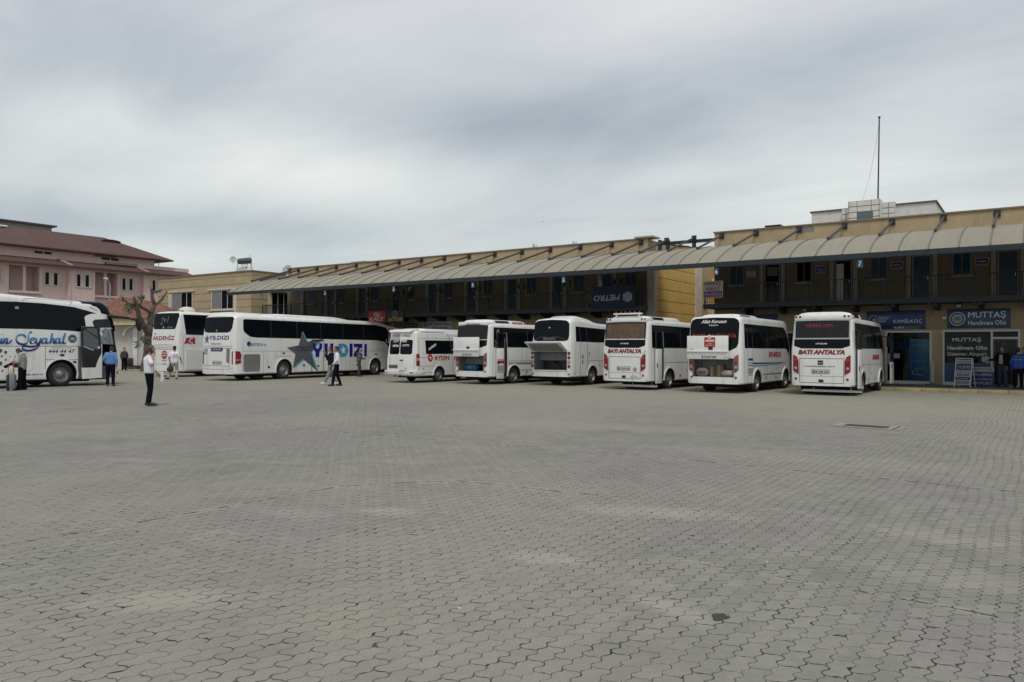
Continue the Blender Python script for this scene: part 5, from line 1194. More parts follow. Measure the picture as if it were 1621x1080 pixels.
MG = 'minibuses parked side by side under the canopy'
WB = 3.6
def otokar(v, zm, H=2.88, L=6.6, boot_open=False, door='open', glassm=None, bandtext='OTOKAR', pod=(0.02, 3.4), podh=.26, fr_lamps=True, side_txt=None, full_glass=False, framed=False, rear_txt=True, web=None, platetxt='07 AVA 766', big_pod=True):
    t = v.t; W = v.W; h = W/2
    lean = lambda z: .16*max(0, (z-1.75))/1.3
    yw = v.oh; wr = .40; ra = .50
    cuts = []
    hold = (-h+.26, h-.30, .62, 1.36)
    if boot_open: cuts.append((hold[0], hold[1], -.3, 1.1, hold[2], hold[3], boot_grey))
    dy0, dy1 = yw-1.12, yw-.56
    if door == 'open': cuts.append((h-.9, h+.3, dy0, dy1, .30, 2.45, dark_cut))
    b = Body(v, L, .36, 1.72, .07, .16, lambda y: H-.03*max(0, y-3)/4, white, arches=((yw, ra), (yw+WB, ra)), wr=wr, cuts=cuts, lean=lean, bulge=.05, Rf=1.1, lf=.26, nosef=lambda z: -.45*max(0, (z-1.3))/1.6, crown=.05)
    chassis(v, L, .36)
    for sd in (1, -1):
        wheel(v, yw, wr, sd, w=.20, double=True); wheel(v, yw+WB, wr, sd, w=.22)
        arch_trim(b, yw, ra, wr, white, t, sd); arch_trim(b, yw+WB, ra, wr, white, t, sd)
    # rear
    zt, zb = (2.82, 2.16)
    gm_ = glassm or greyglass
    if full_glass:
        panel('rear_window', [(-h+.20, 1.78), (-h+.13, 1.95), (-h+.13, 2.72), (-h+.19, 2.86), (-h+.33, 2.93), (0, 2.96), (h-.33, 2.93), (h-.19, 2.86), (h-.13, 2.72), (h-.13, 1.95), (h-.20, 1.78), (h-.45, 1.66), (-h+.45, 1.66)], b.Rr_, dglass, t)
    else:
        g_ = panel('rear_window', [(-h+.17, zb-.02), (h-.17, zb-.02), (h-.17, zt-.06), (h-.3, zt), (-h+.3, zt), (-h+.17, zt-.06)], b.Rr_, gm_, t)
        if framed:
            f = strokes('window_frame', [[(-h+.16, zb-.03), (0, zb-.03), (h-.16, zb-.03)], [(h-.16, zb-.03), (h-.16, 2.5), (h-.16, zt)], [(h-.16, zt), (0, zt+.01), (-h+.16, zt)], [(-h+.16, zt), (-h+.16, 2.5), (-h+.16, zb-.03)]], b.Rr_, (0, 0, .022), silver, t, off=.012)
        else:
            gl = strokes('window_edge', [[(-h+.16, zt-.03), (0, zt), (h-.16, zt-.03)], [(-h+.17, zb-.02), (-h+.17, 2.5), (-h+.17, zt-.03)], [(h-.17, zb-.02), (h-.17, 2.5), (h-.17, zt-.03)]], b.Rr_, (0, 0, .035), black, t, off=.010)
        panel('dark_band', [(-h+.14, 1.86), (-h+.14, 2.10), (h-.14, 2.10), (h-.14, 1.86), (h-.42, 1.76), (-h+.42, 1.76)], b.Rr_, dglass, t)
        if bandtext: text('lettering', bandtext, -.20, 1.91, .40, .055, b.Rr_, printwhite, t, shear=.3, fat=.02)
    # tail light clusters
    for sg in (-1, 1):
        P = [(sg*(h-.115), 1.52), (sg*(h-.255), 1.44), (sg*(h-.31), 1.30), (sg*(h-.32), .78), (sg*(h-.115), .92)]
        if sg < 0: P = P[::-1]
        tl = panel('tail_light', P, b.Rr_, redlens if not boot_open else mat('smoked_lens', (.20, .11, .10), .3), t, off=.02)
        for (z_, mm) in ((1.34, orangelens), (1.18, redlens), (1.02, clearlens), (.90, redlens)):
            q = panel('lamp', disc(sg*(h-.21), z_, .052, 14), b.Rr_, mm, tl, off=.024, back=.019)
        rf_ = panel('reflector', disc(sg*(h-.22), .615, .045, 14), b.Rr_, redlens if (sg > 0 or boot_open) else black, t, off=.012)
    if not boot_open:
        gap_line(b, b.Rr_, [(-h+.36, 1.38), (h-.36, 1.38)], t); gap_line(b, b.Rr_, [(-h+.34, 1.38), (-h+.36, .47)], t); gap_line(b, b.Rr_, [(h-.34, 1.38), (h-.36, .47)], t); gap_line(b, b.Rr_, [(-h+.36, .47), (h-.36, .47)], t)
        gap_line(b, b.Rr_, [(-h+.33, .72), (h-.33, .72)], t, w=.006, m=mat('soft_gap', (.25, .25, .25), .7))
        panel('plate_recess', rrect(-.36, .32, .80, .99, .03), b.Rr_, palegrey, t, off=.004)
        plate(b, -.28, .825, .54, platetxt, t, h=.125)
        panel('bumper_lamp', [(-.09, .50), (.08, .50), (.08, .60), (-.09, .60)], b.Rr_, black, t, off=.014)
        panel('lock', disc(0, .75, .016, 8), b.Rr_, printblack, t)
        if rear_txt: text('lettering', 'BATI ANTALYA', -h+.30, 1.545, W-.62, .165, b.Rr_, redp2, t, shear=.28, fat=.035, off=.011)
        if rear_txt: text('lettering_shade', 'BATI ANTALYA', -h+.315, 1.532, W-.62, .165, b.Rr_, printgrey, t, shear=.28, fat=.035, off=.007, thick=.003)
        if web:
            panel('badge', [(-.12, 1.15), (.07, 1.15), (.07, 1.31), (-.12, 1.31)], b.Rr_, printblack, t, off=.008); text('lettering', 'isuzu' if web == 2 else 'e-bilet', -.105, 1.205, .16, .045, b.Rr_, printwhite, t, off=.012)
            text('lettering', 'www.batiantalyatur.com.tr', -.62, 1.055, 1.12, .07, b.Rr_, printgrey, t, fat=.005)
    else:
        boot(v, b, hold[0], hold[1], hold[2], hold[3])
        # raised lid: hinged along its top edge
        lid_z0, lid_z1 = 1.32, 2.24
        lw0, lw1 = -h+.10, h-.46
        def LF(u, w_, d): return (u, -.20-d+(w_-1.3)*.0, w_)
        l = MB()
        l.prism([(lw0, lid_z0), (lw1, lid_z0), (lw1, lid_z1), (lw0, lid_z1)], LF, 0, -.05)
        lid = l.build('boot_lid', white, t, bev=.015)
        MB().prism([(lw0+.0, 1.60), (lw1-.0, 1.60), (lw1, 1.66), (lw0, 1.66)], LF, .05, .001).build('lid_fold', white, lid, bev=.01)
        MB().tube((lw0+.3, -.2, 1.4), (lw0+.35, .25, 1.1), .012).tube((lw1-.1, -.2, 1.4), (lw1-.05, .25, 1.1), .012).build('gas_strut', printgrey, lid)
        v.LF = LF; v.lid = lid
        q = MB().prism([(-.40, 1.345), (.22, 1.345), (.22, 1.48), (-.40, 1.48)], LF, .012, .001).build('number_plate', mat('plate_white', (.55, .56, .56), .5), lid)
        text('lettering', platetxt, -.32, 1.37, .5, .085, LF, printblack, q, fat=.02, off=.016, thick=.003)
        MB().prism([(-.36, 1.345), (-.398, 1.345), (-.398, 1.48), (-.36, 1.48)], LF, .0135, .0125).build('country_band', navy, q)
        MB().prism([(-.13, 1.69), (.05, 1.69), (.05, 1.80), (-.13, 1.80)], LF, .014, .001).build('bumper_lamp', black, lid)
    # roof fairing, hatch glass, lamps
    if pod:
        roof_pod(b, pod[0], pod[1], W-.34 if big_pod else W-.6, podh, t, zadd=-.03, ramp=.12, ramp2=.55)
        zz_ = b.top(1.0)-.03
        fnp = lambda u, w_, d: ((W-.34 if big_pod else W-.6)/2-.005+d-(w_-zz_)*.12, u, w_)
        panel('roof_grille', [(.75, zz_+.06), (1.75, zz_+.06), (1.60, zz_+podh-.06), (.62, zz_+podh-.06)], fnp, black, t, off=.012)
    if fr_lamps:
        for sg in (-1, 1):
            for k, mm in ((.20, orangelens if sg > 0 else black), (.34, black)):
                q = panel('marker_lamp', disc(sg*(h-k), 2.955, .042, 14), lambda u, w_, d: (u, .10-d+.01, w_), mm, t, off=.03, back=-.05)
        MB().box(-h+.12, h-.12, .09, .7, 2.80, 3.02).build('rear_fairing', white, t, bev=.06)
    # side (right)
    zt2 = 2.71
    wp = [(.34, 1.76), (.34, zt2), (L-1.3, zt2-.03), (L-.75, zt2-.35), (L-.55, 1.9), (L-.8, 1.50), (L-1.15, 1.76)]
    if door == 'open':
        panel('side_window', [(.34, 1.76), (.34, zt2), (dy0-.02, zt2), (dy0-.02, 1.76)], b.S, dglass, t)
        panel('side_window', [(dy1+.02, 1.76), (dy1+.02, zt2)]+wp[2:], b.S, dglass, t)
        panel('window_header', [(dy0-.019, 2.46), (dy0-.019, zt2), (dy1+.019, zt2), (dy1+.019, 2.46)], b.S, dglass, t)
        d, M_ = open_door(v, b, dy0-.36, dy1-.40, .09, .28, 2.45, 1.72, t, white2)
        v.door = d; v.dM = M_; v.dlen = dy1-dy0-.04
        MB().tube((h-.06, dy1-.12, .5), (h-.06, dy1-.12, 2.2), .018).build('grab_rail', mat('brass_rail', (.35, .26, .14), .4, metal=.5), t)
        MB().box(h-.85, h-.03, dy0+.01, dy1-.01, .305, .34).box(h-.85, h-.35, dy0+.01, dy1-.01, .341, .62).build('door_step', printgrey, t)
    else:
        panel('side_window', wp, b.S, dglass, t)
        q = strokes('panel_gap', [[(dy0, .40), (dy0, 1.0), (dy0, 1.75)], [(dy1, .40), (dy1, 1.0), (dy1, 1.75)]], b.S, (0, 0, .012), printblack, t, off=.004)
        panel('door', [(dy0+.03, .41), (dy1-.03, .41), (dy1-.03, 1.72), (dy0+.03, 1.72)], b.S, white2, t, off=.012)
        q = strokes('panel_gap', [[(dy0, 1.78), (dy0, 2.1), (dy0, 2.58)], [(dy1, 1.78), (dy1, 2.1), (dy1, 2.58)]], b.S, (0, 0, .010), printgrey, t, off=.009)
    panel('side_window', wp, b.SL, dglass, t)
    for y in (3.0, 4.3):
        if y > dy1+.2: strokes('window_joint', [[(y, 1.77), (y, 2.1), (y, 2.58)]], b.S, (0, 0, .009), printgrey, t, off=.009)
    gap_line(b, b.S, [(dy1+.1, 1.13), (L-1.2, 1.13)], t, w=.006); gap_line(b, b.S, [(.3, .5), (.3, 1.7)], t, w=.006)
    gap_line(b, b.S, [(yw+1.2, .40), (yw+1.2, 1.12)], t, w=.006); gap_line(b, b.S, [(yw+2.4, .40), (yw+2.4, 1.12)], t, w=.006)
    for y in (yw+.95, yw+2.2): panel('side_marker', [(y, .50), (y+.09, .50), (y+.09, .60), (y, .60)], b.S, black, t, off=.008)
    panel('side_marker', disc(yw+1.6, .78, .03, 10), b.S, orangelens, t)
    # gutter rail
    MB().beam((h-.10, .25, b.top(1)-.12), (h-.10, L-1.4, b.top(4)-.12), .035, .03).beam((-h+.10, .25, b.top(1)-.12), (-h+.10, L-1.4, b.top(4)-.12), .035, .03).build('gutter', white2, t)
    # front
    fnF = lambda u, w_, d: tuple(Vector(b.warp(u, L, w_))+Vector((0, d, 0)))
    panel('windscreen', [(-h+.42, 1.25), (h-.42, 1.25), (h-.42, 2.55), (-h+.42, 2.55)], fnF, dglass, t, off=.02, back=-.1)
    for sg in (-1, 1):
        panel('headlight', rrect(*(sorted((sg*(h-.36), sg*(h-.72)))), .62, .82, .05), fnF, clearlens, t, off=.02, back=-.1)
        m_ = MB().tube((sg*(h-.2), L-.55, 2.3), (sg*(h+.14), L-.25, 2.28), .02).box(*sorted((sg*(h+.03), sg*(h+.22))), L-.34, L-.22, 1.85, 2.28).build('mirror', black, t, bev=.02)
    v.b = b
    return b

# --- minibus 1 from the right: closed boot, framed rear window
Z_b2 = lambda x, y: (1245+x/6.97, 480+y/6.97)
v = Veh('parked_minibus', -1, contact=(1363.6, 625.3), xr=1352, xl=1251, label='rightmost minibus, with obilet.com in red on its grey rear window', group=MG)
v.oh = 1.62
b = otokar(v, Z_b2, H=2.90, glassm=greyglass, framed=True, web=1, platetxt='48 ABB 225', pod=(.15, 2.6), podh=.27)
text('lettering', 'obilet', -.60, 2.56, .58, .15, b.Rr_, mat('window_red', (.24, .012, .016), .5), v.t, fat=.015, off=.010, thick=.003); text('lettering', '.com', .0, 2.56, .38, .11, b.Rr_, redp2, v.t, off=.010, thick=.003)
text('lettering', 'BATI ANTALYA', 3.45, 1.32, 1.35, .20, b.S, redp2, v.t, fat=.035)
def step_bar(v, x0, x1, y, z=.155):
    m = MB().box(x0, x1, y, y+.05, z-.03, z+.03).box(x0+.05, x1-.05, y+.12, y+.16, z+.0, z+.05).box(x0+.3, x0+.34, y+.05, y+.5, z, z+.03).box(x1-.5, x1-.46, y+.05, y+.5, z, z+.03).box(x0+.3, x0+.34, y+.46, y+.5, z+.03, .4).box(x1-.5, x1-.46, y+.46, y+.5, z+.03, .4)
    return m.build('step_bar', chrome, v.t)
step_bar(v, -v.W/2+.35, v.W/2+.22, .28)
# front door standing open beyond the front wheel
d, M_ = open_door(v, b, 5.45, 6.15, .30, .30, 2.45, 1.2, v.t, white2)
MB().box(v.W/2+.02, v.W/2+.03, 2.9, 3.6, .28, .36).build('side_step', chrome, v.t)

# --- minibus with the raised lid carrying a red sticker
v = Veh('parked_minibus', -2.5, contact=(1198.4, 620.7), xr=1174, xl=1087, label='minibus with a full open boot and a red sticker on the raised lid', group=MG)
b = otokar(v, None, H=3.0, boot_open=True, door='closed', full_glass=True, pod=(.6, 3.0), podh=.15, big_pod=False, fr_lamps=False, platetxt='07 BUY 081')
text('lettering', 'Allah Korusun', -.55, 2.74, 1.05, .13, b.Rr_, printwhite, v.t, shear=.45, fat=.02, off=.010); text('lettering', 'Kayıpta', -.22, 2.62, .38, .07, b.Rr_, printwhite, v.t, shear=.35, fat=.01, off=.010)
text('lettering', 'BATI ANTALYA', -.92, 2.16, 1.82, .16, b.Rr_, mat('window_red', (.24, .012, .016), .5), v.t, shear=.2, fat=.03, off=.010)
LF = v.LF
MB().prism(rrect(-.30, .15, 1.80, 2.18, .03), LF, .008, .001).build('sticker', redp, v.lid)
MB().prism(disc(-.08, 2.20, .075, 18), LF, .012, .009).build('sticker_badge', printwhite, v.lid)
strokes('check_mark', [[(-.12, 2.20), (-.09, 2.165), (-.04, 2.235)]], LF, (0, 0, .008), redp, v.lid, off=.014)
text('lettering', 'obilet', -.26, 2.00, .38, .12, LF, printwhite, v.lid, fat=.02, off=.012, thick=.003)
text('lettering', 'biletini', -.14, 1.925, .17, .035, LF, printwhite, v.lid, off=.012, thick=.003); text('lettering', 'güvenle al', -.24, 1.845, .34, .05, LF, printwhite, v.lid, fat=.01, off=.012, thick=.003)
text('lettering', 'NAVIGO', .48, 1.39, .27, .035, LF, printgrey, v.lid, shear=.2, off=.004, thick=.003); text('lettering', 'mega', -.92, 1.70, .18, .03, LF, blue, v.lid, shear=.2, off=.004, thick=.003)
yw = v.oh; dy0, dy1 = yw-1.12, yw-.56
for z0, z1, mm in ((1.27, 1.36, navy), (1.15, 1.21, ltblue), (1.06, 1.10, navy), (.68, .70, blue)): panel('stripe', [(dy0+.035, z0), (dy1-.035, z0), (dy1-.035, z1), (dy0+.035, z1)], b.S, mm, v.t, off=.0145, back=.010)
panel('stripe', [(dy0+.035, .74), (dy1-.035, .74), (dy1-.035, .98), (dy0+.035, .98)], b.S, silver, v.t, off=.0145, back=.010)
panel('stripe', [(dy1+.04, 1.13), (dy1+.04, 1.19), (4.7, 1.16), (5.4, 1.13)], b.S, navy, v.t, off=.006); panel('stripe', [(dy1+.04, 1.02), (dy1+.04, 1.08), (4.2, 1.10), (4.8, 1.09)], b.S, ltblue, v.t, off=.006); panel('stripe', [(yw+.7, .68), (yw+.7, .71), (yw+3.3, .71), (yw+3.3, .68)], b.S, navy, v.t, off=.006)
text('lettering', 'BATI ANTALYA', 3.15, 1.40, 1.55, .22, b.S, redp2, v.t, fat=.035)
AL = v

# --- minibus with roof light bar
v = Veh('parked_minibus', -4, contact=(1059.5, 615.7), xr=1026, xl=953, label='minibus with brown curtained rear window and a row of red roof lamps', group=MG)
b = otokar(v, None, H=2.92, glassm=bglass, platetxt='07 AVA 766', pod=(.15, 3.6), podh=.22)
lb = MB().box(-.72, .62, .25, .45, 3.17, 3.23).build('light_bar', white, v.t, bev=.025)
MB().box(-.62, -.57, .3, .4, 3.05, 3.169).box(.47, .52, .3, .4, 3.05, 3.169).build('bar_leg', white, v.t)
for k in range(6): q = MB().lathe((-.62+k*.225, .35, 3.231), (0, 0, 1), [(0, .04), (.05, .036), (.075, .015)], 12).build('beacon', redlens, lb)
panel('round_sticker', disc(.52, .86, .075, 18), b.Rr_, mat('pale_red', (.5, .25, .22), .6), v.t, off=.006); strokes('sticker_rim', [[(.52+.075*cos(a), .86+.075*sin(a)) for a in [2*pi*i/14 for i in range(15)]]], b.Rr_, (0, 0, .008), redp2, v.t, off=.008)
strokes('scribble', [[(.30, .56), (.45, .60), (.62, .57)], [(.32, .52), (.5, .54), (.66, .53)], [(.86, 1.50), (.98, 1.62), (1.03, 1.60)]], b.Rr_, (0, 0, .007), printgrey, v.t, off=.008)
step_bar(v, -v.W/2+.75, v.W/2+.25, .30)

# --- minibus with open boot and blue bag
v = Veh('parked_minibus', -4, contact=(813.6, 607.4), xr=774, xl=719.5, label='minibus with a blue bag in its open boot, right of the white van', group=MG)
b = otokar(v, None, H=2.90, boot_open=True, glassm=greyglass, bandtext=None, fr_lamps=False, pod=(.15, 3.4), podh=.22, platetxt='07 MC 224')
MB().box(-v.W/2+.14, v.W/2-.14, .08, .7, 2.78, 2.98).build('rear_fairing', white, v.t, bev=.06)
text('lettering', 'Allah Korusun', -.45, 2.845, .9, .10, lambda u, w_, d: (u, .075-d, w_), mat('pale_script', (.36, .33, .32), .6), v.t, shear=.4, fat=.0, off=.006)
text('lettering', 'NAZAR TUR', 1.95, 2.90, 1.35, .13, lambda u, w_, d: (v.W/2-.165+d-(w_-2.9)*.12, u, w_), redp2, v.t, fat=.02, off=.02)
M_ = v.dM; dl = v.dlen
for z0, z1, mm in ((1.00, 1.13, redp2), (1.16, 1.19, redp2), (.62, .90, silver), (.56, .58, printgrey)):
    q = MB().box(.046, .050, .004, dl-.004, z0, z1, mx=M_).build('stripe', mm, v.door)
yw = v.oh
for z0, z1, mm in ((1.02, 1.06, silver), (.94, .98, printblack), (.64, .66, printblack)): panel('stripe', [(yw-.45, z0), (5.6, z0), (5.6, z1), (yw-.45, z1)], b.S, mm, v.t, off=.006)
strokes('tulip_sticker', [[(.50, 1.9), (.62, 2.2), (.58, 2.45), (.72, 2.6), (.78, 2.35)], [(.45, 2.1), (.55, 1.95), (.68, 2.15)], [(.45, 1.86), (.58, 1.80), (.7, 1.86)]], b.S, (0, 0, .022), palegrey, v.t, off=.010)
NZ = v

# --- plain minibus with round lamps
v = Veh('parked_minibus', -.5, contact=(937.4, 609.3), xr=905, xl=839.5, label='plain white minibus with round tail lights and a half raised boot lid', group=MG)
t = v.t; W_ = v.W; h = W_/2; L = 6.9; yw = v.oh; wr = .42; ra = .50
lean = lambda z: .14*max(0, (z-1.6))/1.5
hf = lambda y: 3.10-.17*min(1, max(0, (y-1.4)/1.6))
b = Body(v, L, .42, 1.95, .10, .20, hf, white, arches=((yw, ra), (yw+3.8, ra)), wr=wr, cuts=[(-h+.22, h-.24, -.3, 1.1, .72, 1.58, boot_grey)], lean=lean, Rr=.4, lr=.13, tr=.14, bulge=.06, Rf=1.2, lf=.3, nosef=lambda z: -.5*max(0, (z-1.3))/1.7, crown=.05)
chassis(v, L, .42)
for sd in (1, -1):
    wheel(v, yw, wr, sd, w=.2, double=True); wheel(v, yw+3.8, wr, sd, w=.22); arch_trim(b, yw, ra, wr, white, t, sd); arch_trim(b, yw+3.8, ra, wr, white, t, sd)
panel('rear_window', [(-h+.20, 2.10), (-h+.155, 2.3), (-h+.19, 2.82), (-h+.24, 2.93), (-h+.34, 3.0), (-h+.55, 3.03), (0, 3.05), (h-.55, 3.03), (h-.34, 3.0), (h-.24, 2.93), (h-.19, 2.82), (h-.165, 2.3), (h-.20, 2.14), (h-.28, 2.08), (h-.4, 2.06), (-h+.4, 2.06), (-h+.28, 2.08)], b.Rr_, dglass, t)
text('lettering', 'ISUZU', -.38, 2.13, .62, .09, b.Rr_, palegrey, t, fat=-.01, off=.009); panel('sticker', [(-.14, 2.66), (-.04, 2.66), (-.04, 2.71), (-.14, 2.71)], b.Rr_, palegrey, t, off=.009)
strokes('parcel_shelf', [[(-.85, 2.12), (-.55, 2.24), (-.1, 2.22), (.3, 2.26), (.8, 2.12)]], b.Rr_, (0, 0, .03), black, t, off=.0085)
boot(v, b, -h+.22, h-.24, .72, 1.58)
MB().prism([(-.72, .735), (.30, .735), (-.40, 1.2), (-.72, 1.2)], lambda u, w_, d: (u, d, w_), .7, .72).build('hold_panel', black, t)
for sg in (-1, 1):
    for z_, mm in ((1.50, redlens), (1.30, redlens), (1.10, clearlens), (.90, redlens)): round_lamp(b, sg*(h-.13), z_, .062, mm, t)
    panel('fog_lamp', [(sg*(h-.15)-.05, .52), (sg*(h-.15)+.05, .52), (sg*(h-.15)+.05, .57), (sg*(h-.15)-.05, .57)], b.Rr_, black, t, off=.01)
gap_line(b, b.Rr_, [(-h+.12, .66), (h-.12, .66)], t, w=.006)
lid = MB().prism([(0, 1.60), (-.62, 1.98), (-.62, 2.03), (.0, 1.66)], lambda u, w_, d: (d, u-.06, w_), -h+.12, h-.20).build('boot_lid', white2, t, bev=.012)
MB().prism([(-.06, 1.60), (-.56, 1.91), (-.56, 1.945), (-.06, 1.64)], lambda u, w_, d: (d, u-.06, w_), -h+.3, h-.4).build('lid_lining', boot_grey, lid)
MB().tube((-h+.28, -.05, 1.45), (-h+.25, -.45, 1.86), .012).tube((h-.34, -.05, 1.45), (h-.32, -.45, 1.86), .012).build('gas_strut', printgrey, lid)
MB().box(-h+.22, h-.24, -.04, .03, 1.585, 1.66).build('lid_hinge', white2, t)
dy0, dy1 = yw-1.15, yw-.50
wp = [(.38, 2.04), (.42, 2.74), (L-1.5, 2.62), (L-.8, 2.3), (L-.6, 1.8), (L-.9, 1.5), (L-1.2, 2.0)]
panel('side_window', wp, b.S, dglass, t); panel('side_window', wp, b.SL, dglass, t)
panel('door', [(dy0+.03, .47), (dy1-.03, .47), (dy1-.03, 1.98), (dy0+.03, 1.98)], b.S, white2, t, off=.012)
strokes('panel_gap', [[(dy0, .46), (dy0, 1.2), (dy0, 2.0)], [(dy1, .46), (dy1, 1.2), (dy1, 2.0)]], b.S, (0, 0, .013), printblack, t, off=.005)
strokes('window_joint', [[(dy0, 2.06), (dy0, 2.3), (dy0, 2.68)], [(dy1, 2.06), (dy1, 2.3), (dy1, 2.66)], [(3.2, 2.06), (3.2, 2.3), (3.2, 2.64)]], b.S, (0, 0, .010), printgrey, t, off=.009)
MB().box(h+.008, h+.03, dy0+.15, dy0+.22, 1.28, 1.42).box(h+.008, h+.03, dy0+.15, dy0+.20, 1.02, 1.2).build('handle', black, t); MB().box(h+.004, h+.02, dy1+.14, dy1+.17, 1.4, 1.55).build('handle', black, t)
gap_line(b, b.S, [(dy1+.1, 1.15), (L-1.3, 1.15)], t, w=.006); gap_line(b, b.S, [(.36, .45), (.36, 2.0)], t, w=.006); gap_line(b, b.S, [(yw+.75, .5), (yw+.75, 1.14)], t, w=.006)
panel('side_marker', disc(.28, .58, .03, 10), b.S, orangelens, t); panel('side_marker', disc(yw+.68, .9, .03, 10), b.S, orangelens, t)
roof_pod(b, .55, 3.4, 1.35, .17, t, ramp=.7, ramp2=1.1)
panel('windscreen', [(-h+.42, 1.25), (h-.42, 1.25), (h-.42, 2.6), (-h+.42, 2.6)], lambda u, w_, d: tuple(Vector(b.warp(u, L, w_))+Vector((0, d, 0))), dglass, t, off=.02, back=-.1)

# ---- luggage in the open boots (each piece is a thing of its own)
def bag(v, x, y, z, w, d_, h_, m, label, name='travel_bag', cat='bag', rz=0., soft=.3, strap=True, decal=None):
    Mw = Matrix.Translation(v.t.location) @ Matrix.Rotation(v.a, 4, 'Z')
    p_ = Mw @ Vector((x, y, z))
    t = thing(name, p_, v.a+rz, label, cat)
    mb = MB(); n, k = 20, 8; vs = []
    for j in range(k+1):
        f = j/k; zz_ = h_*f; e = (1-abs(2*f-1)**(1/max(.05, soft)*.9+1))**.5 if 0 < f < 1 else .55
        e = max(e, .55)
        for i in range(n):
            a = 2*pi*i/n; cx, sy = cos(a), sin(a)
            q = .5
            vs.append((w/2*e*abs(cx)**q*(1 if cx > 0 else -1)*(1+random.uniform(-.03, .03)*soft*3), d_/2*e*abs(sy)**q*(1 if sy > 0 else -1), zz_*(1+random.uniform(-.02, .02)*soft*3)))
    fs = [(j*n+i, j*n+(i+1) % n, (j+1)*n+(i+1) % n, (j+1)*n+i) for j in range(k) for i in range(n)]+[tuple(range(n))[::-1], tuple(range(k*n, (k+1)*n))]
    mb.add(vs, fs); mb.build('bag_body', m, t, ang=60)
    if strap:
        s_ = MB(); pr = None
        for i in range(9):
            a = pi*i/8; q = Vector((w*.22*cos(a), -d_/2*.9, h_*.75+h_*.35*sin(a)))
            if pr: s_.beam(pr, q, .03, .012)
            pr = q
        s_.build('handle', printblack, t)
        MB().box(-w*.25-.015, -w*.25+.015, -d_/2-.012, -d_/2+.06, .03, h_*.85).box(w*.25-.015, w*.25+.015, -d_/2-.012, -d_/2+.06, .03, h_*.85).build('strap', printblack, t)
    if decal: text('lettering', decal[0], *decal[1], lambda u, w_, d: (u, -d_/2-.02-d, w_), decal[2], t, fat=.03)
    return t
zf = .64
bag(NZ, -.25, .35, zf, .72, .42, .30, mat('bag_blue', (.02, .16, .32), .7, var=.3, vscale=9), 'bright blue travel bag lying in the open boot of the NAZAR minibus')
bag(NZ, -.48, .70, zf, .65, .35, .46, mat('bag_red', (.22, .02, .05), .7), 'dark red bag behind the blue bag in the open boot')
bag(NZ, -.45, .85, zf+.02, .95, .3, .66, mat('bag_black', (.02, .025, .03), .8), 'black bag piled at the back of the boot above the red bag')
sk = mat('sack_white', (.40, .38, .37), .8, var=.2, vscale=8)
bag(AL, -.55, .28, zf, .52, .3, .34, sk, 'white sack with red print at the left of the boot full of bags', strap=False, decal=('MIGROS', (-.18, .08, .34, .14), redp2), rz=.1)
bag(AL, -.80, .65, zf, .5, .4, .62, mat('bag_black', (.02, .025, .03), .8), 'black holdall standing behind the white printed sack in the boot')
bag(AL, -.35, .80, zf, .6, .4, .52, mat('bag_dark', (.035, .033, .04), .8), 'dark grey bag at the back centre of the boot full of bags', strap=False)
cb = mat('cardboard', (.15, .115, .075), .85, var=.12)
def crate(v, x, y, z, w, d_, h_, label, rz=0.):
    Mw = Matrix.Translation(v.t.location) @ Matrix.Rotation(v.a, 4, 'Z'); t = thing('cardboard_box', Mw @ Vector((x, y, z)), v.a+rz, label, 'box')
    MB().box(-w/2, w/2, -d_/2, d_/2, 0, h_).build('carton', cb, t, bev=.008); MB().box(-.025, .025, -d_/2-.003, -d_/2-.0005, .0, h_*.98).box(-.025, .025, -d_/2, d_/2, h_+.001, h_+.003).build('tape', mat('tape', (.30, .24, .15), .4), t)
crate(AL, -.12, .32, zf, .20, .4, .40, 'narrow brown carton between the printed sack and the wider carton')
crate(AL, .16, .36, zf, .34, .4, .46, 'wide brown carton in the middle of the boot full of bags')
bag(AL, .52, .30, zf, .60, .42, .26, mat('sack_cream', (.36, .32, .27), .85, var=.15, vscale=6, bump=.4), 'slumped cream sack at the right of the boot full of bags', strap=False, soft=.5)
bag(AL, .62, .70, zf, .4, .3, .42, mat('bag_grey', (.28, .28, .29), .8, var=.3, vscale=15), 'grey patterned bag behind the cream sack', strap=False)

# ---- white van
v = Veh('parked_van', .5, contact=(694.8, 605.0), xr=659.8, xl=612, label='white van with red AYDIN on its side and one rear door ajar', cat='van')
t = v.t; h = v.W/2; L = 7.2; yw = v.oh; wr = .37; ra = .45
b = Body(v, L, .34, 1.15, .14, .16, lambda y: 2.56 if y < 4.8 else 2.56-.9*((y-4.8)/2.4)**1.6, white, arches=((yw, ra), (yw+3.9, ra)), wr=wr, lean=lambda z: .10*max(0, z-1.2), Rr=.15, lr=.05, tr=.06, bulge=.02, Rf=1.3, lf=.2, nosef=lambda z: -.7*max(0, z-1.0)/1.5)
chassis(v, L, .34, .24)
for sd in (1, -1):
    wheel(v, yw, wr, sd, w=.2); wheel(v, yw+3.9, wr, sd, w=.2); arch_trim(b, yw, ra, wr, white, t, sd); arch_trim(b, yw+3.9, ra, wr, white, t, sd)
rp = lambda x, y: v.rear(600+x/9.39, 500+y/9.39)
# left rear door
panel('rear_door', [(-h+.09, .62), (-.12, .62), (-.12, 2.50), (-h+.28, 2.50), (-h+.20, 1.9), (-h+.09, 1.3)], b.Rr_, white, t, off=.015)
panel('rear_window', rrect(-h+.20, -.14, 1.40, 2.12, .10), b.Rr_, dglass, t, off=.019, back=.010)
panel('door_opening', [(-.115, .62), (.0, .62), (.0, 2.52), (-.115, 2.52)], b.Rr_, black, t, off=.034, back=.0)
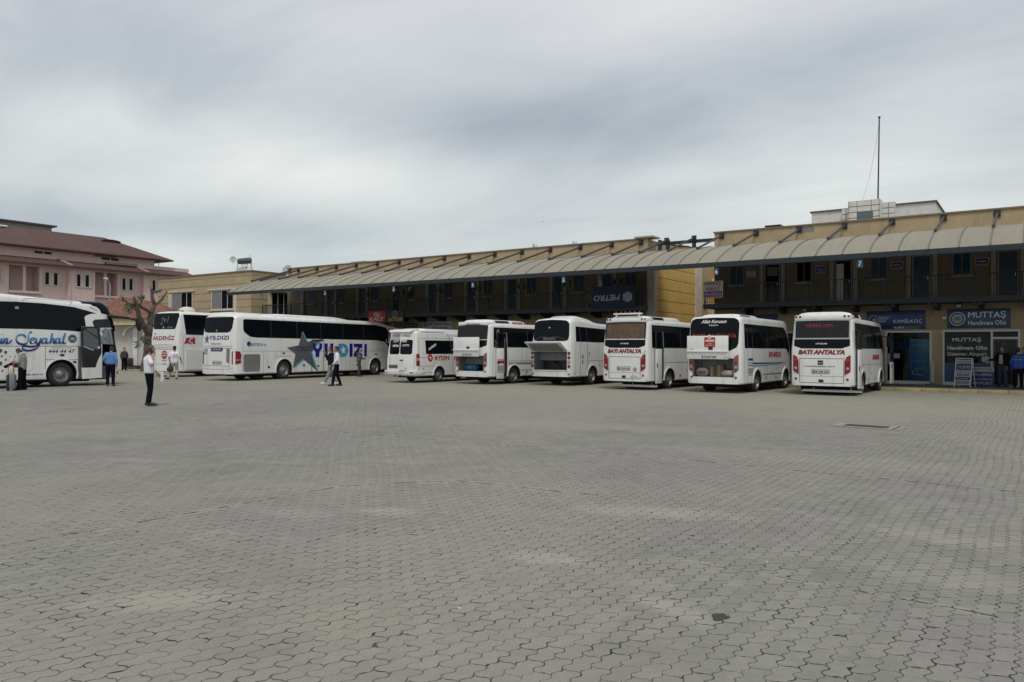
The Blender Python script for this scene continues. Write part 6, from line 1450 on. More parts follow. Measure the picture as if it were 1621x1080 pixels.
# right rear door a little ajar
def RD(u, w_, d): x, y, z = b.Rr_(u, w_, d+.02); k = (h-.1-u); return (x, y-.16*k, z)
rd = panel('rear_door', [(.02, .62), (h-.09, .62), (h-.09, 1.3), (h-.20, 1.9), (h-.28, 2.50), (.02, 2.50)], RD, white, t, off=.03, back=-.02)
panel('rear_window', rrect(.06, h-.25, 1.40, 2.12, .10), RD, dglass, rd, off=.034, back=.028)
text('lettering', 'EXPRESS', .02, 2.0, .38, .11, RD, printwhite, rd, shear=.15, fat=.03, off=.038, thick=.003); text('lettering', '.com', .14, 1.80, .40, .09, RD, printwhite, rd, off=.038, thick=.003, fat=.01)
text('lettering', 'MUĞLA', .08, 2.26, .46, .11, RD, mat('faded_red', (.42, .12, .09), .6), rd, fat=.02, off=.036, thick=.003)
MB().prism(rrect(.08, .26, 1.09, 1.14, .02), RD, .05, .03).build('handle', printblack, rd); text('lettering', '516 CDI', .30, .70, .2, .03, RD, redp, rd, off=.033, thick=.002)
text('lettering', 'EXP', -.52, 2.0, .30, .11, b.Rr_, printwhite, t, shear=.15, fat=.03, off=.023, thick=.003); panel('sticker', [(-.62, 2.0), (-.54, 2.0), (-.51, 2.11), (-.59, 2.11)], b.Rr_, ltblue, t, off=.022, back=.018)
text('lettering', 'obilet', -.62, 1.77, .42, .13, b.Rr_, printwhite, t, fat=.02, off=.023, thick=.003); text('lettering', 'AYDIN', -.66, 2.26, .46, .11, b.Rr_, mat('faded_red', (.42, .12, .09), .6), t, fat=.02, off=.018, thick=.003)
panel('plate_recess', [(-.82, .70), (-.22, .70), (-.22, .88), (-.82, .88)], b.Rr_, printgrey, t, off=.018); plate(b, -.78, .72, .50, '09 ACN 542', t)
MB().box(-h-.01, h+.01, -.13, .06, .40, .62).box(h-.03, h+.012, .06, .5, .40, .60).box(-h-.012, -h+.03, .06, .5, .40, .60).build('rear_bumper', white2, t, bev=.03)
panel('reflector', [(-h+.06, .46), (-h+.18, .46), (-h+.18, .51), (-h+.06, .51)], lambda u, w_, d: (u, -.13-d, w_), redlens, t); panel('reflector', [(h-.34, .48), (h-.10, .48), (h-.10, .53), (h-.34, .53)], lambda u, w_, d: (u, -.13-d, w_), black, t)
MB().tube((-.35, -.1, .38), (-.35, -.1, .26), .05).tube((0, -.15, .36), (0, -.05, .36), .03).build('tow_eye', printgrey, t)
MB().prism([(-.06, 2.50), (-.16, 2.48), (-.12, 2.60), (.35, 2.66), (.6, 2.62)], lambda u, w_, d: (d, u, w_), -h+.30, h-.30).build('roof_spoiler', white, t, bev=.02)
for sg in (-1, 1):
    f = b.S if sg > 0 else b.SL
    tl = panel('tail_light', [(.01, .84), (.20, .84), (.20, 1.42), (.01, 1.42)], f, redlens, t, off=.02); panel('lamp', [(.03, 1.1), (.185, 1.1), (.185, 1.22), (.03, 1.22)], f, clearlens, tl, off=.024, back=.018)
sp = lambda x, y: v.side(600+x/9.39, 500+y/9.39)
wt, wb = 2.10, 1.42
panel('side_window', [(.72, wb), (.72, wt), (5.2, wt), (5.9, wb)], b.S, dglass, t); panel('side_window', [(.72, wb), (.72, wt), (5.2, wt), (5.9, wb)], b.SL, dglass, t)
strokes('panel_gap', [[(2.75, .5), (2.75, 1.3), (2.72, 2.0), (2.55, 2.40), (2.5, 2.5)]], b.S, (0, 0, .012), printgrey, t, off=.010); strokes('panel_gap', [[(4.1, .5), (4.1, 1.3), (4.1, 2.4)]], b.S, (0, 0, .010), printgrey, t, off=.010)
gap_line(b, b.S, [(.25, 1.25), (2.7, 1.25)], t, w=.006); gap_line(b, b.S, [(.3, .82), (1.4, .82)], t, w=.006); gap_line(b, b.S, [(.25, 2.2), (5, 2.2)], t, w=.007, m=mat('soft_gap', (.25, .25, .25), .7)); gap_line(b, b.S, [(.3, .5), (1.25, .5)], t, w=.006)
panel('emblem', disc(1.02, 1.23, .19, 24), b.S, redp, t, off=.007); strokes('emblem_figure', [[(.97, 1.32), (1.02, 1.22), (1.06, 1.12)], [(.95, 1.22), (1.03, 1.25), (1.1, 1.2)]], b.S, (0, 0, .02), printwhite, t, off=.011)
text('lettering', 'AYDIN', 1.32, 1.10, 1.2, .24, b.S, redp, t, fat=.03, off=.009); text('lettering', 'JET', 2.85, 1.10, .62, .24, b.S, redp, t, fat=.03, off=.009)
text('lettering', 'EXPRESS', .92, 1.72, .66, .11, b.S, printwhite, t, shear=.1, fat=.04, off=.009, rot=radians(24))
panel('side_marker', disc(.55, .46, .035, 10), b.S, orangelens, t); panel('fuel_cap', disc(.5, .70, .03, 10), b.S, black, t)
rpd = roof_pod(b, .45, 4.6, v.W-.42, .13, t, ramp=.1, ramp2=.9)
MB().box(h-.19, h-.15, .4, 2.3, 2.50, 2.56).build('roof_rail', white2, t)
panel('windscreen', [(-h+.3, 1.35), (h-.3, 1.35), (h-.34, 2.0), (-h+.34, 2.0)], lambda u, w_, d: tuple(Vector(b.warp(u, L, w_))+Vector((0, d, 0))), dglass, t, off=.05, back=-.2)
# ================================================================ coaches
CG = 'large white coaches at the left of the yard'
# --- coach with the grey star
v = Veh('parked_coach', 6.0, R=(-33.38, 24.01), W=2.55, label='white coach with a big grey star and YILDIZI in blue along its side', cat='coach', group=CG)
t = v.t; h = v.W/2; L = 13.4; wr = .50; ra = .60
yr_, yf_ = 3.33, 11.12
b = Body(v, L, .34, 2.05, .09, .22, lambda y: 3.38 if y < 11.5 else 3.38-.12*(y-11.5), white, arches=((yr_, ra), (yf_, ra)), wr=wr, lean=lambda z: .12*max(0, z-1.9)/1.4, Rr=.42, lr=.16, tr=.12, bulge=.06, Rf=1.3, lf=.35, nosef=lambda z: -.25*max(0, z-1.5)/1.7, crown=.05)
chassis(v, L, .34, .25)
for sd in (1, -1):
    wheel(v, yr_, wr, sd, w=.28, double=True); wheel(v, yf_, wr, sd, w=.28); arch_trim(b, yr_, ra, wr, white, t, sd, .05); arch_trim(b, yf_, ra, wr, white, t, sd, .05)
    wheel(v, yr_-1.3, wr, sd, w=.28, rim=False, inset=.5)
cx = lambda x, y: (220+x/4.696, 420+y/4.696)
dx = lambda x, y: (400+x/6.354, 470+y/6.354)
RP = lambda x, y: v.rear(*cx(x, y)); SPc = lambda x, y: v.side(*cx(x, y)); SP = lambda x, y: v.side(*dx(x, y))
panel('rear_window', [(-h+.25, 2.52), (-h+.20, 2.7), (-h+.24, 3.18), (-h+.36, 3.26), (h-.34, 3.26), (h-.24, 3.18), (h-.30, 2.7), (h-.42, 2.52), (h-.6, 2.46), (-h+.5, 2.46)], b.Rr_, dglass, t)
round_lamp(b, -.1, 2.56, .045, palegrey, t, 'badge', rim=False)
def star_pts(pts): return pts
panel('star_print', [(-h+.28, 2.18), (-h+.40, 2.22), (-h+.47, 2.36), (-h+.53, 2.22), (-h+.66, 2.20), (-h+.55, 2.08), (-h+.60, 1.90), (-h+.46, 2.02), (-h+.34, 1.92), (-h+.38, 2.08)], b.Rr_, mat('star_grey', (.10, .105, .11), .5), t)
text('lettering', 'YILDIZI', -h+.62, 2.10, 1.45, .20, b.Rr_, navy, t, fat=.02); text('lettering', 'Kastamonu', -.42, 1.86, .70, .07, b.Rr_, printgrey, t, fat=.01)
gap_line(b, b.Rr_, [(-h+.2, 1.76), (h-.25, 1.76)], t, w=.006); gap_line(b, b.Rr_, [(-h+.2, 1.66), (0, 1.69), (h-.25, 1.66)], t, w=.01, m=mat('soft_gap', (.25, .25, .25), .7)); gap_line(b, b.Rr_, [(-h+.25, .78), (h-.4, .74)], t, w=.008)
text('lettering', '25', -h+.22, 1.34, .34, .28, b.Rr_, printgrey, t, shear=.2, fat=.02)
panel('sign_strip', [(-.45, 1.50), (.38, 1.50), (.42, 1.68), (-.45, 1.68)], b.Rr_, navy, t); text('lettering', 'T 0356 444 60 90', -.35, 1.56, .65, .07, b.Rr_, printwhite, t, off=.010)
panel('plate_recess', rrect(-.35, .36, .82, 1.02, .04), b.Rr_, palegrey, t, off=.004); plate(b, -.26, .86, .52, '60 TK 590', t)
def louvre(fn, poly, n, m, name='louvre'):
    g_ = panel(name, poly, fn, m, t, off=.006)
    us = [p[0] for p in poly]; ws = [p[1] for p in poly]; z0, z1 = min(ws), max(ws)
    L_ = []
    for k in range(n):
        z_ = z0+(z1-z0)*(k+.5)/n
        xs = []
        for (a, b_) in zip(poly, poly[1:]+poly[:1]):
            if (a[1]-z_)*(b_[1]-z_) < 0: xs.append(a[0]+(b_[0]-a[0])*(z_-a[1])/(b_[1]-a[1]))
        if len(xs) >= 2: xs.sort(); L_.append([(xs[0]+.01, z_), ((xs[0]+xs[-1])/2, z_), (xs[-1]-.01, z_)])
    strokes('slat', L_, fn, (0, 0, (z1-z0)/n*.24), printgrey, g_, off=.009)
    return g_
louvre(b.Rr_, [(h-.62, .95), (h-.40, .90), (h-.38, 1.62), (h-.60, 1.66)], 14, mat('grille_grey', (.34, .34, .33), .6))
for sg in (-1, 1):
    P = [(.06, .84), (.34, .92), (.36, 1.34), (.28, 1.50), (.06, 1.52)]
    f = b.S if sg > 0 else b.SL
    tl = panel('tail_light', P, f, redlens, t, off=.015); panel('lamp', [(.10, 1.02), (.30, 1.04), (.30, 1.12), (.10, 1.10)], f, clearlens, tl, off=.018, back=.012)
    q = panel('tail_light', [(sg*(h-.24), .86), (sg*(h-.175), .84), (sg*(h-.175), 1.52), (sg*(h-.24), 1.46)][::1 if sg > 0 else -1], b.Rr_, redlens, t, off=.012)
strokes('bumper_fold', [[(-h+.18, .62), (-.3, .58), (h-.3, .62), (h-.18, .72)]], b.Rr_, (0, 0, .010), palegrey, t, off=.005)
# side glass
win = [(.55, 2.50), (.50, 2.62), (.50, 3.10), (.62, 3.16), (11.2, 3.16), (12.4, 3.02), (12.95, 2.5), (12.85, 1.6), (12.6, 1.75), (12.1, 2.10), (11.2, 2.20), (1.4, 2.22), (.95, 2.26)]
panel('side_window', win, b.S, dglass, t, step=.5); panel('side_window', win, b.SL, dglass, t, step=.5)
strokes('window_joint', [[(y, 2.25), (y, 2.6), (y, 3.12)] for y in (2.4, 4.3, 6.2, 8.1, 10.0)], b.S, (0, 0, .006), printgrey, t, off=.008)
louvre(b.S, rrect(.50, 1.62, .46, 1.36, .12), 18, mat('grille_grey', (.34, .34, .33), .6))
# star: traced from the side of the coach
G_ = mat('star_grey', (.10, .105, .11), .5)
star = [(345, 510), (460, 490), (503, 350), (548, 455), (598, 440), (705, 425), (655, 470), (590, 560), (600, 590), (650, 745), (505, 625), (405, 710), (430, 575)]
panel('star_print', [SP(*p) for p in star], b.S, G_, t, off=.012)
panel('star_shade', [SP(*p) for p in ((503, 350), (512, 352), (552, 452), (545, 456))], b.S, ltblue, t, off=.016); panel('star_shade', [SP(*p) for p in ((705, 425), (690, 450), (640, 490), (620, 470), (655, 465))], b.S, ltblue, t, off=.016)
panel('star_shade', [SP(*p) for p in ((578, 560), (590, 545), (658, 745), (640, 735))], b.S, ltblue, t, off=.016); panel('star_shade', [SP(*p) for p in ((405, 712), (500, 628), (512, 634), (430, 706))], b.S, ltblue, t, off=.016)
u0, z0 = SP(432, 545); u1, z1 = SP(580, 500); text('lettering', 'TOKAT', u0, z0, u1-u0, z1-z0+.02, b.S, navy, t, fat=.0, off=.020)
# big letters
def S2(x0, y0, x1, y1): a = SP(x0, y1); c = SP(x1, y0); return a[0], a[1], c[0]-a[0], c[1]-a[1]
yA = SP(603, 603)[1]; yT = SP(603, 470)[1]
zb_, zt_ = 1.19, 1.96
def lett(poly): panel('big_letter', poly, b.S, mat('royal_blue', (.006, .012, .22), .45), t, off=.018, step=.5)
Yx = SP(603, 500)[0]; Ye = SP(697, 500)[0]; ym = (Yx+Ye)/2; yw_ = Ye-Yx
lett([(Yx, zt_), (Yx+.28*yw_, zt_), (Yx+.32*yw_, 1.72), (ym, 1.63), (Ye-.32*yw_, 1.72), (Ye-.28*yw_, zt_), (Ye, zt_), (Ye-.02*yw_, 1.68), (Ye-.30*yw_, 1.47), (Ye-.30*yw_, zb_), (Yx+.30*yw_, zb_), (Yx+.30*yw_, 1.47), (Yx+.02*yw_, 1.68)])
def bar(xa, xb): a, c = SP(xa, 530)[0], SP(xb, 530)[0]; lett([(a, zb_), (c, zb_), (c, zt_), (a, zt_)])
bar(722, 752); bar(778, 808); bar(974, 1002); bar(1122, 1146)
a = SP(808, 590)[0]; c = SP(850, 590)[0]; lett([(a+.002, zb_), (c, zb_), (c, zb_+.18), (a+.002, zb_+.18)])
a, c = SP(860, 530)[0], SP(958, 530)[0]; r_ = (zt_-zb_)/2
Dp = [(a, zt_), (c-.45, zt_)]+[(c-.45+.45*cos(q), (zt_+zb_)/2+r_*sin(q)) for q in [pi/2-pi*k/12 for k in range(1, 12)]]+[(c-.45, zb_), (a, zb_)]
panel('big_letter', Dp, b.S, mat('sky_blue_print', (.05, .30, .48), .5), t, off=.018)
sc = ((a+c)/2+.0, (zt_+zb_)/2); panel('small_star', [(sc[0]+.27*(1 if k % 2 == 0 else .42)*cos(pi/2+pi*k/5+.15), sc[1]+.27*(1 if k % 2 == 0 else .42)*sin(pi/2+pi*k/5+.15)) for k in range(10)], b.S, printwhite, t, off=.021, back=.016)
a, c = SP(1016, 530)[0], SP(1100, 530)[0]; lett([(a, zt_), (c, zt_), (c, zt_-.20), (a+.38*(c-a), zb_+.19), (c, zb_+.19), (c, zb_), (a, zb_), (a, zb_+.16), (a+.55*(c-a), zt_-.19), (a, zt_-.19)])
text('lettering', '0850 460 60 90', *SPc(830, 600), 1.05, .12, b.S, ltblue, t, fat=.02); panel('emblem', disc(SPc(817, 585)[0], SPc(817, 585)[1], .13, 14), b.S, navy, t); text('lettering', 'www.tokatyildizi.com', SPc(835, 578)[0], 1.90, .7, .045, b.S, printgrey, t); text('lettering', 'A', SPc(811, 592)[0], 1.72, .10, .14, b.S, ltblue, t, off=.012)
gs = mat('soft_gap', (.25, .25, .25), .7)
gap_line(b, b.S, [(.45, 1.52), (12.3, 1.50)], t, w=.007, m=gs); gap_line(b, b.S, [(.45, .50), (.45, 2.2)], t, w=.006, m=gs); gap_line(b, b.S, [(1.85, .40), (1.85, 1.5)], t, w=.006); gap_line(b, b.S, [(2.68, 1.05), (2.68, 1.5)], t, w=.006); gap_line(b, b.S, [(2.68, 1.22), (3.9, 1.22)], t, w=.006); gap_line(b, b.S, [(4.15, .40), (4.15, 1.5)], t, w=.006)
dd = [(5.42, .37), (5.42, 2.13), (6.40, 2.13), (6.40, .37)]
strokes('door_gap', [[p, ((p[0]+q[0])/2, (p[1]+q[1])/2), q] for p, q in zip(dd[:-1], dd[1:])], b.S, (0, 0, .016), printblack, t, off=.020)
panel('toilet_door_header', [(5.44, 2.13), (6.38, 2.13), (6.38, 2.17), (5.44, 2.17)], b.S, black, t, off=.014)
gap_line(b, b.S, [(8.3, .40), (8.3, 1.5)], t, w=.006); gap_line(b, b.S, [(10.2, .40), (10.2, 1.5)], t, w=.006); gap_line(b, b.S, [(10.25, 1.12), (12.1, 1.12)], t, w=.006)
for y, z_ in ((2.15, .62), (4.75, .68), (5.9, .62), (9.3, .62)): panel('side_marker', [(y, z_), (y+.15, z_), (y+.15, z_+.10), (y, z_+.10)], b.S, black, t, off=.008)
for y, z_ in ((3.2, 1.36), (11.1, 1.28)): panel('flap_handle', [(y, z_), (y+.17, z_), (y+.17, z_+.09), (y, z_+.09)], b.S, black, t, off=.008)
for k in range(4): strokes('pictogram', [[(10.75+k*.33, 1.58), (10.83+k*.33, 1.66), (10.90+k*.33, 1.58)]], b.S, (0, 0, .012), printgrey, t, off=.006)
louvre(b.S, [(4.9, 1.02), (5.15, 1.02), (5.10, 1.14), (4.95, 1.14)], 5, palegrey)
roof_pod(b, 2.4, 9.3, 1.95, .17, t, ramp=.9, ramp2=1.8); roof_pod(b, -.0+.3, 2.2, 1.9, .09, t, ramp=.5, name='roof_hatch_fairing')
# nose, windscreen and long mirror
fnF = lambda u, w_, d: tuple(Vector(b.warp(u, L, w_))+Vector((0, d, 0)))
panel('windscreen', [(-h+.40, 1.3), (h-.40, 1.3), (h-.40, 3.1), (-h+.40, 3.1)], fnF, dglass, t, off=.03, back=-.15)
MB().box(-h+.3, h-.3, L-1.9, L-.4, 3.22, 3.34).build('roof_visor', dglass, t, bev=.05)
m_ = MB(); pr = Vector((h-.15, 12.6, 3.05))
for k in range(1, 7):
    s_ = k/6; q = Vector((h-.15+.42*sin(s_*pi/2), 12.6+.9*s_, 3.05-.05*s_-.22*s_*s_)); m_.tube(pr, q, .045, n=8); pr = q
m_.box(h+.17, h+.36, 13.42, 13.56, 2.35, 2.82); m_.build('mirror', white, t, bev=.0)

# --- coach with flag behind it
v = Veh('parked_coach', 5.0, R=(-40.2, 25.2), W=2.55, label='white coach reading AKDENİZ, with a red flag print and a roof dome', cat='coach', group=CG)
t = v.t; h = v.W/2; L = 11.8; yr_, yf_ = 3.2, 9.0
b = Body(v, L, .32, 2.2, .10, .22, lambda y: 3.74, white, arches=((yr_, ra), (yf_, ra)), wr=wr, lean=lambda z: .14*max(0, z-2.1)/1.6, Rr=.42, lr=.12, tr=.10, bulge=.05, Rf=1.2, lf=.3, nosef=lambda z: -.25*max(0, z-1.5)/1.7, crown=.04)
chassis(v, L, .32, .25)
for sd in (1, -1): wheel(v, yr_, wr, sd, w=.28, double=True); wheel(v, yf_, wr, sd, w=.28)
panel('rear_window', [(-h+.30, 2.74), (-h+.18, 2.9), (-h+.20, 3.56), (-h+.32, 3.66), (h-.20, 3.66), (h-.17, 3.5), (h-.32, 2.9), (h-.42, 2.74)], b.Rr_, dglass, t)
text('lettering', '2+1', -.45, 3.05, .75, .38, b.Rr_, palegrey, t, shear=.5, fat=-.02, off=.010, rot=radians(8)); round_lamp(b, -.12, 2.84, .06, palegrey, t, 'badge'); text('lettering', 'otobüs', .18, 2.82, .5, .06, b.Rr_, palegrey, t, off=.010)
text('lettering', 'AKDENİZ', -h+.22, 2.12, 1.95, .30, b.Rr_, redp2, t, fat=.02); text('lettering', 'Sarı', -h+.35, 2.44, .22, .08, b.Rr_, redp2, t)
gs = mat('soft_gap', (.25, .25, .25), .7)
gap_line(b, b.Rr_, [(-h+.18, 1.60), (h-.25, 1.58)], t, w=.012)
for z_ in (1.82, 1.68): strokes('vent_fold', [[(-h+.42, z_), (0, z_+.02), (h-.55, z_)]], b.Rr_, (0, 0, .018), palegrey, t, off=.006)
gap_line(b, b.Rr_, [(-h+.2, .72), (h-.3, .72)], t, w=.010, m=gs); gap_line(b, b.Rr_, [(h-.30, 1.6), (h-.30, .5)], t, w=.008, m=gs)
panel('round_sticker', disc(.05, 1.26, .25, 26), b.Rr_, redp, t, off=.006); text('lettering', 'SEFER', -.14, 1.32, .38, .07, b.Rr_, printwhite, t, fat=.02, off=.010); text('lettering', 'AKDENİZ', -.14, 1.18, .38, .09, b.Rr_, printwhite, t, fat=.02, off=.010)
panel('plate_recess', [(-.22, .87), (.33, .87), (.33, 1.02), (-.22, 1.02)], b.Rr_, printwhite, t, off=.006); text('lettering', '48 AFD 07', -.16, .90, .44, .085, b.Rr_, printblack, t, fat=.02, off=.010)
strokes('emblem', [[(-.1, .76), (.05, .74), (.2, .76)], [(.05, .84), (.05, .76), (.05, .68)]], b.Rr_, (0, 0, .012), printgrey, t, off=.008)
SPc = lambda x, y: v.side(*cx(x, y))
panel('side_window', [SPc(330, 365), SPc(500, 372), (9.5, 3.52), (10.8, 3.2), (11.0, 2.4), SPc(500, 519), SPc(350, 514)], b.S, dglass, t, step=.22, off=.012)
panel('side_window', [(.5, 2.5), (.5, 3.5), (10.5, 3.5), (11.0, 2.4)], b.SL, dglass, t, step=.6)
fl = panel('flag_print', [SPc(336, 585), SPc(352, 540), SPc(417, 537), SPc(417, 588), SPc(400, 582), SPc(385, 587), SPc(365, 580)], b.S, redp, t)
fc = SPc(392, 561); strokes('crescent', [[(fc[0]+.13*cos(a), fc[1]+.13*sin(a)) for a in [.9+4.5*k/10 for k in range(11)]]], b.S, (0, 0, .022), printwhite, fl, off=.009)
sc = SPc(372, 562); panel('star', [(sc[0]+.05*(1 if k % 2 == 0 else .45)*cos(pi/2+pi*k/5), sc[1]+.05*(1 if k % 2 == 0 else .45)*sin(pi/2+pi*k/5)) for k in range(10)], b.S, printwhite, fl, off=.009)
pn = [SPc(320, 605), SPc(472, 612), SPc(472, 795), SPc(325, 785)]
pp_ = panel('side_flap', [(.42, .42), (3.9, .42), (3.9, 1.55), (.42, 1.58)], b.S, white2, t, off=.05)
gap_line(b, b.S, [(.3, 2.42), (3.5, 2.42)], t, w=.006, m=gs); gap_line(b, b.S, [(.3, .5), (.3, 2.4)], t, w=.008, m=gs)
roof_pod(b, 3.5, 9.5, 1.9, .16, t, ramp=.7)
dm = MB().lathe((.35, 1.2, 3.70), (0, 0, 1), [(0, .48), (.16, .47), (.28, .38), (.36, .2), (.38, .02)], 24).build('roof_dome', mat('cream_dome', (.60, .58, .45), .4), t, ang=60)
text('lettering', 'LÜKS', -.02, 3.76, .7, .12, lambda u, w_, d: (u, .74-d, w_), printgrey, dm, fat=.02)
MB().box(-h-.02, -h+.1, -.0+.1, .4, 1.0, 2.0).build('open_flap', white, t, bev=.02)

# --- coach with blue script, front right in view
v = Veh('parked_coach', 0.0, R=(-34.4, 6.0), W=2.55, label='white coach with blue script on its side and its front door open', cat='coach', group=CG)
t = v.t; h = v.W/2; wr = .52; ra = .64; L = 12.75
AX = lambda x, y: v.side(x/5.4, 450+y/5.4)
yf_ = AX(525, 770)[0]; yr_ = yf_-6.1
def HF(y):
    pts = [(0, 3.80), (7.7, 3.86), (8.8, 3.80), (10.4, 3.70), (11.6, 3.68), (12.3, 3.50), (12.6, 3.15), (12.8, 2.9)]
    for (a, c), (e, f) in zip(pts[:-1], pts[1:]):
        if y <= e: return c+(f-c)*(y-a)/(e-a)
    return 2.9
door0, door1 = AX(870, 700)[0], AX(1003, 700)[0]
b = Body(v, L, .32, 2.3, .10, .24, HF, white, arches=((yf_, ra), (yr_, ra)), wr=wr, Rr=.42, lr=.14, tr=.12, Rf=1.0, lf=.42, nosef=lambda z: -.30*max(0, z-1.2)/2, crown=.05, cuts=[(h-1.1, h+.4, door0+.02, door1, .34, 2.5, dark_cut)])
chassis(v, L, .32, .25)
for sd in (1, -1): wheel(v, yf_, wr, sd, w=.3); wheel(v, yr_, wr, sd, w=.3, double=True); arch_trim(b, yf_, ra, wr, white, t, sd, .05); arch_trim(b, yr_, ra, wr, white, t, sd, .05)
PLY = lambda *pts: [AX(*p) for p in pts]
y0_ = AX(0, 378)[0]
glassp = [(.6, 2.42), (.6, 3.52)]+PLY((0, 145), (130, 148), (370, 163), (520, 180), (640, 195), (760, 225), (850, 250), (930, 262), (770, 262), (735, 282), (742, 362), (700, 362), (692, 406), (560, 396), (300, 384), (0, 378))
panel('side_window', glassp, b.S, dglass, t, step=.35); panel('side_window', [(.6, 2.42), (.6, 3.5), (10.5, 3.3), (11, 2.4)], b.SL, dglass, t, step=.5)
# black front corner, windscreen wrap, roof dome
panel('windscreen_wrap', PLY((805, 312), (830, 303), (960, 300), (985, 300), (1003, 330), (1012, 520), (1003, 522), (1003, 372), (860, 372), (862, 520), (852, 520), (845, 365), (820, 362)), b.S, black, t, step=.25, off=.010)
panel('windscreen_side', [(door1+.02, 1.45), (door1+.02, 3.2), (L-.25, 3.05), (L-.12, 2.2), (L-.05, 1.45)], b.S, dglass, t, step=.12, off=.008)
dmv = MB(); vs = []; n = 13; stt = [10.2, 10.6, 11.0, 11.5, 11.9, 12.2, 12.42, 12.55]
for y in stt:
    k = min(1, (y-10.2)/.9+.0); e = 1 if y < 12.0 else max(.15, 1-((y-12.0)/.62)**2)
    for i in range(n):
        a = pi*i/(n-1); cx_ = cos(a); bz = 3.12-max(0, y-11.9)*1.1; vs.append(((h-.10-.25*max(0, y-11.9))*abs(cx_)**.35*(1 if cx_ > 0 else -1), y, bz+(max(.05, (3.73-bz))*(e if y > 11.9 else 1)*sin(k*pi/2)+.02)*sin(a)**.35))
for j in range(len(stt)-1):
    for i in range(n-1): dmv.f.append([j*n+i, j*n+i+1, (j+1)*n+i+1, (j+1)*n+i]); dmv.mi.append(0)
dmv.f += [list(range(n)), list(range((len(stt)-1)*n, len(stt)*n))[::-1]]; dmv.mi += [0, 0]; dmv.v = vs
dmv.build('roof_dome', dglass, t, ang=60)
panel('swoosh_trim', PLY((735, 282), (752, 268), (800, 254), (900, 252), (965, 262), (970, 268), (962, 285), (930, 300), (830, 303), (808, 318), (805, 340), (812, 362), (742, 362)), b.S, white, t, step=.2, off=.022)
strokes('roof_crease', [PLY((200, 145), (240, 122), (400, 128), (640, 150)), PLY((605, 182), (625, 155), (650, 148))], b.S, (0, 0, .007), seam, t, off=.006)
text('lettering', 'NEOPLAN', *AX(790, 215), .42, .06, b.S, palegrey, t, rot=radians(-18)); 
panel('sticker', PLY((135, 190), (165, 190), (167, 211), (135, 211)), b.S, mat('pale_green', (.22, .36, .28), .6), t, off=.010)
# writing: brush script
scr = mat('brush_blue', (.02, .12, .30), .5)
def script_mat():
    m = bpy.data.materials.new('script_blue'); m.use_nodes = True; N = NT(m.node_tree); p = N.n['Principled BSDF']; p.inputs['Roughness'].default_value = .45
    z = N.node('ShaderNodeSeparateXYZ', ins={0: N.node('ShaderNodeTexCoord').outputs['Object']}).outputs[2]
    N.l.new(N.ramp(N.m('DIVIDE', N.m('SUBTRACT', z, 1.5), .8), [(.25, (.006, .014, .12)), (.48, (.008, .03, .17)), (.56, (.015, .16, .36)), (.9, (.03, .26, .46))]), p.inputs[0]); return m
sm_ = script_mat()
st = {
 'S': [[(272, 418), (262, 408), (250, 415), (243, 445), (240, 480), (226, 506), (195, 515), (158, 505), (138, 478), (142, 448), (172, 432), (205, 438), (222, 458)]],
 'loop': [[(322, 540), (290, 560), (240, 568), (200, 560), (188, 540), (215, 528), (260, 534), (300, 530), (330, 500), (345, 460)]],
 'e': [[(250, 488), (275, 482), (290, 465), (280, 455), (264, 466), (258, 490), (268, 508), (290, 506), (306, 492)]],
 'y': [[(310, 460), (306, 490), (316, 507), (336, 496), (348, 460)], [(348, 460), (340, 500), (322, 540)]],
 'a': [[(392, 466), (374, 460), (360, 478), (360, 500), (372, 508), (388, 494), (396, 462), (392, 498), (402, 508), (414, 496)]],
 'h': [[(446, 418), (438, 450), (426, 508)], [(430, 486), (446, 464), (458, 466), (454, 496), (462, 508), (474, 498)]],
 'a2': [[(506, 466), (488, 460), (474, 478), (474, 500), (486, 508), (502, 494), (510, 462), (506, 498), (516, 508), (528, 496)]],
 't': [[(556, 416), (544, 450), (536, 492), (546, 510), (562, 498)], [(524, 450), (545, 446), (566, 444)]],
 'i': [[(12, 460), (4, 490), (2, 508), (14, 506), (26, 490)], [(14, 434), (18, 428)]],
 'n': [[(36, 462), (28, 508)], [(32, 484), (50, 462), (60, 468), (54, 498), (62, 510), (80, 502), (98, 474)]],
}
wd = dict(S=(.012, .030, .012), loop=(.004, .03, .010))
for k, L_ in st.items():
    nb = wd.get(k, (.030, .006, .008))
    strokes('script_letter', [[AX(*p) for p in pl] for pl in L_], b.S, nb, sm_, t, off=.008+.0035*list(st).index(k))
ec = AX(619, 466); em = panel('round_emblem', disc(ec[0], ec[1], .185, 28), b.S, mat('emblem_navy', (.03, .035, .10), .5), t); strokes('emblem_ring', [[(ec[0]+.15*cos(a), ec[1]+.15*sin(a)) for a in [2*pi*i/20 for i in range(21)]]], b.S, (0, 0, .008), palegrey, em, off=.009)
panel('emblem_hill', [(ec[0]-.11, ec[1]-.03), (ec[0]-.04, ec[1]+.06), (ec[0]+.05, ec[1]+.06), (ec[0]+.12, ec[1]-.03)], b.S, palegrey, em, off=.009, back=.005); panel('emblem_wave', [(ec[0]-.11, ec[1]-.08), (ec[0]+.11, ec[1]-.08), (ec[0]+.09, ec[1]-.04), (ec[0]-.09, ec[1]-.04)], b.S, ltblue, em, off=.009, back=.005)
a, c = AX(413, 590), AX(640, 556); text('lettering', '444 44 47', a[0], a[1], c[0]-a[0], c[1]-a[1], b.S, printblack, t, shear=.25, fat=.0)
a, c = AX(440, 549), AX(612, 540); text('lettering', 'Türkiyenin Her Yerinde', a[0], a[1], c[0]-a[0], c[1]-a[1], b.S, printgrey, t)
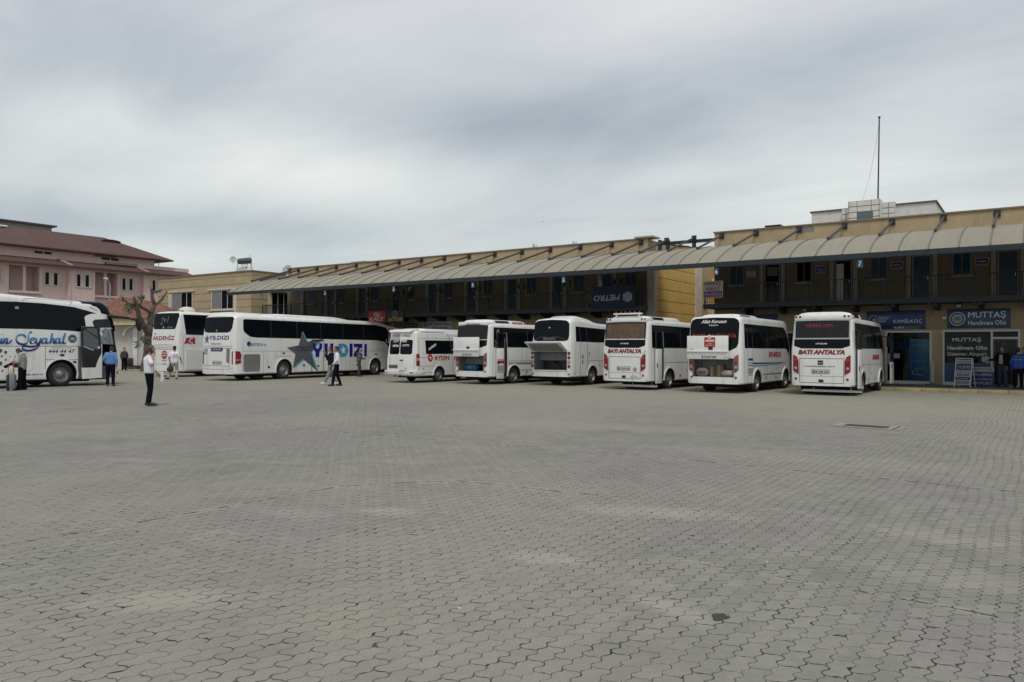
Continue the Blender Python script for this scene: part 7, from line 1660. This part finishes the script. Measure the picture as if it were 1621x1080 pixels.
a, c = AX(212, 782), AX(366, 762); text('lettering', '0850 304 47 47', a[0], a[1], c[0]-a[0], c[1]-a[1], b.S, blue, t, fat=.01); a, c = AX(220, 796), AX(370, 790); text('lettering', 'www.seyahat.com.tr', a[0], a[1], c[0]-a[0], c[1]-a[1], b.S, palegrey, t)
# route map print with drop pins
for (px_, py_, s_) in ((5, 572, .09), (48, 585, .08), (15, 618, .05), (48, 648, .05), (5, 680, .09), (20, 742, .05), (200, 700, .07), (85, 620, .03)):
    q = AX(px_, py_); panel('map_pin', [(q[0], q[1]-s_)]+[(q[0]+s_*.7*cos(a), q[1]+s_*.3+s_*.7*sin(a)) for a in [-.5+(pi+1)*i/8 for i in range(9)]], b.S, mat('pin_brown', (.10, .06, .06), .6), t)
strokes('map_line', [PLY((185, 640), (215, 610), (230, 580), (245, 610), (290, 630), (270, 660), (285, 700), (275, 730), (240, 745), (215, 735)), PLY((60, 640), (130, 690), (180, 700)), PLY((10, 690), (80, 720), (200, 740))], b.S, (0, 0, .006), mat('map_grey', (.42, .42, .46), .6), t, off=.005)
# panel joints, handles
J = lambda *pts: strokes('panel_gap', [[AX(*p), ((AX(*p)[0]+AX(*q)[0])/2, (AX(*p)[1]+AX(*q)[1])/2), AX(*q)] for p, q in zip(pts[:-1], pts[1:])], b.S, (0, 0, .008), seam, t, off=.005)
J((0, 530), (690, 530)); J((387, 532), (387, 820)); J((387, 645), (668, 645)); J((668, 640), (668, 800)); J((690, 420), (697, 805))
panel('door_post', PLY((668, 535), (696, 535), (698, 806), (668, 806)), b.S, printgrey, t, off=.004)
for p in (PLY((513, 597), (550, 597), (550, 616), (513, 616)), PLY((622, 657), (652, 657), (652, 675), (622, 675))): panel('flap_handle', p, b.S, black, t, off=.008)
# open plug door parallel to the side, ahead of the wheel
dX = h+.20
fnD = lambda u, w_, d: (dX+d, u, w_)
def DX(x, y):
    X_, Y__, Z__ = v.loc(x/5.4, 450+y/5.4, v.r, dX); return (Y__, Z__)
DP = lambda *pts: [DX(*p) for p in pts]
dr = panel('door', DP((700, 715), (815, 712), (835, 650), (868, 588), (870, 800), (704, 810)), fnD, white, t, off=.02, back=-.04)
panel('door_frame', DP((692, 365), (820, 362), (850, 372), (866, 588), (835, 650), (822, 708), (800, 720), (705, 712)), fnD, black, dr, off=.018, back=-.035, step=.6)
panel('pane', DP((745, 378), (822, 378), (838, 455), (838, 560), (712, 528), (710, 400)), fnD, mat('door_pane', (.10, .12, .13), .1), dr, off=.022, back=.016)
panel('hand_rail', DP((706, 378), (716, 378), (842, 458), (842, 470)), fnD, black, dr, off=.03, back=.02); panel('paper_notice', DP((702, 532), (720, 530), (800, 560), (795, 570)), fnD, palegrey, dr, off=.024, back=.018); panel('sticker', disc(DX(843, 541)[0], DX(843, 541)[1], .05, 14), fnD, printwhite, dr, off=.024, back=.018)
# driver's area seen through door: steps, seat, wheel, windscreen light
MB().box(h-1.05, h-.15, door0+.1, door1-.05, .345, .5).box(h-1.05, h-.45, door0+.1, door1-.05, .501, .85).build('door_step', printgrey, t)
MB().box(-.2, .35, door0-.1, door0+.4, .9, 1.5).box(-.2, .35, door0-.15, door0+.0, 1.5, 2.1).build('driver_seat', mat('seat_blue', (.02, .03, .09), .9), t, bev=.05)
panel('door_window', PLY((864, 376), (992, 376), (998, 516), (866, 510)), b.S, mat('pale_cab_glass', (.24, .28, .29), .12), t, off=.006, step=.5)
strokes('cab_detail', [PLY((880, 400), (905, 410), (915, 390)), PLY((900, 470), (930, 465), (935, 500)), PLY((955, 380), (960, 510))], b.S, (0, 0, .02), printgrey, t, off=.010)
# nose
fnN = lambda u, w_, d: tuple(Vector(b.warp(u, L, w_))+Vector((0, d, 0)))
panel('windscreen', [(-h+.46, 1.45), (h-.46, 1.45), (h-.46, 2.95), (-h+.46, 2.95)], fnN, dglass, t, off=.02, back=-.1)
MB().box(-h+.4, h-.4, L-.06, L+.06, .4, .75).build('bumper', white, t, bev=.03); panel('headlight', PLY((1020, 745), (1048, 740), (1050, 765), (1022, 770)), b.S, black, t, off=.012, step=.1)
for sg in (-1, 1): panel('headlight', rrect(*sorted((sg*(h-.5), sg*(h-.8))), .8, 1.05, .05), fnN, clearlens, t, off=.02, back=-.1)
# long curved mirror arm reaching forward
mr = MB(); pts = [AX(925, 268), AX(1000, 280), AX(1080, 290), AX(1130, 305), AX(1155, 340)]
pr = None
for k, p in enumerate(pts):
    q = Vector((h-.05+.10*k, p[0], p[1]))
    if pr: mr.tube(pr, q, .075-.008*k, n=10)
    pr = q
q0 = AX(1135, 300); q1 = AX(1160, 400)
mr.build('mirror_arm', black, t)
MB().prism([(q0[0]-.04, q0[1]+.03), (q0[0]+.13, q0[1]-.15), (q1[0]+.02, q1[1]+.05), (q1[0]-.07, q1[1]-.02), (q0[0]-.05, q0[1]-.25)], lambda u, w_, d: (d, u, w_), h+.28, h+.50).build('mirror', black, t, bev=.03)
# ================================================================ people
def ico(mb, c, r, sc=(1, 1, 1), n=10, m=7, rot=None):
    c = Vector(c); vs = []
    for j in range(m+1):
        th = pi*j/m
        for i in range(n):
            v = Vector((r*sc[0]*sin(th)*cos(2*pi*i/n), r*sc[1]*sin(th)*sin(2*pi*i/n), r*sc[2]*cos(th)))
            if rot: v = rot @ v
            vs.append(c+v)
    mb.add(vs, [(j*n+i, j*n+(i+1) % n, (j+1)*n+(i+1) % n, (j+1)*n+i) for j in range(m) for i in range(n)])
def cap(mb, p, q, r0, r1=None):
    r1 = r1 or r0; p, q = Vector(p), Vector(q); k = max(2, int((q-p).length/(.6*min(r0, r1)))) 
    k = min(k, 14)
    for i in range(k+1): t = i/k; ico(mb, p.lerp(q, t), r0+(r1-r0)*t, n=10, m=6)
    mb.tube(p, q, r0*.98, r1*.98, n=10)
def blend(mb, name, m, parent, vox=.016, smooth_it=4):
    o = mb.build(name, m, parent, ang=80)
    r = o.modifiers.new('r', 'REMESH'); r.mode = 'VOXEL'; r.voxel_size = vox
    s_ = o.modifiers.new('s', 'SMOOTH'); s_.iterations = smooth_it; s_.factor = .6
    me = evaluated(o); o.modifiers.clear(); o.data = me
    me.materials.clear(); me.materials.append(m)
    for p in me.polygons: p.use_smooth = True
    return o
def person(loc, rz, label, J=None, shirt=white, trousers=black, shoes=shoe, hair=hairm, sleeve='long', jacket=None, s=1., headrot=(0, 0), female=False, wide=1., bald=False, cuff=0., shirt_out=False, group=None, hood=False, flare=0., skinm=None):
    t = thing('person', loc, rz, label, 'person', group); t.scale = (s, s, s)
    D = dict(pel=(0, 0, .95), chest=(0, .0, 1.30), neck=(0, .0, 1.48), head=(0, .03, 1.62), shL=(-.165, 0, 1.405), shR=(.165, 0, 1.405), elL=(-.25, -.03, 1.14), elR=(.25, -.03, 1.14), wrL=(-.24, .06, .90), wrR=(.24, .06, .90),
             hiL=(-.09, 0, .93), hiR=(.09, 0, .93), knL=(-.11, .01, .50), knR=(.11, .01, .50), anL=(-.12, -.02, .085), anR=(.12, -.02, .085), toeL=(-.15, .16, .04), toeR=(.15, .16, .04))
    D.update(J or {}); D = {k: Vector(v) for k, v in D.items()}
    sk_ = skinm or skin
    ch, pel, nk, hd = D['chest'], D['pel'], D['neck'], D['head']
    # ---- continuous body
    b = MB(); w = wide
    cap(b, nk-Vector((0, 0, .06)), hd-Vector((0, .02, .02)), .055, .05)
    for sx_ in (-1, 1): cap(b, pel+Vector((sx_*.06*w, 0, 0)), ch+Vector((sx_*.075*w, 0, .02)), .105, .105)
    cap(b, D['shL'], D['shR'], .055); 
    for S_ in 'LR':
        cap(b, D['sh'+S_], D['el'+S_], .048, .040); cap(b, D['el'+S_], D['wr'+S_], .038, .027)
        cap(b, D['hi'+S_], D['kn'+S_], .078, .055); cap(b, D['kn'+S_], D['an'+S_], .052, .036); cap(b, D['an'+S_], D['toe'+S_], .04, .032)
    R = Matrix.Rotation(headrot[0], 3, 'Z') @ Matrix.Rotation(headrot[1], 3, 'X')
    h = lambda x, y, z: hd+R @ Vector((x, y, z))
    ico(b, h(0, 0, .03), .1, (.78, .95, 1.05), 16, 12, R); ico(b, h(0, .035, -.045), .066, (.85, .9, .95), 12, 8, R)
    cap(b, h(0, .085, .02), h(0, .112, -.015), .012, .018); ico(b, h(0, .08, -.055), .02, (1.3, .5, .5), 8, 6, R)
    for sx_ in (-1, 1): ico(b, h(sx_*.078, -.005, .005), .026, (.35, .7, 1.1), 8, 6, R); ico(b, h(sx_*.03, .08, .045), .016, (1.5, .5, .5), 8, 6, R)
    # hands: palm and five fingers curled a little
    fing = MB()
    for S_ in 'LR':
        wv, ev = D['wr'+S_], D['el'+S_]; d = (wv-ev).normalized(); sd = 1 if S_ == 'R' else -1
        fw = Vector((0, 1, 0)); side_ = d.cross(fw); side_ = side_.normalized() if side_.length > .1 else Vector((1, 0, 0)); pn_ = d.cross(side_)
        cap(b, wv, wv+d*.075, .026, .032)
        for k in range(4):
            o0 = wv+d*.085+pn_*(.024-.016*k); ln = (.060, .070, .066, .052)[k]
            m1 = o0+d*ln*.55+side_*.006*sd; m2 = m1+(d*.8-side_*.45*sd).normalized()*ln*.55
            fing.tube(o0-d*.02, m1, .0088, .008, n=6); fing.tube(m1, m2, .008, .0065, n=6)
        th = wv+d*.03+pn_*.028; fing.tube(th, th+(d*.6+pn_*.7).normalized()*.038, .011, .009, n=6); q = th+(d*.6+pn_*.7).normalized()*.038; fing.tube(q, q+(d*.95+pn_*.2).normalized()*.03, .009, .007, n=6)
    body = blend(b, 'body', sk_, t)
    bm = bmesh.new(); bm.from_mesh(body.data); fm = fing.mesh('f'); bm.from_mesh(fm); bm.to_mesh(body.data); bm.free()
    for p in body.data.polygons: p.use_smooth = True
    ey = MB()
    for sx_ in (-1, 1): ico(ey, h(sx_*.031, .082, .028), .010, (1.2, .6, .6), 8, 6, R)
    ey.build('eyes', printblack, t)
    MB().box(-.021, .021, -.004, .004, -.003, .003, mx=Matrix.Translation(h(0, .095, -.058)) @ R.to_4x4()).build('mouth', mat('lip', (.22, .08, .07), .6), t)
    # ---- hair
    if hair:
        hm = MB()
        if not bald: ico(hm, h(0, -.012, .055), .1, (.84, .99, .93), 16, 10, R); ico(hm, h(0, -.035, .0), .085, (.92, .8, 1.), 12, 8, R)
        else: ico(hm, h(0, -.035, .0), .085, (.95, .8, .75), 12, 8, R)
        if female: ico(hm, h(0, -.05, -.03), .10, (1.0, .75, 1.1), 12, 8, R); ico(hm, h(0, -.06, .10), .05, (1, 1, .8), 10, 8, R)
        hair_o = hm.build('hair', hair, t, ang=80)
        # cut the hair away from the face
        bm = bmesh.new(); bm.from_mesh(hair_o.data)
        pc = h(0, .045, .06); pn3 = R @ Vector((0, .85, -.52)); bmesh.ops.bisect_plane(bm, geom=bm.verts[:]+bm.edges[:]+bm.faces[:], plane_co=pc, plane_no=pn3, clear_outer=True); bm.to_mesh(hair_o.data); bm.free()
    # ---- clothes
    c = MB(); g_ = .018
    zb = pel+Vector((0, 0, -.02 if shirt_out else .06))
    for sx_ in (-1, 1): cap(c, zb+Vector((sx_*.062*w, 0, 0)), ch+Vector((sx_*.078*w, 0, .03)), .124+g_*.6, .112+g_)
    cap(c, D['shL'], D['shR'], .048+g_); [cap(c, nk-Vector((0, 0, .055)), D['sh'+q_], .055, .050+g_*.6) for q_ in 'LR']; cap(c, nk-Vector((0, 0, .09)), nk-Vector((0, 0, .03)), .075, .058)
    for S_ in 'LR':
        e = D['el'+S_]; sh = D['sh'+S_]
        if sleeve == 'long': cap(c, sh, e, .052+g_, .044+g_); cap(c, e, e.lerp(D['wr'+S_], .93), .042+g_, .034+g_*.7)
        else: cap(c, sh, sh.lerp(e, .72), .055+g_, .056+g_)
    so_ = blend(c, 'jacket' if jacket else 'shirt', jacket or shirt, t)
    if jacket: # shirt front seen in the jacket opening
        MB().prism([(-.07, 1.40), (.07, 1.40), (.09, 1.0), (-.09, 1.0)], lambda u, v_, d: (u, .128+.02*(1.4-v_)+d, v_), -.02, .012).build('shirt', shirt, t, bev=.01)
    else:
        MB().prism([(-.055, 0), (.055, 0), (.06, .03), (-.06, .03)], lambda u, v_, d: tuple(nk+Vector((u, -.01+d, -.035+v_))), -.06, .06).build('collar', shirt, t, bev=.01)
    p = MB()
    cap(p, pel+Vector((-.06*w, 0, .03)), pel+Vector((.06*w, 0, .03)), .118); 
    for S_ in 'LR':
        k_, a_ = D['kn'+S_], D['an'+S_]
        cap(p, D['hi'+S_]+Vector((0, 0, .0)), k_, .112, .084+flare*.3); cap(p, k_, k_.lerp(a_, .94), .082+flare*.3, .066+flare)
    blend(p, 'trousers', trousers, t)
    if not shirt_out: MB().lathe(pel+Vector((0, 0, .115)), (0, 0, 1), [(0, .001), (.001, .118), (.035, .118), (.036, .001)], 20).build('belt', black, t).scale = (1.35*w if False else 1, 1, 1)
    for S_ in 'LR':
        sm = MB(); a_, to = D['an'+S_], D['toe'+S_]; d = (to-a_); d.z = 0; d.normalize()
        z0 = min(to.z, a_.z-.045)
        cap(sm, Vector((a_.x, a_.y, to.z+.01))-d*.05, to, .042, .038); cap(sm, a_, Vector((a_.x, a_.y, to.z+.01)), .052, .048); cap(sm, a_+Vector((0, 0, -.01)), to+Vector((0, 0, .012)), .046, .030)
        blend(sm, 'shoe', shoes, t, vox=.012, smooth_it=2)
    t['h'] = 0; del t['h']
    return t, D
wsh = mat('white_shirt', (.72, .72, .76), .85, var=.03); bsh = mat('sky_blue_shirt', (.10, .20, .42), .85, var=.06); dtr = mat('navy_trousers', (.005, .006, .010), .95, spec=.1); ttr = mat('khaki_trousers', (.42, .37, .27), .9, var=.06)
gtr = mat('grey_trousers', (.20, .20, .21), .9); dj = mat('dark_jacket', (.010, .011, .012), .9, spec=.12); gj = mat('grey_cardigan', (.26, .26, .25), .9, var=.1, vscale=12); wshoe = mat('white_sneaker', (.62, .62, .62), .7); olive = mat('olive_trousers', (.045, .05, .038), .9)
def plaid():
    m = bpy.data.materials.new('plaid_cloth'); m.use_nodes = True; N = NT(m.node_tree); p = N.n['Principled BSDF']; p.inputs['Roughness'].default_value = .9
    s_ = N.node('ShaderNodeSeparateXYZ', ins={0: N.node('ShaderNodeTexCoord').outputs['Object']}).outputs
    a = N.m('GREATER_THAN', N.m('SINE', N.m('MULTIPLY', s_[0], 75.)), .55); c = N.m('GREATER_THAN', N.m('SINE', N.m('MULTIPLY', s_[2], 75.)), .55)
    N.l.new(N.mix(N.m('MULTIPLY', N.m('ADD', a, c), .5), (.035, .03, .032), (.26, .22, .18)), p.inputs[0]); return m
def gp(px, py, z=0.): p = at(px, py, Z=z); return (p.x, p.y, z)
H176 = 1.0
# man on the phone holding papers
t, D = person(gp(236, 642.3), radians(-42), 'man in a white short sleeved shirt holding a phone to his ear', sleeve='short', shirt=wsh, trousers=dtr, hair=mat('greying_hair', (.07, .06, .055), .7),
    J=dict(elR=(.27, .14, 1.18), wrR=(.16, .15, 1.44), elL=(-.23, .0, 1.13), wrL=(-.18, .16, .96), knR=(.10, .05, .50), anR=(.12, .02, .085), toeR=(.13, .22, .04), anL=(-.10, -.06, .085), toeL=(-.14, .12, .04), chest=(0, -.02, 1.30), head=(.02, .05, 1.62)), headrot=(-.1, -.1), wide=1.3, s=1.0)
MB().box(-.008, .008, -.035, .035, -.075, .075, mx=Matrix.Translation(D['head']+Vector((.105, .02, -.02))) @ Matrix.Rotation(.25, 4, 'X')).build('phone', black, t, bev=.004)
bx_ = MB(); bx_.prism([(-.10, 0), (.10, .02), (.12, -.26), (-.06, -.30)], lambda u, v_, d: (-.16+u*.4, .27+u*.7+.02*sin(v_*12)+d, .97+v_), 0, .004)
pt = thing('paper_sheets', Vector(t.location)+Matrix.Rotation(t.rotation_euler.z, 3, 'Z') @ Vector((0, 0, 0)), t.rotation_euler.z, 'white paper sheets hanging from the hand of the man on the phone', 'papers')
bx_.build('sheets', mat('paper', (.75, .75, .76), .8), pt)
# driver in a blue shirt beside the open door
person(gp(174.5, 611.5), radians(52), 'man in a sky blue shirt seen from behind at the open coach door', shirt=bsh, trousers=dtr, J=dict(elL=(-.27, -.06, 1.16), wrL=(-.17, .06, .98), elR=(.25, -.06, 1.14), wrR=(.24, -.03, .88), anL=(-.12, .05, .085), toeL=(-.16, .22, .04), knL=(-.11, .07, .50), head=(.03, .07, 1.60)), headrot=(-.3, -.3))
# woman with the suitcase
tw_, D = person(gp(35, 617.8), radians(128), 'woman in a grey cardigan bending her head over her bag', shirt=mat('black_top', (.015, .015, .018), .9), jacket=gj, trousers=dtr, female=True, s=.955, flare=.035, shirt_out=True,
    J=dict(head=(-.0, .14, 1.57), neck=(0, .04, 1.47), elL=(-.27, .02, 1.14), wrL=(-.10, .28, 1.12), elR=(.27, .02, 1.14), wrR=(.12, .28, 1.10), anL=(-.13, .04, .085), toeL=(-.16, .2, .04), anR=(.12, -.04, .085), toeR=(.15, .12, .04)), headrot=(0, -.75), hair=mat('brown_hair', (.04, .025, .02), .8))
MB().lathe((0, .03, 1.44), (0, .25, 1), [(0, .10), (.03, .125), (.08, .12), (.10, .08)], 18).build('scarf', mat('pale_scarf', (.45, .40, .36), .9), tw_, ang=70)
wp_ = Vector(tw_.location); Rz = Matrix.Rotation(tw_.rotation_euler.z, 3, 'Z')
hb = thing('handbag', wp_+Rz @ Vector((0, .26, .88)), tw_.rotation_euler.z, 'rust red bag held in front by the woman in the grey cardigan', 'bag')
ms_ = MB(); ms_.prism(rrect(-.17, .17, 0, .24, .06), lambda u, v_, d: (u, d, v_), -.05, .05); ms_.build('pouch', mat('rust_red', (.30, .045, .03), .7), hb, bev=.02); MB().tube((-.15, 0, .22), (-.12, -.08, .5), .01).tube((.15, 0, .22), (.12, -.08, .5), .01).build('strap', printblack, hb)
q = gp(17.5, 618.6)
sc_ = thing('suitcase', q, radians(150), 'silver grey wheeled suitcase with dark side, standing by the woman', 'suitcase')
s_ = MB().box(-.22, .22, -.14, .05, .07, .62).build('shell', mat('suitcase_grey', (.17, .18, .18), .5, var=.1), sc_, bev=.035); MB().box(-.22, .22, .052, .14, .07, .62).build('shell_back', mat('suitcase_dark', (.02, .03, .03), .5), sc_, bev=.03)
r_ = MB()
for k in range(7): r_.box(-.18+k*.058, -.18+k*.058+.02, -.148, -.141, .10, .59)
r_.build('ridges', mat('suitcase_ridge', (.22, .23, .23), .5), sc_)
for x in (-.17, .17):
    for y in (-.1, .1): MB().lathe((x-.015, y, .035), (1, 0, 0), [(0, .035), (.03, .035)], 12).box(x-.02, x+.02, y-.01, y+.01, .04, .075).build('wheel', black, sc_)
MB().tube((-.1, .09, .6), (-.1, .09, .98), .008).tube((.1, .09, .6), (.1, .09, .98), .008).tube((-.1, .09, .98), (.1, .09, .98), .014).build('handle', printgrey, sc_)
tb = thing('tote_bag', Vector(q)+Vector((0, 0, .62)), radians(150), 'cream tote bag with a dark red mark, standing on top of the suitcase', 'bag')
mb = MB(); mb.prism([(-.16, 0), (.16, 0), (.18, .20), (.15, .32), (-.12, .34), (-.18, .2)], lambda u, v_, d: (u, d*(1-v_*1.2), v_), -.10, .08); mb.build('bag_body', mat('cream_canvas', (.50, .46, .36), .9, var=.1, vscale=8), tb, bev=.02)
MB().prism(disc(-.03, .17, .055, 12), lambda u, v_, d: (u, -.10*(1-v_*1.2)-d, v_), .002, .008).build('mark', redp2, tb); MB().tube((-.1, -.03, .32), (.0, -.02, .52), .008).tube((.1, -.03, .32), (.0, -.02, .52), .008).build('handles', printblack, tb)
um = thing('folded_jacket', wp_+Rz @ Vector((.05, .36, 1.02)), tw_.rotation_euler.z+radians(20), 'dark folded jacket over the arm of the woman with the suitcase', 'jacket')
mb = MB(); cap(mb, (-.02, -.05, .08), (.0, .30, -.10), .05, .04); cap(mb, (.03, -.02, .04), (.05, .28, -.14), .04, .035); blend(mb, 'cloth', dj, um)
# man walking with a bag
tm, D = person(gp(276, 600.8), radians(62), 'man in khaki trousers walking away with a dark sack in his hand', shirt=wsh, trousers=ttr, sleeve='short', hair=hairm, s=1.0, skinm=mat('skin_tan', (.20, .10, .07), .6), shirt_out=True,
    J=dict(knL=(-.12, .16, .52), anL=(-.30, .10, .09), toeL=(-.42, .20, .04), knR=(.12, .10, .51), anR=(.10, -.02, .085), toeR=(.12, .16, .04), elL=(-.28, -.02, 1.16), wrL=(-.22, .05, .94), elR=(.28, .0, 1.14), wrR=(.34, .12, .92)), headrot=(-.2, -.1))
text('shirt_print', 'TUR\nTAXI', -.11, 1.17, .22, .16, lambda u, v_, d: (-u, -.155-d, v_), printgrey, tm)
MB().lathe(D['head']+Vector((0, 0, .085)), (0, 0, 1), [(0, .093), (.05, .085), (.075, .04)], 16).prism(disc(0, .06, .09, 14), lambda u, v_, d: (D['head'].x+u, D['head'].y+v_, D['head'].z+.085+d), 0, .008).build('cap', black, tm)
Rz = Matrix.Rotation(tm.rotation_euler.z, 3, 'Z')
sk2 = thing('sack', Vector(tm.location)+Rz @ Vector((-.20, .02, .42)), tm.rotation_euler.z, 'dark olive sack hanging from the hand of the walking man in khaki trousers', 'bag')
mb = MB(); ico(mb, (0, 0, .12), .17, (1.1, .7, .8), 14, 8); cap(mb, (0, 0, .2), (0, 0, .50), .10, .02); blend(mb, 'cloth', mat('dark_olive', (.05, .05, .04), .9, var=.2), sk2)
# pair in front of the star coach
person(gp(523.5, 609.0), radians(150), 'person in a dark jacket, grey trousers and white trainers', shirt=dj, trousers=gtr, shoes=wshoe, J=dict(knL=(-.1, .12, .50), anL=(-.1, .30, .11), toeL=(-.1, .46, .06), knR=(.1, -.02, .50), anR=(.1, -.30, .13), toeR=(.1, -.16, .05), elR=(.24, .1, 1.16), wrR=(.10, .22, 1.40)), shirt_out=True)
person(gp(533, 611.2), radians(138), 'man in a long sleeved white shirt walking in front of the star coach', shirt=wsh, trousers=dtr, J=dict(knL=(-.1, .12, .50), anL=(-.1, .18, .085), toeL=(-.12, .36, .04), knR=(.11, -.02, .50), anR=(.12, -.16, .09), toeR=(.12, .02, .04), elL=(-.24, -.02, 1.15), wrL=(-.15, .16, .98)), s=1.01)
person(gp(568, 596.3), radians(-38), 'grey haired man in a plaid shirt looking down beside the star coach', shirt=plaid(), trousers=olive, hair=hairg, bald=True, J=dict(head=(0, .10, 1.58), elR=(.26, .04, 1.14), wrR=(.14, .28, 1.08), elL=(-.26, .04, 1.14), wrL=(-.1, .26, 1.06), knL=(-.12, .08, .5), anL=(-.2, -.04, .085)), headrot=(0, -.6), shirt_out=True)
# people by the airport office
person((-1.28, 39.0, .15), radians(150), 'man in a dark blazer and grey shirt standing in front of the airport office door', shirt=mat('grey_shirt', (.40, .38, .38), .9), jacket=dj, trousers=mat('jeans', (.03, .055, .10), .9), J=dict(elR=(.30, .14, 1.18), wrR=(.42, .30, 1.16), anL=(-.16, 0, .085), anR=(.14, 0, .085)), wide=1.2, s=.99)
pb, D = person((-.70, 37.35, .15), radians(-12), 'man in a royal blue jacket seen from behind at the right edge of the picture', shirt=mat('royal_blue_jacket', (.01, .06, .30), .7), trousers=dtr, wide=1.2, s=.96, shirt_out=True)
text('jacket_print', 'TURİZM', -.11, 1.34, .22, .035, lambda u, v_, d: (u, -.150-d, v_), palegrey, pb); MB().prism([(-.19, 1.235), (.19, 1.235), (.19, 1.25), (-.19, 1.25)], lambda u, v_, d: (u, -.148-d, v_), .0, .006).build('jacket_stripe', palegrey, pb)
person((-.50, 38.4, .15), radians(170), 'dark clothed person half hidden behind the man in the royal blue jacket', shirt=mat('grey_shirt', (.40, .38, .38), .9), jacket=dj, trousers=dtr, s=.97)
person((-5.45, FY+.75, .15), radians(-30), 'person in black clothes standing inside the left ticket shop', shirt=dj, trousers=dtr, s=.93, J=dict(head=(0, .08, 1.58)), headrot=(0, -.4))
q = gp(196.5, 587)
person((q[0], q[1], 0), radians(-100), 'person in dark clothes by the low railing, partly hidden by the coach nose', shirt=mat('dark_olive', (.05, .05, .04), .9), trousers=dtr, s=.95)
q = gp(220, 586)
st_ = thing('stacked_suitcases', (q[0]+.5, q[1]+.3, 0), radians(35), 'dark blue-black suitcase standing at the foot of the low railing near the tree', 'suitcase')
MB().box(-.3, .3, -.15, .15, .05, .75).build('shell', mat('suitcase_dark', (.02, .03, .03), .5), st_, bev=.05); MB().tube((-.1, 0, .75), (-.1, 0, .95), .01).tube((.1, 0, .75), (.1, 0, .95), .01).tube((-.1, 0, .95), (.1, 0, .95), .015).build('handle', printgrey, st_)

# small litter on the yard
for k, (px, py) in enumerate(((1214, 890), (727, 960))):
    p_ = at(px, py, Z=0); t = thing('litter_scrap', (p_.x, p_.y, gz(p_.x, p_.y)), k, ('white paper scrap on the pavers at right, just above the tar patch', 'tiny white scrap on the pavers in the centre foreground', '')[k], 'litter', 'paper scraps on the yard')
    MB().prism([(-.012, -.015), (.010, -.02), (.013, .012), (-.006, .02)], lambda u, v_, d: (u, v_, d), .002, .004).build('scrap', mat('dusty_paper', (.45, .45, .44), .8), t)
